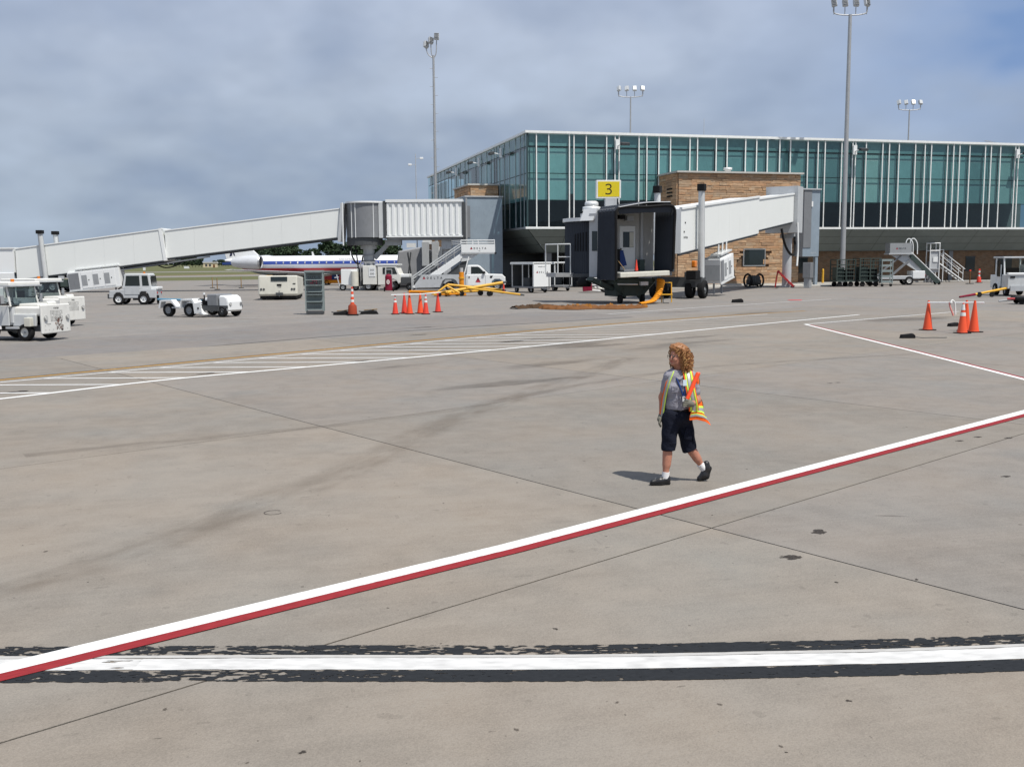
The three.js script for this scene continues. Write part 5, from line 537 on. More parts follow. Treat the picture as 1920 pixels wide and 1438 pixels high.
{ const t = thing('fire_extinguisher', 'wheeled maroon fire extinguisher beside the cream service truck', 'extinguisher', [12.75, 0, -91.6], FACING); cyl(t, 'bottle', M.maroon, 0.34, 1.25, [0, 0.72, 0], { r2: 0.30 }); lathe(t, 'dome', M.maroon, [[0.30, 0], [0.22, 0.14], [0.08, 0.2], [0.001, 0.2]], [0, 1.345, 0]); cyl(t, 'valve', M.dgrey, 0.07, 0.16, [0, 1.6, 0]); for (const x of [-0.3, 0.3]) bar(t, 'frame_tube', M.lgrey, [x, 0.12, -0.1], [x, 1.95, -0.1], 0.03); bar(t, 'frame_tube', M.lgrey, [-0.3, 1.95, -0.1], [0.3, 1.95, -0.1], 0.03); for (const x of [-0.4, 0.4]) cyl(t, 'wheel', M.rubber, 0.2, 0.1, [x, 0.2, -0.1], { rz: Math.PI / 2 }); print(t, 'label_print', 0.36, 0.5, (g, w, h) => { g.fillStyle = '#d8d4cf'; g.beginPath(); g.ellipse(w / 2, h / 2, w * 0.4, h * 0.42, 0, 0, 7); g.fill(); g.fillStyle = '#7a1020'; for (let k = 0; k < 5; k++) g.fillRect(w * 0.25, h * (0.25 + k * 0.12), w * 0.5, h * 0.04); }, [0, 0.85, 0.37], 0, { px: 64 }); }
{ const t = thing('tarpaulined_loader', 'grey sheeted belt loader standing behind the service truck', 'loader', [17.4, 0, -103], FACING); prism(t, 'sheet', mat([0.33, 0.34, 0.36], 0.85), [[-2.3, 0.3], [-1.9, 3.7], [0.3, 4.1], [1.6, 3.7], [2.3, 0.3]], 2.2, [0, 0, 0], { bevel: 0.15 }); for (const x of [0.9, 1.9]) box(t, 'cabinet', M.lgrey, [0.7, 2.4, 0.7], [x, 2.2, 1.4], { r: 0.03 }); box(t, 'cabinet', M.white, [0.4, 1.5, 0.5], [2.4, 2.6, 1.4]); box(t, 'top_box', M.white, [0.9, 0.4, 0.6], [1.0, 4.4, 0.4]); box(t, 'top_box', M.white, [0.9, 0.45, 0.6], [-0.6, 4.05, 0.6]); bar(t, 'strap', M.dgrey, [-0.9, 3.6, 1.13], [-0.5, 0.6, 1.13], 0.05); bar(t, 'strap', M.dgrey, [-0.6, 3.6, 1.13], [-1.0, 0.6, 1.13], 0.05); box(t, 'chassis', M.dgrey, [4.2, 0.4, 1.8], [0, 0.0, 0]); }
{ const t = thing('red_tug', 'low red and black tug on an orange base beside the jet', 'tug', [10.7, 0, -121.5], FACING); box(t, 'base', M.amber, [3.2, 0.4, 1.4], [0, 0.2, 0], { r: 0.05 }); box(t, 'hood', M.red, [1.2, 0.7, 1.3], [-1.0, 0.55, 0], { r: 0.08 }); box(t, 'seat_well', M.blue, [0.9, 0.8, 1.2], [0.0, 0.55, 0]); box(t, 'rear', M.red, [1.1, 0.65, 1.3], [1.0, 0.55, 0], { r: 0.06 }); print(t, 'marks', 1.0, 0.5, (g, w, h) => { g.fillStyle = '#e8e0dc'; g.font = `bold ${h * 0.5}px sans-serif`; g.textAlign = 'center'; g.fillText('58C', w / 2, h * 0.7); }, [1.0, 0.85, 0.66], 0, { px: 128 }); for (const x of [-1.0, 1.0]) for (const z of [-0.6, 0.6]) wheel(t, 0.3, 0.2, [x, 0.3, z]); }
{ // tug at the right edge, front towards us
  const t = thing('baggage_tug', 'white open sided tug with flat front and yellow tow bar ahead', 'tug', [51.6, 0, -59.3], -112 * D2R, 'baggage tugs'); const w = 1.7;
  box(t, 'front_body', M.offwhite, [1.2, 0.95, w], [1.05, 0.5, 0], { r: 0.05 }); box(t, 'front_ledge', M.white, [0.35, 0.16, w + 0.04], [1.55, 1.42, 0], { r: 0.04 }); for (const z of [-0.55, 0.55]) box(t, 'headlight', M.black, [0.05, 0.12, 0.3], [1.66, 1.22, z]); box(t, 'front_bumper', M.lgrey, [0.14, 0.35, w * 0.8], [1.68, 0.35, 0]); box(t, 'plate', M.cream, [0.03, 0.22, 0.26], [1.77, 0.45, -0.5]); for (const z of [-0.78, 0.78]) { bar(t, 'post', M.white, [0.75, 1.45, z], [0.6, 2.55, z], 0.06, 0.06, 4); bar(t, 'post', M.white, [-0.9, 1.0, z], [-0.9, 2.55, z], 0.06, 0.06, 4); box(t, 'door', M.white, [0.9, 1.5, 0.06], [-0.35, 0.62, z], { r: 0.03 }); const s = box(t, 'door_window', M.winGlass, [0.66, 1.1, 0.02], [-0.3, 1.3, z + Math.sign(z) * 0.045]); wheel(t, 0.42, 0.28, [-0.75, 0.42, z], { ry: z < 0 ? Math.PI : 0 }); wheel(t, 0.36, 0.25, [1.0, 0.36, z * 0.9], { ry: z < 0 ? Math.PI : 0, rim: M.grey }); const fw = part(t, 'wheel_arch', new THREE.TorusGeometry(0.52, 0.07, 8, 18, Math.PI), M.white); fw.position.set(-0.75, 0.45, z); }
  const ws = part(t, 'windscreen', new THREE.PlaneGeometry(1.5, 1.05), M.clear); ws.position.set(0.7, 2.0, 0); ws.rotation.y = Math.PI / 2; box(t, 'roof', M.lgrey, [2.0, 0.12, 1.8], [-0.25, 2.55, 0], { r: 0.03 }); box(t, 'rear_body', M.white, [1.3, 0.9, w], [-1.2, 0.5, 0], { r: 0.05 }); box(t, 'seat', M.black, [0.5, 0.6, 1.2], [-0.7, 1.3, 0], { r: 0.06 }); box(t, 'dashboard', M.black, [0.2, 0.16, 1.3], [0.7, 1.42, 0], { r: 0.04 }); box(t, 'chassis', M.dgrey, [2.8, 0.2, 1.0], [0, 0.36, 0]);
}
{ const t = thing('tow_bar', 'yellow tow bar with red tip pinned to the flat fronted tug', 'tow bar', [48.4, 0, -57.6], 0.02); bar(t, 'bar', M.yellow, [-1.2, 0.18, 0], [2.6, 0.62, -0.75], 0.08); bar(t, 'tip', M.maroon, [-2.7, 0.05, 0.35], [-1.2, 0.18, 0], 0.06, 0.09); for (const s of [-0.3, 0.5]) cyl(t, 'wheel', M.rubber, 0.17, 0.1, [-0.55 + s, 0.17, s * 0.3 + 0.1], { rx: Math.PI / 2 }); box(t, 'hitch', M.yellow, [0.3, 0.4, 0.16], [2.6, 0.5, -0.75]); }
{ const t = thing('conveyor_dolly', 'low black dolly frame with red nose lying right of the white cones', 'dolly', [42.9, 0, -47.8], FACING - 0.2); box(t, 'deck', M.black, [2.6, 0.16, 1.3], [0.4, 0.24, 0], { r: 0.03 }); for (const x of [-0.6, 1.3]) for (const z of [-0.5, 0.5]) cyl(t, 'wheel', M.rubber, 0.16, 0.1, [x, 0.16, z], { rx: Math.PI / 2 }); bar(t, 'draw_bar', M.grey, [-0.9, 0.24, 0], [-1.7, 0.16, 0.1], 0.05); bar(t, 'nose', M.red, [-0.9, 0.3, 0.3], [-1.3, 0.3, 0.3], 0.06); }
{ // dark caged carts
  const cage = (label, x, z, L, h) => { const t = thing('cage_cart', label, 'cart', [x, 0, z], FACING + 0.1, 'dark green cage carts'); const w = 1.5; box(t, 'deck', M.dkgreen, [L, 0.16, w], [0, 0.45, 0]); for (const a of [-L / 2 + 0.05, 0, L / 2 - 0.05]) for (const b of [-w / 2, w / 2]) box(t, 'post', M.dkgreen, [0.09, h, 0.09], [a, 0.6, b]); for (const y of [0.95, 1.3, 1.65, 2.0, 2.35]) if (y < h + 0.4) for (const b of [-w / 2, w / 2]) box(t, 'side_rail', M.dkgreen, [L, 0.07, 0.05], [0, y, b]); for (let k = 0; k < 9; k++) box(t, 'mesh_bar', M.dkgreen, [0.03, h - 0.1, 0.03], [-L / 2 + 0.2 + k * (L - 0.4) / 8, 0.62, w / 2 - 0.08]); box(t, 'roof_frame', M.dkgreen, [L, 0.08, w], [0, h + 0.58, 0]); box(t, 'load', M.dkgreen, [L * 0.35, h * 0.62, w * 0.8], [-L * 0.22, 0.62, -0.05], { r: 0.05 }); box(t, 'load', M.black, [L * 0.4, h * 0.5, w * 0.8], [L * 0.2, 0.62, -0.05], { r: 0.05 }); for (const a of [-L / 2 + 0.4, L / 2 - 0.4]) for (const b of [-0.6, 0.6]) cyl(t, 'wheel', M.rubber, 0.23, 0.14, [a, 0.23, b], { rx: Math.PI / 2 }); return t; };
  cage('dark green cage cart beside the light mast foot', 55.0, -85.2, 1.9, 1.9); cage('dark green cage cart between the mast and the grey air stairs', 57.1, -84.5, 2.1, 2.0);
  const t = thing('shelf_trolley', 'upright grey green shelf trolley against the dark cage carts', 'trolley', [58.3, 0, -83.2], FACING); for (const x of [-0.5, 0.5]) for (const z of [-0.3, 0.3]) box(t, 'post', M.rack, [0.07, 2.3, 0.07], [x, 0.25, z]); for (const y of [0.35, 0.85, 1.35, 1.85, 2.35]) box(t, 'shelf', M.rack, [1.0, 0.2, 0.6], [0, y, 0]); for (const x of [-0.4, 0.4]) cyl(t, 'caster', M.rubber, 0.13, 0.1, [x, 0.13, 0.2], { rx: Math.PI / 2 });
}
{ // grey air stairs on a truck chassis
  const t = thing('air_stairs', 'grey truck mounted air stairs with white hooped handrails', 'stairs', [61.9, 0, -88.3], FACING - 0.05); const a0 = [2.3, 3.35], a1 = [5.1, 0.3];
  box(t, 'landing_box', M.grey, [2.1, 1.0, 1.5], [1.1, 3.1, 0]); print(t, 'lettering', 1.0, 0.26, airline(true, '#30343a'), [1.1, 3.6, 0.757], 0); box(t, 'landing_floor', M.lgrey, [2.3, 0.14, 1.6], [1.1, 2.98, 0]); for (const s of [-1, 1]) { prism(t, 'stringer', s > 0 ? M.dkgreen : M.lgrey, [[a0[0] - 0.3, a0[1] - 0.1], [a1[0], a1[1]], [a1[0] - 0.4, a1[1] - 0.2], [a0[0] - 0.3, a0[1] - 0.65]], 0.1, [0, 0, s * 0.62]); bar(t, 'stringer_edge', M.white, [a0[0] - 0.3, a0[1], s * 0.62], [a1[0], a1[1] + 0.1, s * 0.62], 0.045); tube(t, 'hoop', M.white, [[2.1, 3.1, s * 0.62], [2.05, 4.3, s * 0.62], [2.3, 4.55, s * 0.62], [2.65, 4.2, s * 0.62], [2.75, 3.0, s * 0.62]], 0.05, 24); } for (let k = 0; k < 12; k++) { const u = (k + 0.5) / 12; box(t, 'tread', M.grey, [0.26, 0.05, 1.16], [mix(a0[0] - 0.2, a1[0], u), mix(a0[1] - 0.2, a1[1], u), 0]); }
  beam(t, 'scissor_leg', M.mgrey, [-1.2, 0.8, 0.5], [1.3, 2.95, 0.5], 0.16, 0.14); beam(t, 'scissor_leg', M.mgrey, [0.2, 0.8, 0.5], [2.0, 2.4, 0.5], 0.2, 0.2); prism(t, 'side_plate', M.lgrey, [[0.3, 2.9], [2.2, 2.9], [3.9, 1.1], [3.2, 1.1]], 0.06, [0, 0, 0.5]); box(t, 'chassis', M.lgrey, [5.4, 0.35, 1.6], [0.4, 0.55, 0], { r: 0.04 }); box(t, 'cab_block', M.white, [1.2, 0.75, 1.7], [2.9, 0.62, 0], { r: 0.06 }); for (const z of [-0.75, 0.75]) { wheel(t, 0.42, 0.28, [2.0, 0.42, z], { rim: M.whiteB, ry: z < 0 ? Math.PI : 0 }); wheel(t, 0.42, 0.28, [-1.4, 0.42, z], { rim: M.grey, ry: z < 0 ? Math.PI : 0 }); } cyl(t, 'lamp', M.red, 0.12, 0.06, [3.5, 0.9, 0.7], { rz: Math.PI / 2 }); for (const z of [-0.5, 0.5]) cyl(t, 'foot_wheel', M.rubber, 0.15, 0.1, [5.0, 0.15, z], { rx: Math.PI / 2 });
}
{ const t = thing('maintenance_platform', 'white tubular maintenance platform with tall head frame behind the air stairs', 'platform', [72.3, 0, -95.0], FACING); for (const x of [-0.5, 0.5]) for (const z of [-0.5, 0.5]) bar(t, 'post', M.white, [x, 0.1, z], [x, 4.2, z], 0.06); for (const y of [3.4, 4.2]) for (const z of [-0.5, 0.5]) bar(t, 'cross_rail', M.white, [-0.55, y, z], [0.55, y, z], 0.055); box(t, 'panel', M.lgrey, [0.95, 2.2, 0.04], [0, 1.1, 0.4]); box(t, 'notice', M.white, [0.5, 0.55, 0.03], [0.1, 2.2, 0.47]); box(t, 'deck', M.galv, [1.2, 0.1, 1.1], [0, 1.4, 0]);
  const s = thing('step_ladder_stand', 'white tubular step stand with long handrails by the brown wall', 'stairs', [74.6, 0, -95.4], FACING); for (const z of [-0.55, 0.55]) { bar(s, 'stringer', M.white, [-1.6, 2.3, z], [1.5, 0.1, z], 0.07); bar(s, 'handrail', M.white, [-0.9, 3.3, z], [1.6, 1.4, z], 0.045); bar(s, 'mid_rail', M.white, [-1.2, 3.0, z], [1.4, 0.9, z], 0.035); for (const x of [-1.6, -0.9, 0.1, 1.4]) bar(s, 'baluster', M.white, [x, 1.15 - x * 0.7, z], [x, 2.55 - x * 0.72, z], 0.035); bar(s, 'leg', M.white, [-1.6, 0.05, z], [-1.6, 3.5, z], 0.05); bar(s, 'leg', M.white, [-0.8, 0.05, z], [-0.8, 3.5, z], 0.05); bar(s, 'top_rail', M.white, [-1.6, 3.5, z], [-0.8, 3.5, z], 0.045); } for (let k = 0; k < 8; k++) box(s, 'tread', M.galv, [0.26, 0.05, 1.05], [mix(-1.5, 1.4, (k + 0.5) / 8), mix(2.25, 0.15, (k + 0.5) / 8), 0]); bar(s, 'end_rail', M.white, [-1.6, 3.5, -0.55], [-1.6, 3.5, 0.55], 0.045); }

// ---------------------------------------------------------------- small apron things
function cone(name, label, x, z, h, collars, group, turn = 0, y = 0) {
  const t = thing(name, label, 'traffic cone', [x, y, z], turn, group), m = h > 1 ? M.orange : M.coneRed, r0 = 0.155 * h, r1 = 0.032 * h;
  box(t, 'base', M.black, [0.42 * h, 0.035, 0.42 * h], [0, 0, 0], { r: 0.015 }); lathe(t, 'body', m, [[r0 * 1.12, 0.0], [r0, 0.06 * h], [r1, h], [r1 * 0.7, h * 1.005], [r1 * 0.7, h * 0.9]], [0, 0.034, 0], 22);
  const rad = y => mix(r0, r1, (y - 0.06 * h) / (h * 0.94)) + 0.006; collars.forEach(([a, b]) => lathe(t, 'reflective_collar', M.refl, [[rad(a * h), a * h], [rad(b * h), b * h]], [0, 0.034, 0], 22)); return t;
}
const gL = 'orange cones with a white pole near the yellow tow bars', gR = 'orange cones with a white pole right of the painted corner';
cone('traffic_cone', 'orange cone with two white collars under the pole end near the chocks', 7.40, -50.96, 0.93, [[0.60, 0.72], [0.80, 0.93]], gL); cone('traffic_cone', 'plain orange cone standing behind a plain cone that overlaps it', 7.95, -51.5, 1.0, [], gL, 0.2); cone('traffic_cone', 'plain orange cone overlapping another next to the collared pole end cone', 8.12, -50.9, 1.02, [], gL, 0.1); cone('traffic_cone', 'plain orange cone half hidden by a cone with white collars', 8.72, -51.2, 1.02, [], gL, 0.3); cone('traffic_cone', 'orange cone with white collars in front of a plain cone', 8.86, -50.4, 0.95, [[0.58, 0.70], [0.78, 0.9]], gL); cone('traffic_cone', 'plain orange cone alone under the pole end toward the tow bars', 9.83, -52.25, 0.98, [], gL, 0.4);
{ const t = thing('white_pole', 'white pole lying across the tops of the orange cones by the tow bars', 'pole', [0, 0, 0]); bar(t, 'pole_tube', M.white, [7.2, 0.97, -50.9], [8.6, 0.985, -50.75], 0.028); bar(t, 'pole_tube', M.white, [8.6, 0.985, -50.75], [9.95, 1.02, -52.2], 0.028); }
cone('traffic_cone', 'tall plain orange cone alone under one pole end by the painted corner', 24.07, -31.75, 1.04, [], gR, 0.2); cone('traffic_cone', 'orange cone with two grey collars beside the black chocks', 24.13, -29.98, 1.02, [[0.56, 0.68], [0.76, 0.96]], gR); cone('traffic_cone', 'tall plain orange cone touching the collared cone', 24.86, -30.3, 1.08, [], gR, 0.1); cone('traffic_cone', 'plain orange cone hidden behind two cones at the pole end', 25.05, -30.95, 1.06, [], gR, 0.3);
{ const t = thing('white_pole', 'white pole resting on the cone tops by the painted corner', 'pole', [0, 0, 0]); bar(t, 'pole_tube', M.white, [24.0, 1.0, -31.7], [25.2, 1.03, -30.25], 0.026); const s = thing('bent_marker_strip', 'bent pink and white marker strip looped over the pole behind the collared cone', 'marker', [24.2, 0, -30.62], FACING); tube(s, 'white_strip', M.refl, [[-0.10, 1.02, 0.06], [-0.04, 1.12, 0.02], [0.05, 1.06, 0], [0.09, 0.86, 0], [0.1, 0.62, 0.02]], 0.035, 20, 6); tube(s, 'pink_strip', mat([0.75, 0.30, 0.27], 0.6), [[-0.12, 1.05, 0.0], [-0.09, 0.9, 0.0], [-0.03, 0.75, 0.0], [0.04, 0.58, 0.0]], 0.03, 16, 6); }
{ const t = thing('delineator_post', 'striped orange delineator post on a weighted cone foot beside cables', 'delineator', [5.24, 0, -50.78], 0); box(t, 'base', M.black, [0.55, 0.06, 0.5], [0, 0, 0], { r: 0.02 }); lathe(t, 'foot', mat([0.33, 0.06, 0.03], 0.7), [[0.23, 0], [0.21, 0.4], [0.12, 0.5]], [0, 0.06, 0]); for (let k = 0; k < 6; k++) lathe(t, k % 2 ? 'white_band' : 'orange_band', k % 2 ? M.refl : M.orange, [[0.095 - k * 0.006, 0], [0.09 - k * 0.006, 0.13]], [0, 0.52 + k * 0.131, 0]); cyl(t, 'top', M.coneRed, 0.05, 0.1, [0, 1.35, 0]); }
{ const t = thing('delineator_post', 'small striped delineator post before the brown wall', 'delineator', [75.1, 0, -91.1], 0); box(t, 'base', M.black, [0.5, 0.06, 0.5], [0, 0, 0]); lathe(t, 'foot', M.coneRed, [[0.24, 0], [0.18, 0.5], [0.1, 0.6]], [0, 0.06, 0]); for (let k = 0; k < 4; k++) lathe(t, k % 2 ? 'orange_band' : 'white_band', k % 2 ? M.coneRed : M.refl, [[0.10, 0], [0.09, 0.2]], [0, 0.66 + k * 0.2, 0]); const s = thing('stanchion', 'thin rusty stanchion on a round foot by the step stand', 'stanchion', [71.3, 0, -87.8], 0); cyl(s, 'foot', M.dgrey, 0.4, 0.06, [0, 0.03, 0]); bar(s, 'rod', M.brownhose, [0, 0.06, 0], [0, 1.3, 0], 0.05); box(s, 'tag', M.coneRed, [0.2, 0.12, 0.03], [0, 1.28, 0]); }
cone('traffic_cone', 'small red cone on the cab floor under the dark canopy', 22.95, -57.35, 0.66, [], 'single cones', 0.2, 1.955);
cone('traffic_cone', 'red cone standing between the pickup and the lettered cart', 20.6, -80.4, 0.8, [], 'single cones', 0.2);
for (const [x, z, w] of [[-3.12, -113.7, 'farthest from the pushback tractor'], [-2.47, -106.4, 'in the middle of the three'], [-0.14, -111.9, 'nearest the pushback tractor']]) { const t = thing('stanchion', `thin dark stanchion on the far apron, ${w}`, 'stanchion', [x, 0, z], 0, 'stanchions on the far apron'); cyl(t, 'foot', M.dgrey, 0.28, 0.06, [0, 0.03, 0]); bar(t, 'rod', M.wood, [0, 0.05, 0], [0, 1.15, 0], 0.045); }
// wheel chocks
function chock(label, x, z, turn, s, rope, group) { const t = thing('wheel_chock', label, 'chock', [x, 0, z], turn, group); prism(t, 'block', M.rubber, [[-0.3 * s, 0], [-0.26 * s, 0.15 * s], [0.2 * s, 0.2 * s], [0.3 * s, 0.12 * s], [0.3 * s, 0]], 0.26 * s, [0, 0, 0], { bevel: 0.02 }); if (rope) tube(t, 'rope', M.dgrey, [[0.28 * s, 0.04, 0], [0.5, 0.012, 0.05], [0.8, 0.012, -0.04], [1.1, 0.012, 0.03], [1.3, 0.012, 0]], 0.012, 24, 5); return t; }
const gC = 'black wheel chocks'; chock('large black chock with a trailing rope beside the red and white corner line', 21.05, -28.77, FACING, 0.78, true, gC); chock('black chock behind the collared cone by the painted corner', 26.3, -33.2, FACING + 0.4, 0.75, false, gC); chock('flat black chock alone on the concrete before the gate three bridge', 29.28, -56.59, FACING, 1.15, false, gC);
function chockPair(label, x, z) { const t = thing('chock_pair', label, 'chock', [x, 0, z], FACING, 'roped chock pairs beside the delineator'); for (const k of [0, 1]) { prism(t, 'block', M.rubber, [[-0.42, 0], [-0.34, 0.14], [0.36, 0.17], [0.46, 0.02], [0.46, 0]], 0.14, [k * 0.1, 0, k * 0.32], { bevel: 0.02 }); } tube(t, 'rope', M.dgrey, [[-0.3, 0.1, 0], [-0.45, 0.14, 0.16], [-0.2, 0.12, 0.3], [0.2, 0.2, 0.2], [0.45, 0.1, 0.1]], 0.03, 24, 6); bar(t, 'spacer', M.wood, [-0.2, 0.18, 0.0], [0.5, 0.24, 0.32], 0.03); return t; }
chockPair('roped pair of black chocks against the delineator foot on its jet side', 4.75, -51.6); chockPair('roped pair of black chocks between the delineator and the orange cones', 6.15, -51.9);
{ const t = thing('rubber_hose', 'thin black hose joining the two roped chock pairs', 'hose', [0, 0, 0]); tube(t, 'hose_tube', M.rubber, [[5.5, 0.02, -51.0], [5.7, 0.02, -51.3], [5.9, 0.02, -51.6]], 0.02, 12, 6); }
{ // gate rack
  const t = thing('gate_rack', 'tall grey perforated gate rack on dark feet', 'rack', [3.54, 0, -52.6], FACING + 0.06); const w = 0.88, h = 2.0;
  for (const x of [-w / 2, w / 2]) for (const z of [-0.22, 0.22]) box(t, 'post', M.rack, [0.05, h, 0.05], [x, 0.16, z]); box(t, 'back_panel', mat([0.20, 0.235, 0.235], 0.6), [w - 0.05, h - 0.1, 0.02], [0, 0.2, -0.1]); for (const y of [0.22, 0.62, 0.98, 1.12, 1.45, 1.72, 2.08]) box(t, 'shelf', M.rack, [w - 0.04, 0.045, 0.42], [0, y, 0]); box(t, 'foot', M.dgrey, [0.86, 0.15, 0.5], [0, 0.01, 0]); box(t, 'top_tray', M.rack, [w + 0.06, 0.09, 0.52], [0, 2.13, 0]);
  print(t, 'gate_lettering', 0.72, 0.17, word('GATE 3', '#23282c', 'bold', 0.95, 0.62), [0, 1.86, 0.222], 0, { px: 256 }); for (let r = 0; r < 4; r++) for (let c = 0; c < 8; c++) { if ((r + c) % 5) box(t, 'tag', c > 1 && c < 6 && r % 2 ? M.maroon : M.dgrey, [0.05, 0.05, 0.02], [-0.33 + c * 0.092, 1.5 + r * 0.055, 0.215]); } for (let c = 0; c < 9; c++) { box(t, 'tag', M.dgrey, [0.05, 0.04, 0.02], [-0.35 + c * 0.088, 1.03, 0.215]); box(t, 'tag', M.dgrey, [0.05, 0.04, 0.02], [-0.35 + c * 0.088, 0.3, 0.215]); box(t, 'tag', M.lgrey, [0.04, 0.03, 0.02], [-0.35 + c * 0.088, 0.46, -0.08]); } for (let r = 0; r < 3; r++) box(t, 'tag', M.dgrey, [0.05, 0.05, 0.02], [-0.33, 1.1 + r * 0.09, 0.215]);
}
// ducts and cloths under and before the cab of gate three
{ const t = thing('air_duct', 'amber fabric duct hanging from the cab down to the concrete', 'duct', [21.5, 0, -58.4], 5 * D2R); const path = [[3.15, 1.45, 0.9], [3.0, 0.98, 1.1], [2.72, 0.52, 1.35], [2.3, 0.2, 1.55], [1.75, 0.09, 1.75], [1.2, 0.05, 1.9]], rows = []; const R = rng(8), cv = new THREE.CatmullRomCurve3(path.map(q => new THREE.Vector3(...q))); for (let k = 0; k <= 26; k++) { const u = k / 26, c = cv.getPoint(u), d = cv.getTangent(u), nrm = new THREE.Vector3(d.y, -d.x, 0).normalize(), side = new THREE.Vector3(0, 0, 1); const row = []; const rr = (0.30 - 0.06 * u) * (1 + (k % 2 ? 0.06 : -0.04)) * (0.95 + R() * 0.12), fl = mix(0.75, 0.22, u); for (let j = 0; j < 14; j++) { const a = j / 14 * 2 * Math.PI; const q = c.clone().addScaledVector(nrm, Math.cos(a) * rr * fl).addScaledVector(side, Math.sin(a) * rr * 1.1); row.push([q.x, Math.max(0.012, q.y), q.z]); } rows.push(row); } loft(t, 'fabric', M.amber, rows, { close: true, flat: true }); for (const k of [8, 12]) { const c = cv.getPoint(k / 26); bar(t, 'strap', M.black, [c.x - 0.1, c.y + 0.12, c.z + 0.34], [c.x + 0.22, c.y + 0.0, c.z + 0.36], 0.02); } }
{ const t = thing('step_stool', 'small yellow step frame under the cab of gate three', 'step', [25.0, 0, -57.5], FACING); for (const x of [-0.3, 0.3]) bar(t, 'leg', M.yellow, [x, 0.04, 0], [x, 1.25, -0.1], 0.035); box(t, 'step_plate', M.yellow, [0.85, 0.06, 0.35], [-0.1, 0.5, 0.1]); box(t, 'step_plate', M.yellow, [0.6, 0.05, 0.25], [0, 1.22, -0.1]); bar(t, 'stand_rod', M.dgrey, [-0.25, 0.03, 0.3], [-0.25, 0.5, 0.2], 0.025); bar(t, 'stand_foot', M.dgrey, [-0.25, 0.02, 0.3], [0.1, 0.02, 0.35], 0.025); }
function crumple(label, m, pts, wid, seed) { const t = thing('crumpled_duct', label, 'duct', [0, 0, 0], 0, 'flattened fabric ducts on the concrete'); const R = rng(seed), cv = new THREE.CatmullRomCurve3(pts.map(q => new THREE.Vector3(q[0], 0, q[1]))), rows = []; const N = 46; for (let k = 0; k <= N; k++) { const u = k / N, c = cv.getPoint(u), d = cv.getTangent(u), sx = -d.z, sz = d.x, row = [], w = wid * (0.35 + R() * 0.35 + 0.35 * vnoise(k * 0.23, seed, 999, seed)) * Math.sin(Math.PI * clamp(u * 0.94 + 0.03)) ** 0.4, hh = 0.03 + R() * 0.10 + 0.1 * vnoise(k * 0.3, seed + 2, 999, seed); for (let j = 0; j <= 8; j++) { const v = j / 8 * 2 - 1, y = Math.max(0.01, (1 - v * v) * hh * (0.6 + R() * 0.7) + (j > 0 && j < 8 ? R() * 0.05 : 0)); row.push([c.x + sx * v * w, y, c.z + sz * v * w]); } rows.push(row); } loft(t, 'fabric', m, rows, { flat: true }); return t; }
crumple('flattened rust brown duct lying nearest the white stand line', M.brownhose, [[15.8, -53.6], [17.2, -52.1], [18.4, -52.8], [19.6, -51.6], [21.3, -52.2]], 0.75, 3); crumple('flattened dark olive duct at the tow bar end of the heap', M.darkhose, [[14.4, -54.0], [15.6, -55.0], [17.0, -53.9], [18.8, -54.3]], 0.85, 5); crumple('flattened amber brown duct in the shade of the cab', mat([0.27, 0.115, 0.025], 0.85), [[17.4, -53.9], [18.6, -52.6], [20.0, -53.3], [21.7, -52.5]], 0.55, 7); crumple('bunched brown duct folded over the middle of the heap', mat([0.15, 0.08, 0.04], 0.85), [[16.0, -53.8], [16.9, -53.1], [17.9, -53.0], [18.8, -53.4]], 0.7, 9);
// by the tan stone block
{ const t = thing('folding_steps', 'small red metal steps beside the bridge column', 'steps', [48.9, 0, -85.0], -0.55); for (const z of [-0.45, 0.45]) beam(t, 'stringer', M.red, [-0.75, 1.55, z], [0.75, 0.06, z], 0.12, 0.16); for (let k = 0; k < 5; k++) box(t, 'tread', mat([0.55, 0.12, 0.09], 0.6), [0.34, 0.06, 0.9], [-0.62 + k * 0.32, 1.32 - k * 0.30, 0]); for (const z of [-0.45, 0.45]) bar(t, 'leg', M.red, [-0.75, 1.5, z], [-0.95, 0.03, z], 0.05); }
{ const t = thing('hose_reel', 'dark hose reel standing under the stone block window', 'reel', [45.7, 0, -85.2], FACING); for (const x of [-0.55, 0.55]) { const f = part(t, 'flange', new THREE.TorusGeometry(0.58, 0.09, 8, 22), M.black); f.position.set(x, 0.68, 0); f.rotation.y = Math.PI / 2 + 0.4; } cyl(t, 'drum', M.dgrey, 0.42, 1.05, [0, 0.68, 0], { rz: Math.PI / 2 }); tube(t, 'hose_coil', M.dgrey, Array.from({ length: 50 }, (_, k) => [-0.45 + k * 0.018, 0.68 + Math.sin(k * 0.7) * 0.46, Math.cos(k * 0.7) * 0.46]), 0.045, 160, 6); box(t, 'stand', M.dgrey, [1.3, 0.12, 0.8], [0, 0, 0]); for (const x of [-0.62, 0.62]) box(t, 'bracket', M.dgrey, [0.08, 0.7, 0.3], [x, 0.05, 0]); }
for (const [x, z, w] of [[56.35, -93.4, 'right under the blue grey tower'], [58.6, -94.4, 'between the blue grey tower and the mast']]) { const t = thing('bollard', `yellow steel bollard ${w}`, 'bollard', [x, 0, z], 0, 'yellow bollards'); cyl(t, 'tube', M.yellow, 0.11, 1.5, [0, 0.75, 0]); lathe(t, 'dome', M.yellow, [[0.11, 0], [0.07, 0.06], [0.001, 0.08]], [0, 1.5, 0]); cyl(t, 'collar', M.grey, 0.16, 0.06, [0, 0.03, 0]); }
{ const k = new THREE.Group(); structure(k, 'kerb'); box(k, 'kerb_stone', M.cap, [20, 0.13, 3.2], [46.5, 0, -88.0]); box(k, 'kerb_stone', M.cap, [6, 0.13, 2.2], [58.6, 0, -94.9]); }
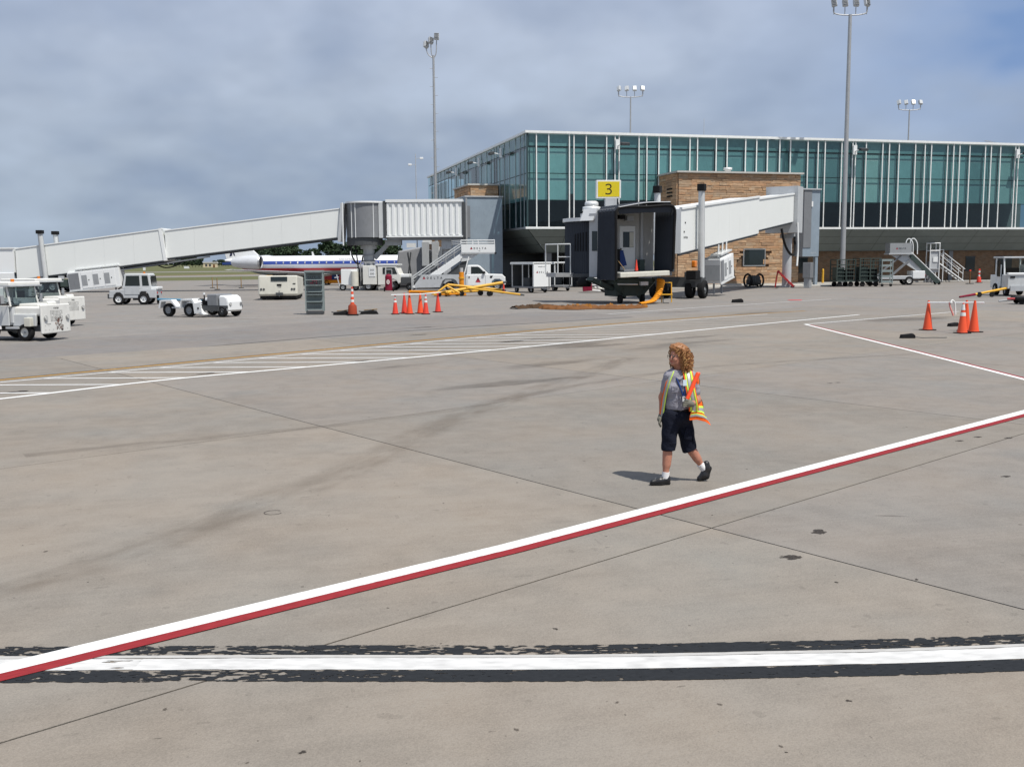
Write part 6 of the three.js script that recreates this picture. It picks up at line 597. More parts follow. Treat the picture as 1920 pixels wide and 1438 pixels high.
{ const t = thing('trash_bin', 'dark round bin under the cab beside the far kerb', 'bin', [32.3, 0, -76.5], 0); lathe(t, 'barrel', M.dgrey, [[0.001, 0], [0.4, 0], [0.46, 0.5], [0.44, 1.0], [0.40, 1.0], [0.38, 0.1]], [0, 0, 0], 18); lathe(t, 'lid', M.black, [[0.46, 0], [0.3, 0.16], [0.001, 0.2]], [0, 1.0, 0], 18); }

// ---------------------------------------------------------------- parked regional jet (local x to its nose)
{
  const t = thing('regional_jet', 'white regional jet with blue and red stripes parked beyond the bridge', 'aircraft', [7.1, 0, -122.3], FACING - 0.10);
  const livery = tex(8, 512, (u, v) => { const y = v * 2 - 1; if (y > 0.12 && y < 0.46) return [0.035, 0.07, 0.30]; if (y > -0.56 && y < -0.26) return [0.42, 0.022, 0.03]; if (y < -0.56) return [0.20, 0.25, 0.26]; if (y < 0.12) return [0.52, 0.54, 0.58]; return [0.78, 0.78, 0.78]; }), skin = mat([1, 1, 1], 0.28, 0.05, { map: livery });
  const st = [[-9.6, 0.12, 2.95], [-8.6, 0.42, 2.8], [-7.2, 0.78, 2.6], [-5.6, 1.05, 2.4], [-4.2, 1.14, 2.3], [2, 1.14, 2.3], [10, 1.14, 2.3], [15.5, 1.14, 2.3], [17.6, 1.0, 2.2], [19.2, 0.7, 2.0], [20.0, 0.35, 1.86], [20.3, 0.04, 1.8]];
  const pos = [], uv = [], idx = [], n = 28; st.forEach(([x, r, y], i) => { for (let j = 0; j <= n; j++) { const a = j / n * 2 * Math.PI; pos.push(x, y + Math.cos(a) * r, Math.sin(a) * r); uv.push(0.5, clamp(0.5 + (y + Math.cos(a) * r - 2.3) / 2.28, 0.002, 0.998)); if (i && j) { const q = i * (n + 1) + j; idx.push(q - n - 2, q - 1, q - n - 1, q - n - 1, q - 1, q); } } });
  const g = new THREE.BufferGeometry(); g.setAttribute('position', new THREE.Float32BufferAttribute(pos, 3)); g.setAttribute('uv', new THREE.Float32BufferAttribute(uv, 2)); g.setIndex(idx); g.computeVertexNormals(); part(t, 'fuselage', g, skin, true);
  const nac = mat([0.62, 0.64, 0.67], 0.3, 0.1); for (const s of [1, -1]) { const e = lathe(t, 'engine', nac, [[0.3, -3.5], [0.45, -3.4], [0.66, -2.6], [0.80, -1.6], [0.84, -0.7], [0.80, -0.15], [0.72, 0], [0.62, -0.05], [0.58, -0.5]], [-4.5, 2.72, s * 2.05], 26, { rz: -Math.PI / 2 }); const d = lathe(e, 'fan', M.black, [[0.61, -0.10], [0.001, -0.06]], [0, 0, 0], 20); lathe(e, 'intake_lip', M.steel, [[0.80, -0.15], [0.75, 0.01], [0.70, 0.02], [0.62, -0.05]], [0, 0.005, 0], 26); box(t, 'pylon', M.white, [1.8, 0.22, 0.9], [-6.1, 2.6, s * 1.15], { r: 0.06 }); }
  prism(t, 'fin', M.white, [[-5.0, 3.1], [-8.6, 6.5], [-10.3, 6.6], [-9.4, 3.0]], 0.22, [0, 0, 0], { bevel: 0.05 }); box(t, 'tailplane', M.white, [1.7, 0.12, 7.2], [-9.6, 6.55, 0], { r: 0.05 }); print(t, 'tail_emblem', 1.0, 1.2, (c, w, h) => { c.fillStyle = '#1c2140'; c.beginPath(); c.moveTo(w * 0.1, h * 0.95); c.lineTo(w * 0.35, h * 0.1); c.lineTo(w * 0.6, h * 0.35); c.lineTo(w * 0.8, h * 0.9); c.lineTo(w * 0.62, h * 0.85); c.lineTo(w * 0.5, h * 0.5); c.lineTo(w * 0.4, h * 0.9); c.closePath(); c.fill(); }, [-8.6, 3.95, 0.12], 0, { px: 128 }); box(t, 'tail_stripe', M.blue, [1.6, 0.28, 0.06], [-8.9, 2.45, 0.55], { ry: 0.3 });
  for (const s of [1, -1]) loft(t, 'wing', M.offwhite, [[[3.6, 1.25, s * 0.8], [2.0, 1.42, s * 0.8], [-0.2, 1.25, s * 0.8]], [[-0.6, 1.62, s * 5.2], [-1.5, 1.72, s * 5.2], [-2.7, 1.62, s * 5.2]], [[-4.6, 1.92, s * 10], [-5.1, 1.97, s * 10], [-5.8, 1.92, s * 10]], [[-4.6, 1.90, s * 10], [-5.1, 1.87, s * 10], [-5.8, 1.90, s * 10]], [[-0.6, 1.56, s * 5.2], [-1.5, 1.45, s * 5.2], [-2.7, 1.58, s * 5.2]], [[3.6, 1.15, s * 0.8], [2.0, 0.92, s * 0.8], [-0.2, 1.15, s * 0.8]]]);
  for (let k = 0; k < 17; k++) { const o = box(t, 'window', k % 7 === 3 ? M.white : M.lgrey, [0.13, 0.24, 0.03], [-3.0 + k * 0.86 + (k > 8 ? 0.3 : 0), 2.52, 1.105], { rx: -0.3 }); }
  print(t, 'airline_lettering', 3.6, 0.34, word('AmericanEagle', '#5d6070', 'italic', 0.85), [5.4, 3.02, 0.925], 0, { px: 512, rx: -0.72 });
  prism(t, 'aerial', M.white, [[0, 0], [0.3, 0], [0.1, 0.5], [-0.05, 0.5]], 0.05, [1.0, 3.4, 0]); prism(t, 'aerial', M.white, [[0, 0], [0.3, 0], [0.1, 0.5], [-0.05, 0.5]], 0.05, [5.6, 3.4, 0]);
  for (const z of [-2.05, 2.05]) { bar(t, 'gear_leg', M.lgrey, [-0.8, 0.35, z], [-0.6, 1.4, z * 0.9], 0.09); for (const q of [-0.2, 0.2]) wheel(t, 0.38, 0.22, [-0.8, 0.38, z + q], { rim: M.grey }); } bar(t, 'gear_leg', M.lgrey, [14.2, 0.3, 0], [14.2, 1.4, 0], 0.07); wheel(t, 0.25, 0.16, [14.2, 0.25, 0.14], { rim: M.grey }); wheel(t, 0.25, 0.16, [14.2, 0.25, -0.14], { rim: M.grey }); box(t, 'gear_door', M.dgrey, [1.6, 0.4, 1.4], [-0.6, 0.95, 0.8]);
}
// ---------------------------------------------------------------- beyond the airfield
const ahead = (a, r) => [0.2554 * a + 0.9668 * r, -0.9668 * a + 0.2554 * r];
{ // broadleaf trees: trunk, limbs and a crown of many small leaf faces in clumps
  const leafMats = [[0.042, 0.066, 0.036], [0.050, 0.076, 0.040], [0.038, 0.060, 0.036]].map(c => mat(c, 0.9, 0, { plain: true }));
  const kinds = [0, 1, 2, 3].map(s => { const R = rng(200 + s), pos = [], H = 12, clumps = []; for (let k = 0; k < 26; k++) { const a = R() * 6.283, h = 0.22 + R() * 0.76, q = (R() ** 0.5) * 3.9 * Math.sin(Math.PI * clamp(h * 0.9 + 0.08)) ** 0.6; clumps.push([Math.cos(a) * q, h * H, Math.sin(a) * q, 0.8 + R() * 1.0]); }
    for (const [cx, cy, cz, r] of clumps) for (let k = 0; k < 60; k++) { const th = R() * 6.283, ph = Math.acos(2 * R() - 1), rr = r * (0.55 + 0.5 * R()), x = cx + Math.sin(ph) * Math.cos(th) * rr, y = cy + Math.cos(ph) * rr * 0.8, z = cz + Math.sin(ph) * Math.sin(th) * rr, sz = 0.3 + R() * 0.3; const u = new THREE.Vector3(R() - 0.5, R() - 0.5, R() - 0.5).normalize().multiplyScalar(sz), v = new THREE.Vector3(R() - 0.5, R() - 0.5, R() - 0.5).cross(u).normalize().multiplyScalar(sz * 0.7); pos.push(x - u.x, y - u.y, z - u.z, x + v.x, y + v.y, z + v.z, x + u.x, y + u.y, z + u.z, x - u.x, y - u.y, z - u.z, x + u.x, y + u.y, z + u.z, x - v.x, y - v.y, z - v.z); }
    const g = new THREE.BufferGeometry(); g.setAttribute('position', new THREE.Float32BufferAttribute(pos, 3)); g.computeVertexNormals(); return muv(g); });
  const bark = mat([0.06, 0.045, 0.035], 0.95); const R = rng(91);
  const plant = (a, r, h, wide, label, group) => { const [x, z] = ahead(a, r), t = thing('broadleaf_tree', label, 'tree', [x, 0, z], R() * 6, group); const k = h / 12; const c = part(t, 'crown', kinds[Math.floor(R() * 4)], leafMats[Math.floor(R() * 3)], true); c.scale.set(k * wide, k, k * wide); bar(t, 'trunk', bark, [0, 0, 0], [0.2 * k, h * 0.55, 0], 0.28 * k, 0.14 * k, 7); for (const [dx, dz] of [[1.6, 0.5], [-1.4, 0.8], [0.3, -1.5]]) bar(t, 'limb', bark, [0.1 * k, h * 0.35, 0], [dx * k, h * 0.7, dz * k], 0.12 * k, 0.05 * k, 5); };
  const g1 = 'trees behind the jet', L1 = 'dark broadleaf tree in the wood behind the jet fuselage', L2 = 'dark broadleaf tree in the wood beside the bridge drum', L3 = 'small dark tree on the field behind the cream house', L4 = 'far dark tree seen below the long bridge';
  for (let k = 0; k < 22; k++) { const px = 452 + k * 6.6 + R() * 4, a = 560 + R() * 90; plant(a, (px - 960) * a / 1900, 10.5 + R() * 2.5 + (k > 3 && k < 16 ? 1.5 : -2), 1.1, L1, g1); }
  for (let k = 0; k < 18; k++) { const px = 606 + k * 8 + R() * 5, a = 540 + R() * 60; plant(a, (px - 960) * a / 1900, 12 + R() * 2.5, 1.15, L2, g1); }
  for (let k = 0; k < 12; k++) { const px = 322 + k * 5.4 + R() * 4, a = 720 + R() * 120; plant(a, (px - 960) * a / 1900, 5.2 + R() * 3.5, 1.3, L3, 'small trees behind the field house'); }
  for (let k = 0; k < 16; k++) { const px = 405 + k * 4 + R() * 4, a = 800 + R() * 160; plant(a, (px - 960) * a / 1900, 4.2 + R() * 2, 1.5, L4, 'far trees below the long bridge'); }
}
{ const [x, z] = ahead(690, (400 - 960) * 690 / 1900), t = thing('field_house', 'small cream flat house far across the airfield', 'house', [x, 0, z], FACING + 0.2); box(t, 'wall', mat([0.62, 0.54, 0.38], 0.9), [9.2, 2.9, 6], [0, 0, 0]); prism(t, 'roof', M.cap, [[-5, 2.9], [5, 2.9], [4.2, 3.7], [-4.2, 3.7]], 6.6); for (const q of [-2.6, -0.2]) box(t, 'window', M.dgrey, [1.4, 1.5, 0.1], [q, 0.7, 3.02]); box(t, 'door', M.brownhose, [1.2, 2.1, 0.1], [2.4, 0, 3.02]); }
{ const [x, z] = ahead(640, (620 - 960) * 640 / 1900), t = thing('brown_shed', 'long low brown shed on the rise behind the jet', 'shed', [x, 0, z], FACING); box(t, 'wall', mat([0.17, 0.105, 0.075], 0.9), [52, 4.2, 10], [0, 0, 0]); box(t, 'roof', mat([0.20, 0.10, 0.075], 0.9), [53, 0.5, 11], [0, 4.2, 0]); }
for (const [a, px, l] of [[420, 276, 'short white marker post on the grass by the taxiway'], [560, 355, 'white equipment hut on the field']]) { const [x, z] = ahead(a, (px - 960) * a / 1900), t = thing('field_marker', l, 'marker', [x, 0, z], FACING); box(t, 'casing', M.white, [px > 300 ? 2.6 : 0.7, px > 300 ? 1.2 : 1.6, 1.2], [0, 0, 0], { r: 0.05 }); box(t, 'lid', M.lgrey, [px > 300 ? 2.8 : 0.8, 0.15, 1.3], [0, px > 300 ? 1.2 : 1.6, 0]); }

// ---------------------------------------------------------------- people: smooth fields of tapered capsules, meshed by surface nets
const V3 = (x, y, z) => [x, y, z];
function capsule(p, a, b, ra, rb) { const bx_ = b[0] - a[0], by = b[1] - a[1], bz = b[2] - a[2], px = p[0] - a[0], py = p[1] - a[1], pz = p[2] - a[2]; const h = clamp((px * bx_ + py * by + pz * bz) / (bx_ * bx_ + by * by + bz * bz + 1e-9)); return Math.hypot(px - bx_ * h, py - by * h, pz - bz * h) - mix(ra, rb, h); }
function ellip(p, c, r) { const x = (p[0] - c[0]) / r[0], y = (p[1] - c[1]) / r[1], z = (p[2] - c[2]) / r[2], k = Math.hypot(x, y, z); return (k - 1) * Math.min(r[0], r[1], r[2]); }
const smin = (a, b, k) => { const h = clamp(0.5 + 0.5 * (b - a) / k); return mix(b, a, h) - k * h * (1 - h); };
function nets(f, lo, hi, c) {                       // surface-nets mesh of field f < 0
  const nx = Math.ceil((hi[0] - lo[0]) / c) + 1, ny = Math.ceil((hi[1] - lo[1]) / c) + 1, nz = Math.ceil((hi[2] - lo[2]) / c) + 1, F = new Float32Array(nx * ny * nz), id = (i, j, k) => i + nx * (j + ny * k);
  for (let k = 0; k < nz; k++) for (let j = 0; j < ny; j++) for (let i = 0; i < nx; i++) F[id(i, j, k)] = f([lo[0] + i * c, lo[1] + j * c, lo[2] + k * c]);
  const vid = new Int32Array(nx * ny * nz).fill(-1), pos = [], idx = [];
  const E = [[0, 1], [2, 3], [4, 5], [6, 7], [0, 2], [1, 3], [4, 6], [5, 7], [0, 4], [1, 5], [2, 6], [3, 7]];
  for (let k = 0; k < nz - 1; k++) for (let j = 0; j < ny - 1; j++) for (let i = 0; i < nx - 1; i++) {
    const v = []; for (let q = 0; q < 8; q++) v.push(F[id(i + (q & 1), j + ((q >> 1) & 1), k + (q >> 2))]); let s = 0; for (const x of v) if (x < 0) s++; if (!s || s === 8) continue;
    let X = 0, Y = 0, Z = 0, n = 0; for (const [a, b] of E) if ((v[a] < 0) !== (v[b] < 0)) { const t = v[a] / (v[a] - v[b]); X += (a & 1) + t * ((b & 1) - (a & 1)); Y += ((a >> 1) & 1) + t * (((b >> 1) & 1) - ((a >> 1) & 1)); Z += (a >> 2) + t * ((b >> 2) - (a >> 2)); n++; }
    vid[id(i, j, k)] = pos.length / 3; pos.push(lo[0] + (i + X / n) * c, lo[1] + (j + Y / n) * c, lo[2] + (k + Z / n) * c); }
  const quad = (a, b, d, e, flip) => { if (a < 0 || b < 0 || d < 0 || e < 0) return; flip ? idx.push(a, d, b, b, d, e) : idx.push(a, b, d, b, e, d); };
  for (let k = 1; k < nz - 1; k++) for (let j = 1; j < ny - 1; j++) for (let i = 1; i < nx - 1; i++) { const a = F[id(i, j, k)] < 0;
    if (a !== (F[id(i + 1, j, k)] < 0)) quad(vid[id(i, j - 1, k - 1)], vid[id(i, j, k - 1)], vid[id(i, j - 1, k)], vid[id(i, j, k)], !a);
    if (a !== (F[id(i, j + 1, k)] < 0)) quad(vid[id(i - 1, j, k - 1)], vid[id(i - 1, j, k)], vid[id(i, j, k - 1)], vid[id(i, j, k)], !a);
    if (a !== (F[id(i, j, k + 1)] < 0)) quad(vid[id(i - 1, j - 1, k)], vid[id(i, j - 1, k)], vid[id(i - 1, j, k)], vid[id(i, j, k)], !a); }
  const g = new THREE.BufferGeometry(); g.setAttribute('position', new THREE.Float32BufferAttribute(pos, 3)); g.setIndex(idx); g.computeVertexNormals(); return g;
}
function uvOf(g) { const p = g.attributes.position, uv = new Float32Array(p.count * 2); for (let i = 0; i < p.count; i++) { uv[2 * i] = p.getX(i) + p.getZ(i) * 0.5; uv[2 * i + 1] = p.getY(i); } g.setAttribute('uv', new THREE.BufferAttribute(uv, 2)); return g; }
const body = (p, name, f, lo, hi, c, m) => { const o = part(p, name, uvOf(nets(f, lo, hi, c)), m, true); return o; };
const skinTex = tex(128, 128, (u, v, i, j) => { const k = 0.93 + (fbm(u * 8, v * 8, 8, 4, 77) - 0.5) * 0.22; return [k * 1.02, k * 0.99, k * 0.98]; }, { rx: 5, ry: 5 });
const clothTex = tex(256, 256, (u, v, i, j) => { const k = 0.92 + (fbm(u * 6, v * 6, 6, 4, 87) - 0.5) * 0.2 + ((i + j) % 2 - 0.5) * 0.05; return [k, k, k]; }, { rx: 3, ry: 3 }), clothBump = tex(256, 256, (u, v) => { const k = fbm(u * 5, v * 9, 45, 4, 99); return [k, k, k]; }, { srgb: false, rx: 3, ry: 2 });
const MP = { skin: mat([0.42, 0.19, 0.125], 0.55, 0, { map: skinTex, sheen: 0.2 }), shirt: mat([0.27, 0.265, 0.305], 0.85, 0, { map: clothTex, bumpMap: clothBump, bumpScale: 0.02 }), shorts: mat([0.009, 0.011, 0.021], 0.85, 0, { map: clothTex, bumpMap: clothBump, bumpScale: 0.015 }), sock: mat([0.72, 0.72, 0.72], 0.9, 0, { map: clothTex }), shoe: mat([0.013, 0.013, 0.014], 0.38, 0, { plain: true }), sole: mat([0.02, 0.02, 0.02], 0.8, 0, { plain: true }), hair: mat([0.27, 0.115, 0.038], 0.55, 0, { plain: true }), hairD: mat([0.14, 0.055, 0.020], 0.6, 0, { plain: true }), hairL: mat([0.50, 0.27, 0.10], 0.5, 0, { plain: true }), vest: mat([0.85, 0.13, 0.02], 0.75, 0, { map: clothTex }), lime: mat([0.58, 0.80, 0.10], 0.7, 0, { map: clothTex }), tape: mat([0.36, 0.38, 0.36], 0.4, 0.2, { map: clothTex }), glove: mat([0.17, 0.165, 0.135], 0.9, 0, { map: clothTex }), eye: mat([0.05, 0.03, 0.02], 0.2, 0, { plain: true }), lip: mat([0.40, 0.11, 0.09], 0.5, 0, { plain: true }), lanyard: mat([0.02, 0.045, 0.16], 0.7, 0, { plain: true }), badge: mat([0.55, 0.66, 0.75], 0.3, 0, { plain: true }), wand: mat([0.92, 0.085, 0.02], 0.35, 0, { plain: true }) };
const PERSON = thing('person', 'walking person in grey shirt, dark shorts and orange safety vest', 'person', [4.89, 0, -10.80], FACING);
{
  const P = PERSON;      // x across the walk (walking toward -x), y up, z toward the photographer
  // joints
  const J = { head: [-0.055, 1.495, 0.03], neck: [-0.035, 1.36, 0.0], chest: [-0.03, 1.16, 0.0], waist: [-0.045, 0.92, 0.0], hipF: [-0.125, 0.80, 0.05], hipB: [0.03, 0.80, -0.05], kneeF: [-0.165, 0.435, 0.07], ankF: [-0.185, 0.085, 0.09], kneeB: [0.105, 0.42, -0.06], ankB: [0.285, 0.165, -0.09], shR: [-0.155, 1.25, 0.03], elR: [-0.205, 1.01, -0.06], haR: [-0.225, 0.81, -0.01], shL: [0.105, 1.26, 0.03], elL: [0.172, 0.99, 0.06], wrL: [0.085, 0.965, 0.22] };
  // skin: head with face, neck, arms, lower legs in one surface
  const HS = 0.91, faceDir = new THREE.Vector3(-0.86, -0.04, 0.51).normalize(), sideDir = new THREE.Vector3(faceDir.z, 0, -faceDir.x).normalize(), at = (f, u, s) => [J.head[0] + (faceDir.x * f + sideDir.x * s) * HS, J.head[1] + (u + faceDir.y * f) * HS, J.head[2] + (faceDir.z * f + sideDir.z * s) * HS];
  const headF = p => { const d = [(p[0] - J.head[0]) / HS, (p[1] - J.head[1]) / HS, (p[2] - J.head[2]) / HS], f = d[0] * faceDir.x + d[1] * faceDir.y + d[2] * faceDir.z, s = d[0] * sideDir.x + d[2] * sideDir.z, u = d[1] + 0.04 * f, q = [f, u, s]; let h = ellip(q, [0, 0.015, 0], [0.090, 0.106, 0.073]); h = smin(h, ellip(q, [0.030, -0.065, 0], [0.062, 0.062, 0.056]), 0.03); h = smin(h, capsule(q, [0.088, 0.005, 0], [0.112, -0.028, 0], 0.010, 0.016), 0.016); h = smin(h, ellip(q, [0.075, -0.085, 0], [0.026, 0.022, 0.026]), 0.02); for (const z of [-1, 1]) { h = smin(h, ellip(q, [0.062, -0.03, z * 0.036], [0.03, 0.026, 0.024]), 0.02); h = smin(h, ellip(q, [-0.005, -0.01, z * 0.078], [0.020, 0.032, 0.010]), 0.008); h = Math.max(h, -(ellip(q, [0.094, 0.012, z * 0.031], [0.016, 0.013, 0.019]))); } return h * HS; };
  body(P, 'head', p => smin(headF(p), capsule(p, [J.neck[0] + 0.012, J.neck[1] - 0.06, J.neck[2] - 0.01], [J.head[0] + 0.02, J.head[1] - 0.07, J.head[2] - 0.01], 0.062, 0.052), 0.03), [-0.21, 1.22, -0.14], [0.1, 1.62, 0.18], 0.006, MP.skin);
  for (const s of [-1, 1]) { const e = part(P, 'eye', new THREE.SphereGeometry(0.012, 10, 8), MP.eye); e.position.set(...at(0.086, 0.012, s * 0.031)); const l = part(P, 'glasses_lens', new THREE.TorusGeometry(0.024, 0.0022, 6, 20), M.dgrey); l.position.set(...at(0.112, 0.008, s * 0.032)); l.rotation.y = Math.atan2(faceDir.x, faceDir.z); bar(P, 'glasses_arm', M.dgrey, at(0.108, 0.012, s * 0.056), at(0.0, 0.012, s * 0.082), 0.002); }
  bar(P, 'mouth', MP.lip, at(0.093, -0.058, -0.02), at(0.093, -0.058, 0.02), 0.006);
  body(P, 'arm', p => { let d = capsule(p, J.elL, J.wrL, 0.046, 0.030); d = smin(d, capsule(p, [0.148, 1.10, 0.05], J.elL, 0.05, 0.046), 0.03); return d; }, [0.0, 0.88, -0.03], [0.28, 1.16, 0.3], 0.008, MP.skin);
  body(P, 'arm', p => smin(capsule(p, J.elR, J.haR, 0.043, 0.028), capsule(p, [-0.19, 1.08, -0.03], J.elR, 0.048, 0.044), 0.03), [-0.33, 0.72, -0.12], [-0.14, 1.12, 0.1], 0.008, MP.skin);
  body(P, 'leg', p => { let d = capsule(p, J.kneeF, J.ankF, 0.054, 0.033); d = smin(d, capsule(p, [-0.15, 0.36, 0.055], [-0.165, 0.24, 0.07], 0.043, 0.039), 0.04); return d; }, [-0.3, 0.02, -0.05], [-0.04, 0.52, 0.2], 0.009, MP.skin);
  body(P, 'leg', p => { let d = capsule(p, J.kneeB, J.ankB, 0.054, 0.034); d = smin(d, capsule(p, [0.165, 0.36, -0.065], [0.215, 0.275, -0.075], 0.044, 0.040), 0.04); return d; }, [0.0, 0.08, -0.2], [0.36, 0.52, 0.05], 0.009, MP.skin);
  // shirt with short sleeves
  body(P, 'shirt', p => { let d = ellip(p, [-0.03, 1.14, 0.0], [0.155, 0.25, 0.128]); d = smin(d, ellip(p, [-0.05, 0.96, 0.01], [0.155, 0.20, 0.136]), 0.06); d = smin(d, ellip(p, [-0.105, 1.125, 0.085], [0.078, 0.072, 0.070]), 0.05); d = smin(d, ellip(p, [0.02, 1.115, 0.10], [0.08, 0.07, 0.07]), 0.05); d = smin(d, capsule(p, J.shR, [-0.185, 1.12, -0.02], 0.062, 0.055), 0.05); d = smin(d, capsule(p, J.shL, [0.150, 1.085, 0.045], 0.068, 0.066), 0.05); d = smin(d, capsule(p, [-0.12, 1.288, 0.015], [0.07, 1.295, 0.0], 0.048, 0.048), 0.05); const w = Math.sin(p[1] * 55 + p[0] * 20) * 0.0025 + Math.sin(p[0] * 47 - p[1] * 22) * 0.002; d += w; d = Math.max(d, 0.865 - p[1]); d = Math.max(d, -(ellip(p, [-0.045, 1.365, 0.02], [0.065, 0.055, 0.06]))); d = Math.max(d, -(Math.max(Math.abs(p[0] - 0.20) - 0.12, 0, p[1] - 1.04) > 0 ? 1 : p[0] > 0.12 ? -(1.035 - p[1]) * -1 : 1)); return d; }, [-0.32, 0.82, -0.2], [0.3, 1.36, 0.26], 0.010, MP.shirt);
  tube(P, 'collar', MP.shirt, [[-0.11, 1.29, 0.03], [-0.075, 1.265, 0.09], [-0.04, 1.24, 0.125], [0.0, 1.27, 0.1], [0.035, 1.30, 0.04]], 0.014, 24, 6); for (let k = 0; k < 5; k++) { const o = part(P, 'button', new THREE.SphereGeometry(0.006, 8, 6), M.white); o.position.set(0.0 + k * 0.002, 0.90 + k * 0.045, 0.150 + (k > 3 ? 0.012 : 0)); } box(P, 'pocket', MP.shirt, [0.07, 0.075, 0.012], [-0.10, 1.09, 0.158], { ry: -0.25, r: 0.004 });
  // long dark shorts
  body(P, 'shorts', p => { let d = ellip(p, [-0.045, 0.80, 0.0], [0.158, 0.135, 0.14]); d = smin(d, capsule(p, J.hipF, [-0.158, 0.30, 0.068], 0.102, 0.078), 0.05); d = smin(d, capsule(p, J.hipB, [0.125, 0.34, -0.06], 0.106, 0.084), 0.05); d += Math.sin(p[1] * 40 + p[0] * 30) * 0.003; d = Math.max(d, p[1] - 0.885); d = Math.max(d, (p[0] + p[1] * 0.25 > 0.06 ? 0.345 + (p[0] - 0.05) * 0.40 : 0.40) - p[1]); return d; }, [-0.32, 0.30, -0.22], [0.26, 0.92, 0.24], 0.010, MP.shorts);
  tube(P, 'belt', M.black, Array.from({ length: 24 }, (_, k) => [-0.048 + Math.cos(k / 24 * 6.283) * 0.145, 0.878, Math.sin(k / 24 * 6.283) * 0.127]), 0.012, 60, 6, true); bar(P, 'pocket_seam', MP.shorts, [0.12, 0.62, 0.06], [0.15, 0.5, 0.03], 0.012); box(P, 'cargo_pocket', MP.shorts, [0.10, 0.14, 0.03], [0.085, 0.52, 0.045], { r: 0.01, rz: -0.22 });
  // socks and shoes
  bar(P, 'sock', MP.sock, [-0.186, 0.075, 0.09], [-0.180, 0.15, 0.088], 0.045, 0.043, 14); bar(P, 'sock', MP.sock, [0.30, 0.145, -0.092], [0.248, 0.205, -0.085], 0.045, 0.044, 14);
  const shoe = (name, heel, ball, toe) => { const U = new THREE.Vector3(...toe).sub(new THREE.Vector3(...heel)).normalize(); body(P, name, p => { let d = capsule(p, heel, ball, 0.045, 0.042); d = smin(d, capsule(p, ball, toe, 0.044, 0.030), 0.03); d = smin(d, capsule(p, heel, [heel[0] + (name === 'shoe' ? 0.0 : 0), heel[1] + 0.05, heel[2]], 0.042, 0.038), 0.03); return Math.max(d, 0.012 - p[1]); }, [Math.min(heel[0], toe[0]) - 0.1, -0.02, Math.min(heel[2], toe[2]) - 0.1], [Math.max(heel[0], toe[0]) + 0.1, 0.32, Math.max(heel[2], toe[2]) + 0.1], 0.007, MP.shoe); };
  shoe('shoe', [-0.175, 0.052, 0.085], [-0.255, 0.046, 0.105], [-0.340, 0.040, 0.125]); body(P, 'sole', p => Math.max(smin(capsule(p, [-0.165, 0.03, 0.083], [-0.255, 0.03, 0.105], 0.044, 0.046), capsule(p, [-0.255, 0.03, 0.105], [-0.345, 0.03, 0.126], 0.046, 0.034), 0.03), p[1] - 0.026, 0.002 - p[1]), [-0.42, -0.012, 0.0], [-0.09, 0.05, 0.2], 0.006, MP.sole); for (let k = 0; k < 4; k++) bar(P, 'lace', M.grey, [-0.235 - k * 0.022, 0.093 - k * 0.006, 0.075], [-0.245 - k * 0.022, 0.091 - k * 0.006, 0.135], 0.004);
  shoe('shoe', [0.325, 0.155, -0.095], [0.300, 0.072, -0.09], [0.245, 0.036, -0.085]); body(P, 'sole', p => Math.max(smin(capsule(p, [0.362, 0.150, -0.096], [0.326, 0.056, -0.09], 0.030, 0.032), capsule(p, [0.326, 0.056, -0.09], [0.245, 0.020, -0.085], 0.032, 0.030), 0.03), 0.002 - p[1]), [0.18, -0.012, -0.16], [0.43, 0.22, -0.02], 0.007, MP.sole);
  // hair: full shoulder-length curls built from many locks over a cap
  body(P, 'hair', p => { let d = ellip(p, [J.head[0] + 0.035, J.head[1] + 0.035, J.head[2] - 0.02], [0.106, 0.112, 0.102]); d = smin(d, ellip(p, [J.head[0] + 0.085, J.head[1] - 0.07, J.head[2] - 0.02], [0.078, 0.118, 0.092]), 0.05); d = smin(d, ellip(p, [J.head[0] - 0.015, J.head[1] + 0.105, J.head[2] + 0.0], [0.078, 0.046, 0.072]), 0.04); d += (Math.sin(p[0] * 95 + Math.sin(p[1] * 60) * 2) * Math.sin(p[1] * 85 + p[2] * 40) * Math.sin(p[2] * 90)) * 0.006 + Math.sin(p[1] * 130 + p[0] * 60) * 0.002; d = Math.max(d, -(ellip(p, at(0.135, -0.03, -0.005), [0.118, 0.110, 0.10]))); return d; }, [-0.23, 1.25, -0.2], [0.2, 1.70, 0.17], 0.0065, MP.hair);
  { const R = rng(64), locks = [[], [], []]; for (let k = 0; k < 1300; k++) { const th = R() * 6.283, u = R() * 2 - 1, c = new THREE.Vector3(J.head[0] + 0.042, J.head[1] + 0.012, J.head[2] - 0.02), d = new THREE.Vector3(Math.sqrt(1 - u * u) * Math.cos(th), u, Math.sqrt(1 - u * u) * Math.sin(th)); if (d.dot(faceDir) > (d.y > 0.45 ? 0.8 : 0.38)) continue; const q = c.clone().add(new THREE.Vector3(d.x * (0.116 + R() * 0.022), d.y * (0.134 + R() * 0.02) - (d.x > 0 ? 0.035 : 0), d.z * (0.108 + R() * 0.02))), pts = []; const L = 0.04 + R() * 0.07, w = R() * 6; for (let i = 0; i <= 7; i++) { const s = i / 7; pts.push(q.clone().add(new THREE.Vector3(Math.cos(w + s * 7) * 0.012 + d.x * 0.008, -s * L + Math.sin(w + s * 7) * 0.006, Math.sin(w + s * 7) * 0.012 + d.z * 0.008))); } locks[k % 3].push(new THREE.TubeGeometry(new THREE.CatmullRomCurve3(pts), 9, 0.0022 + R() * 0.0028, 4)); }
    locks.forEach((l, i) => { const o = part(P, 'hair_locks', mergeGeometries(l.map(g => g.toNonIndexed())), [MP.hair, MP.hairD, MP.hairL][i]); o.userData.kind = 'stuff'; }); }
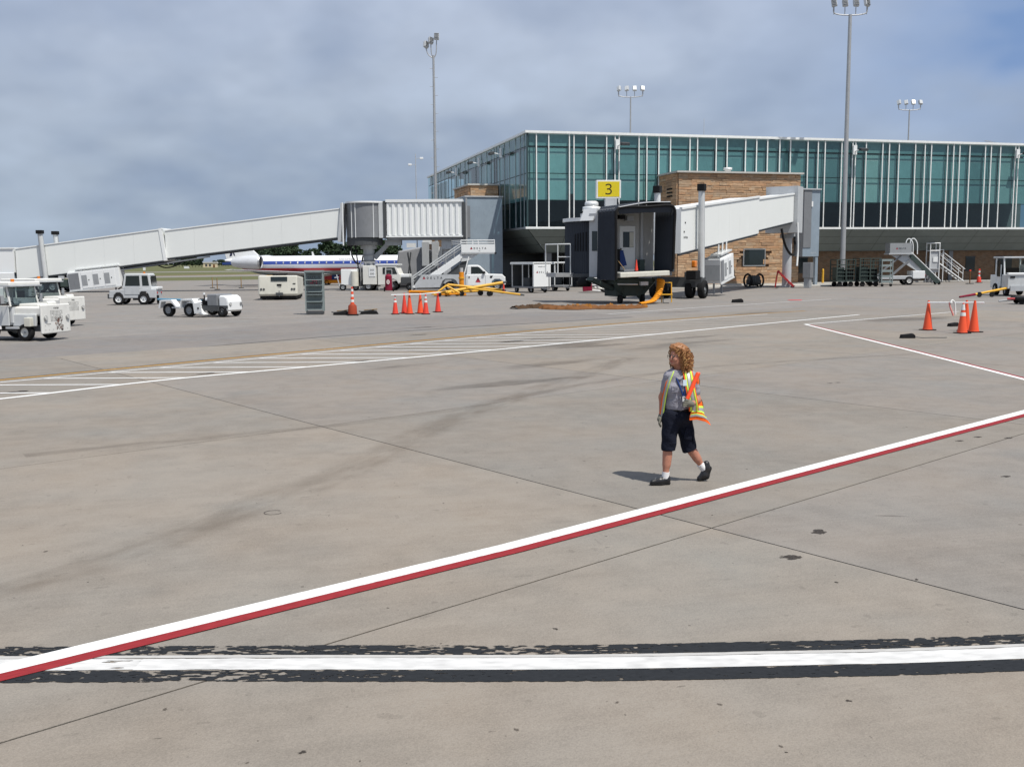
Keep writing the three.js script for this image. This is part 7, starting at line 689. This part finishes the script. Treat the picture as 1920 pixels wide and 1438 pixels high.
  // open safety vest: two shoulder panels in front, back panel flaring out behind
  const strap = (name, m, rows) => loft(P, name, m, rows);
  const panel = (pts, wid, m, name, dz = 0) => { const cv = new THREE.CatmullRomCurve3(pts.map(q => new THREE.Vector3(...q))), rows = []; for (let k = 0; k <= 20; k++) { const c = cv.getPoint(k / 20), t = cv.getTangent(k / 20), n = new THREE.Vector3(wid[0], wid[1], wid[2]); rows.push([[c.x - n.x, c.y - n.y, c.z - n.z + dz], [c.x, c.y, c.z + 0.008 + dz], [c.x + n.x, c.y + n.y, c.z + n.z + dz]]); } return loft(P, name, m, rows); };
  const frontL = [[0.04, 1.27, -0.10], [0.05, 1.348, -0.03], [0.06, 1.315, 0.085], [0.07, 1.20, 0.155], [0.09, 1.08, 0.182], [0.115, 0.96, 0.175], [0.125, 0.87, 0.15]];
  panel(frontL, [0.058, 0, -0.012], MP.vest, 'vest_front'); panel(frontL, [0.020, 0, -0.003], MP.tape, 'vest_tape', 0.012); panel(frontL.map(q => [q[0] - 0.034, q[1], q[2] + 0.006]), [0.010, 0, 0], MP.lime, 'vest_trim', 0.010); panel(frontL.map(q => [q[0] + 0.034, q[1], q[2] - 0.004]), [0.010, 0, 0], MP.lime, 'vest_trim', 0.010);
  const frontR = [[-0.09, 1.275, -0.10], [-0.10, 1.342, -0.01], [-0.128, 1.305, 0.07], [-0.172, 1.20, 0.10], [-0.205, 1.05, 0.075], [-0.22, 0.92, 0.05], [-0.235, 0.78, 0.03]];
  panel(frontR, [0.020, 0, 0.024], MP.vest, 'vest_front'); panel(frontR, [0.010, 0, 0.012], MP.tape, 'vest_tape', 0.012); panel(frontR.map(q => [q[0] + 0.015, q[1], q[2] + 0.017]), [0.005, 0, 0.005], MP.lime, 'vest_trim', 0.012);
  { // back panel and the tail blown out behind her
    const rows = [], A = [[-0.12, 1.27, -0.11], [0.10, 1.29, -0.10], [0.16, 1.24, -0.05]], N = 18; const sect6 = u0 => { const u = u0, y = mix(1.29, 0.715, u), out = u * u, fl = smooth(0.55, 1, u); return [[-0.16 - 0.03 * u, y + 0.0, -0.145 - 0.03 * u], [-0.03, y, -0.17 - 0.06 * out], [0.11 + 0.05 * out, y + 0.005, -0.15 - 0.02 * u], [0.165 + 0.10 * out, y + 0.03 * fl, -0.06 + 0.05 * u], [0.185 + 0.13 * out + Math.sin(u * 14) * 0.014, y + 0.012 * fl - 0.015, 0.02 + 0.05 * u + Math.sin(u * 9) * 0.012], [mix(0.155, 0.085, smooth(0.45, 0.8, u)) + Math.sin(u * 11) * 0.014, y + 0.055 * fl, mix(0.10, 0.185, smooth(0.45, 0.8, u))]]; };
    const sect = u => { const fl = smooth(0.5, 1, u); return new THREE.CatmullRomCurve3(sect6(u).map(q => new THREE.Vector3(...q))).getPoints(15).map((q, j) => [q.x + Math.cos(j * 1.25 + u * 5) * 0.014 * fl, q.y + (Math.sin(j * 0.95 + 1) * 0.022 - 0.012 * Math.cos(j * 2.1)) * fl, q.z + Math.sin(j * 1.25 + u * 5) * 0.018 * fl]); };
    for (let k = 0; k <= N; k++) rows.push(sect(k / N));  loft(P, 'vest_back', MP.vest, rows);
    const band = (u0, u1, m, name, off, j0 = 0, j1 = 5, slant = 0) => { const r2 = []; for (let k = 0; k <= 3; k++) { const row = []; for (let j = j0; j <= j1; j++) { const u = mix(u0, u1, k / 3) + slant * (j - j0), q = sect(clamp(u))[j], n6 = j / 3, ni = Math.min(4, Math.floor(n6)), nx = mix([-0.6, -0.1, 0.4, 0.9, 1, 0.7][ni], [-0.6, -0.1, 0.4, 0.9, 1, 0.7][ni + 1], n6 - ni), nz = mix([-0.7, -1, -0.8, -0.2, 0.5, 0.8][ni], [-0.7, -1, -0.8, -0.2, 0.5, 0.8][ni + 1], n6 - ni); row.push([q[0] + nx * off, q[1], q[2] + nz * off]); } r2.push(row); } loft(P, name, m, r2); };
    band(0.585, 0.63, MP.lime, 'vest_trim', 0.006, 3, 15, 0.004); band(0.63, 0.70, MP.tape, 'vest_tape', 0.007, 3, 15, 0.004); band(0.70, 0.745, MP.lime, 'vest_trim', 0.006, 3, 15, 0.004); band(0.80, 0.825, MP.lime, 'vest_trim', 0.0075, 6, 15, 0.005); band(0.825, 0.88, MP.tape, 'vest_tape', 0.007, 6, 15, 0.005);
    { const r2 = []; for (let k = 0; k <= 14; k++) { const u = k / 14 * 0.66, q = sect(u)[12], q2 = sect(u)[10]; r2.push([[q[0] + 0.008, q[1], q[2] + 0.01], [mix(q[0], q2[0], 0.3) + 0.01, q[1], mix(q[2], q2[2], 0.3) + 0.004]]); } loft(P, 'vest_trim', MP.lime, r2); }
  }
  // lanyard and badge
  tube(P, 'lanyard', MP.lanyard, [[-0.095, 1.31, 0.03], [-0.07, 1.24, 0.115], [-0.03, 1.13, 0.172], [0.0, 1.03, 0.178]], 0.010, 24, 6); tube(P, 'lanyard', MP.lanyard, [[0.03, 1.31, 0.03], [0.035, 1.22, 0.13], [0.015, 1.12, 0.175], [0.0, 1.03, 0.178]], 0.010, 24, 6); box(P, 'badge', MP.badge, [0.042, 0.07, 0.006], [0.012, 1.17, 0.178], { rx: -0.1 }); box(P, 'badge', M.white, [0.03, 0.06, 0.006], [0.0, 0.99, 0.186]);
  // gloved left hand closed on the wand: palm, four fingers and thumb
  const W = J.wrL, grip = [0.022, 0.985, 0.245], wd = new THREE.Vector3(0.40, 0.90, -0.14).normalize();     // direction of the wand
  body(P, 'glove', p => { let d = capsule(p, W, [0.05, 0.975, 0.232], 0.034, 0.034); const n = new THREE.Vector3(0, 0.1, 1).normalize(); d = smin(d, ellip(p, [0.04, 0.978, 0.232], [0.042, 0.046, 0.026]), 0.02); for (let k = 0; k < 4; k++) { const o = -0.034 + k * 0.022, L = [0.9, 1.05, 1, 0.85][k], b = [0.028 + wd.x * o, 0.98 + wd.y * o, 0.256 + wd.z * o], m1 = [b[0] - 0.034 * L, b[1] + 0.004, b[2] + 0.008], e = [m1[0] - 0.004, m1[1] - 0.004, m1[2] - 0.034 * L]; d = Math.min(d, Math.min(capsule(p, b, m1, 0.0105, 0.0095), capsule(p, m1, e, 0.0095, 0.008))); } d = smin(d, Math.min(capsule(p, [0.05, 1.0, 0.225], [0.022, 1.03, 0.225], 0.013, 0.011), capsule(p, [0.022, 1.03, 0.225], [-0.004, 1.04, 0.232], 0.011, 0.009)), 0.008); return d; }, [-0.06, 0.90, 0.16], [0.13, 1.08, 0.30], 0.004, MP.glove);
  body(P, 'glove', p => { let d = capsule(p, J.haR, [-0.247, 0.76, 0.03], 0.032, 0.034); for (let k = 0; k < 4; k++) { const z = 0.002 + k * 0.019, L = [0.062, 0.072, 0.068, 0.055][k]; d = Math.min(d, Math.min(capsule(p, [-0.25, 0.745, z], [-0.255, 0.745 - L * 0.6, z + 0.004], 0.0105, 0.0095), capsule(p, [-0.255, 0.745 - L * 0.6, z + 0.004], [-0.240, 0.745 - L, z + 0.006], 0.0095, 0.008))); } d = smin(d, capsule(p, [-0.25, 0.775, 0.06], [-0.262, 0.725, 0.082], 0.013, 0.009), 0.01); return d; }, [-0.32, 0.64, -0.05], [-0.19, 0.85, 0.13], 0.005, MP.glove);
  const wnd = thing('signal_wand', 'bright orange marshalling wand held upright in the gloved hand', 'wand', [0, 0, 0], 0); wnd.position.copy(P.position); wnd.rotation.y = FACING; const g0 = new THREE.Vector3(0.013, 0.985, 0.243), pt = s => g0.clone().addScaledVector(wd, s).toArray(); bar(wnd, 'handle', M.white, pt(-0.055), pt(0.045), 0.014, 0.014, 14); bar(wnd, 'cone_body', MP.wand, pt(0.045), pt(0.36), 0.022, 0.027, 16); const cp = part(wnd, 'tip', new THREE.SphereGeometry(0.027, 14, 8), MP.wand); cp.position.set(...pt(0.362)); cp.scale.y = 0.6;
}
{ // driver seated in the rusty tug
  const d = thing('person', 'seated tug driver in a dull red shirt seen through the windscreen', 'person', [0, 0, 0], 0); d.position.copy(TUGL.position); d.rotation.y = TUGL.rotation.y; const o = (p) => [p[0] + 0.95, p[1], p[2] - 0.2];
  const shirt = mat([0.30, 0.06, 0.065], 0.85, 0, { map: clothTex }), S = (name, f, lo, hi, c, m) => { const q = body(d, name, f, lo, hi, c, m); q.position.set(-0.92, 0, 0.2); return q; };
  S('torso', p => { let k = ellip(p, [0, 1.30, 0], [0.13, 0.27, 0.2]); k = smin(k, capsule(p, [0.0, 1.46, -0.2], [0.16, 1.22, -0.24], 0.06, 0.05), 0.05); k = smin(k, capsule(p, [0.0, 1.46, 0.2], [0.16, 1.22, 0.24], 0.06, 0.05), 0.05); return k; }, [-0.25, 1.0, -0.4], [0.35, 1.62, 0.4], 0.016, shirt);
  S('head', p => { let k = ellip(p, [0.03, 1.71, 0], [0.095, 0.115, 0.08]); k = smin(k, capsule(p, [0.1, 1.71, 0], [0.13, 1.685, 0], 0.01, 0.016), 0.02); return smin(k, capsule(p, [0, 1.5, 0], [0.01, 1.65, 0], 0.06, 0.05), 0.03); }, [-0.15, 1.45, -0.15], [0.2, 1.86, 0.15], 0.01, MP.skin); S('hair', p => Math.max(ellip(p, [0.0, 1.745, 0], [0.115, 0.11, 0.095]), -(ellip(p, [0.14, 1.69, 0], [0.1, 0.1, 0.12]))), [-0.15, 1.6, -0.15], [0.2, 1.88, 0.15], 0.01, M.black);
  S('arm', p => smin(capsule(p, [0.16, 1.22, -0.24], [0.42, 1.18, -0.16], 0.045, 0.035), capsule(p, [0.42, 1.18, -0.16], [0.5, 1.18, -0.14], 0.035, 0.04), 0.02), [0.05, 1.08, -0.35], [0.6, 1.3, -0.05], 0.012, MP.skin); S('arm', p => smin(capsule(p, [0.16, 1.22, 0.24], [0.42, 1.18, 0.16], 0.045, 0.035), capsule(p, [0.42, 1.18, 0.16], [0.5, 1.18, 0.14], 0.035, 0.04), 0.02), [0.05, 1.08, 0.05], [0.6, 1.3, 0.35], 0.012, MP.skin); S('trousers', p => Math.min(capsule(p, [0.0, 1.08, -0.1], [0.42, 1.04, -0.12], 0.09, 0.07), capsule(p, [0.0, 1.08, 0.1], [0.42, 1.04, 0.12], 0.09, 0.07)), [-0.2, 0.9, -0.3], [0.6, 1.25, 0.3], 0.016, MP.shorts);
}

scene.traverse(o => { if (o.isMesh) { o.castShadow = true; o.receiveShadow = true; } });
renderer.render(scene, camera);
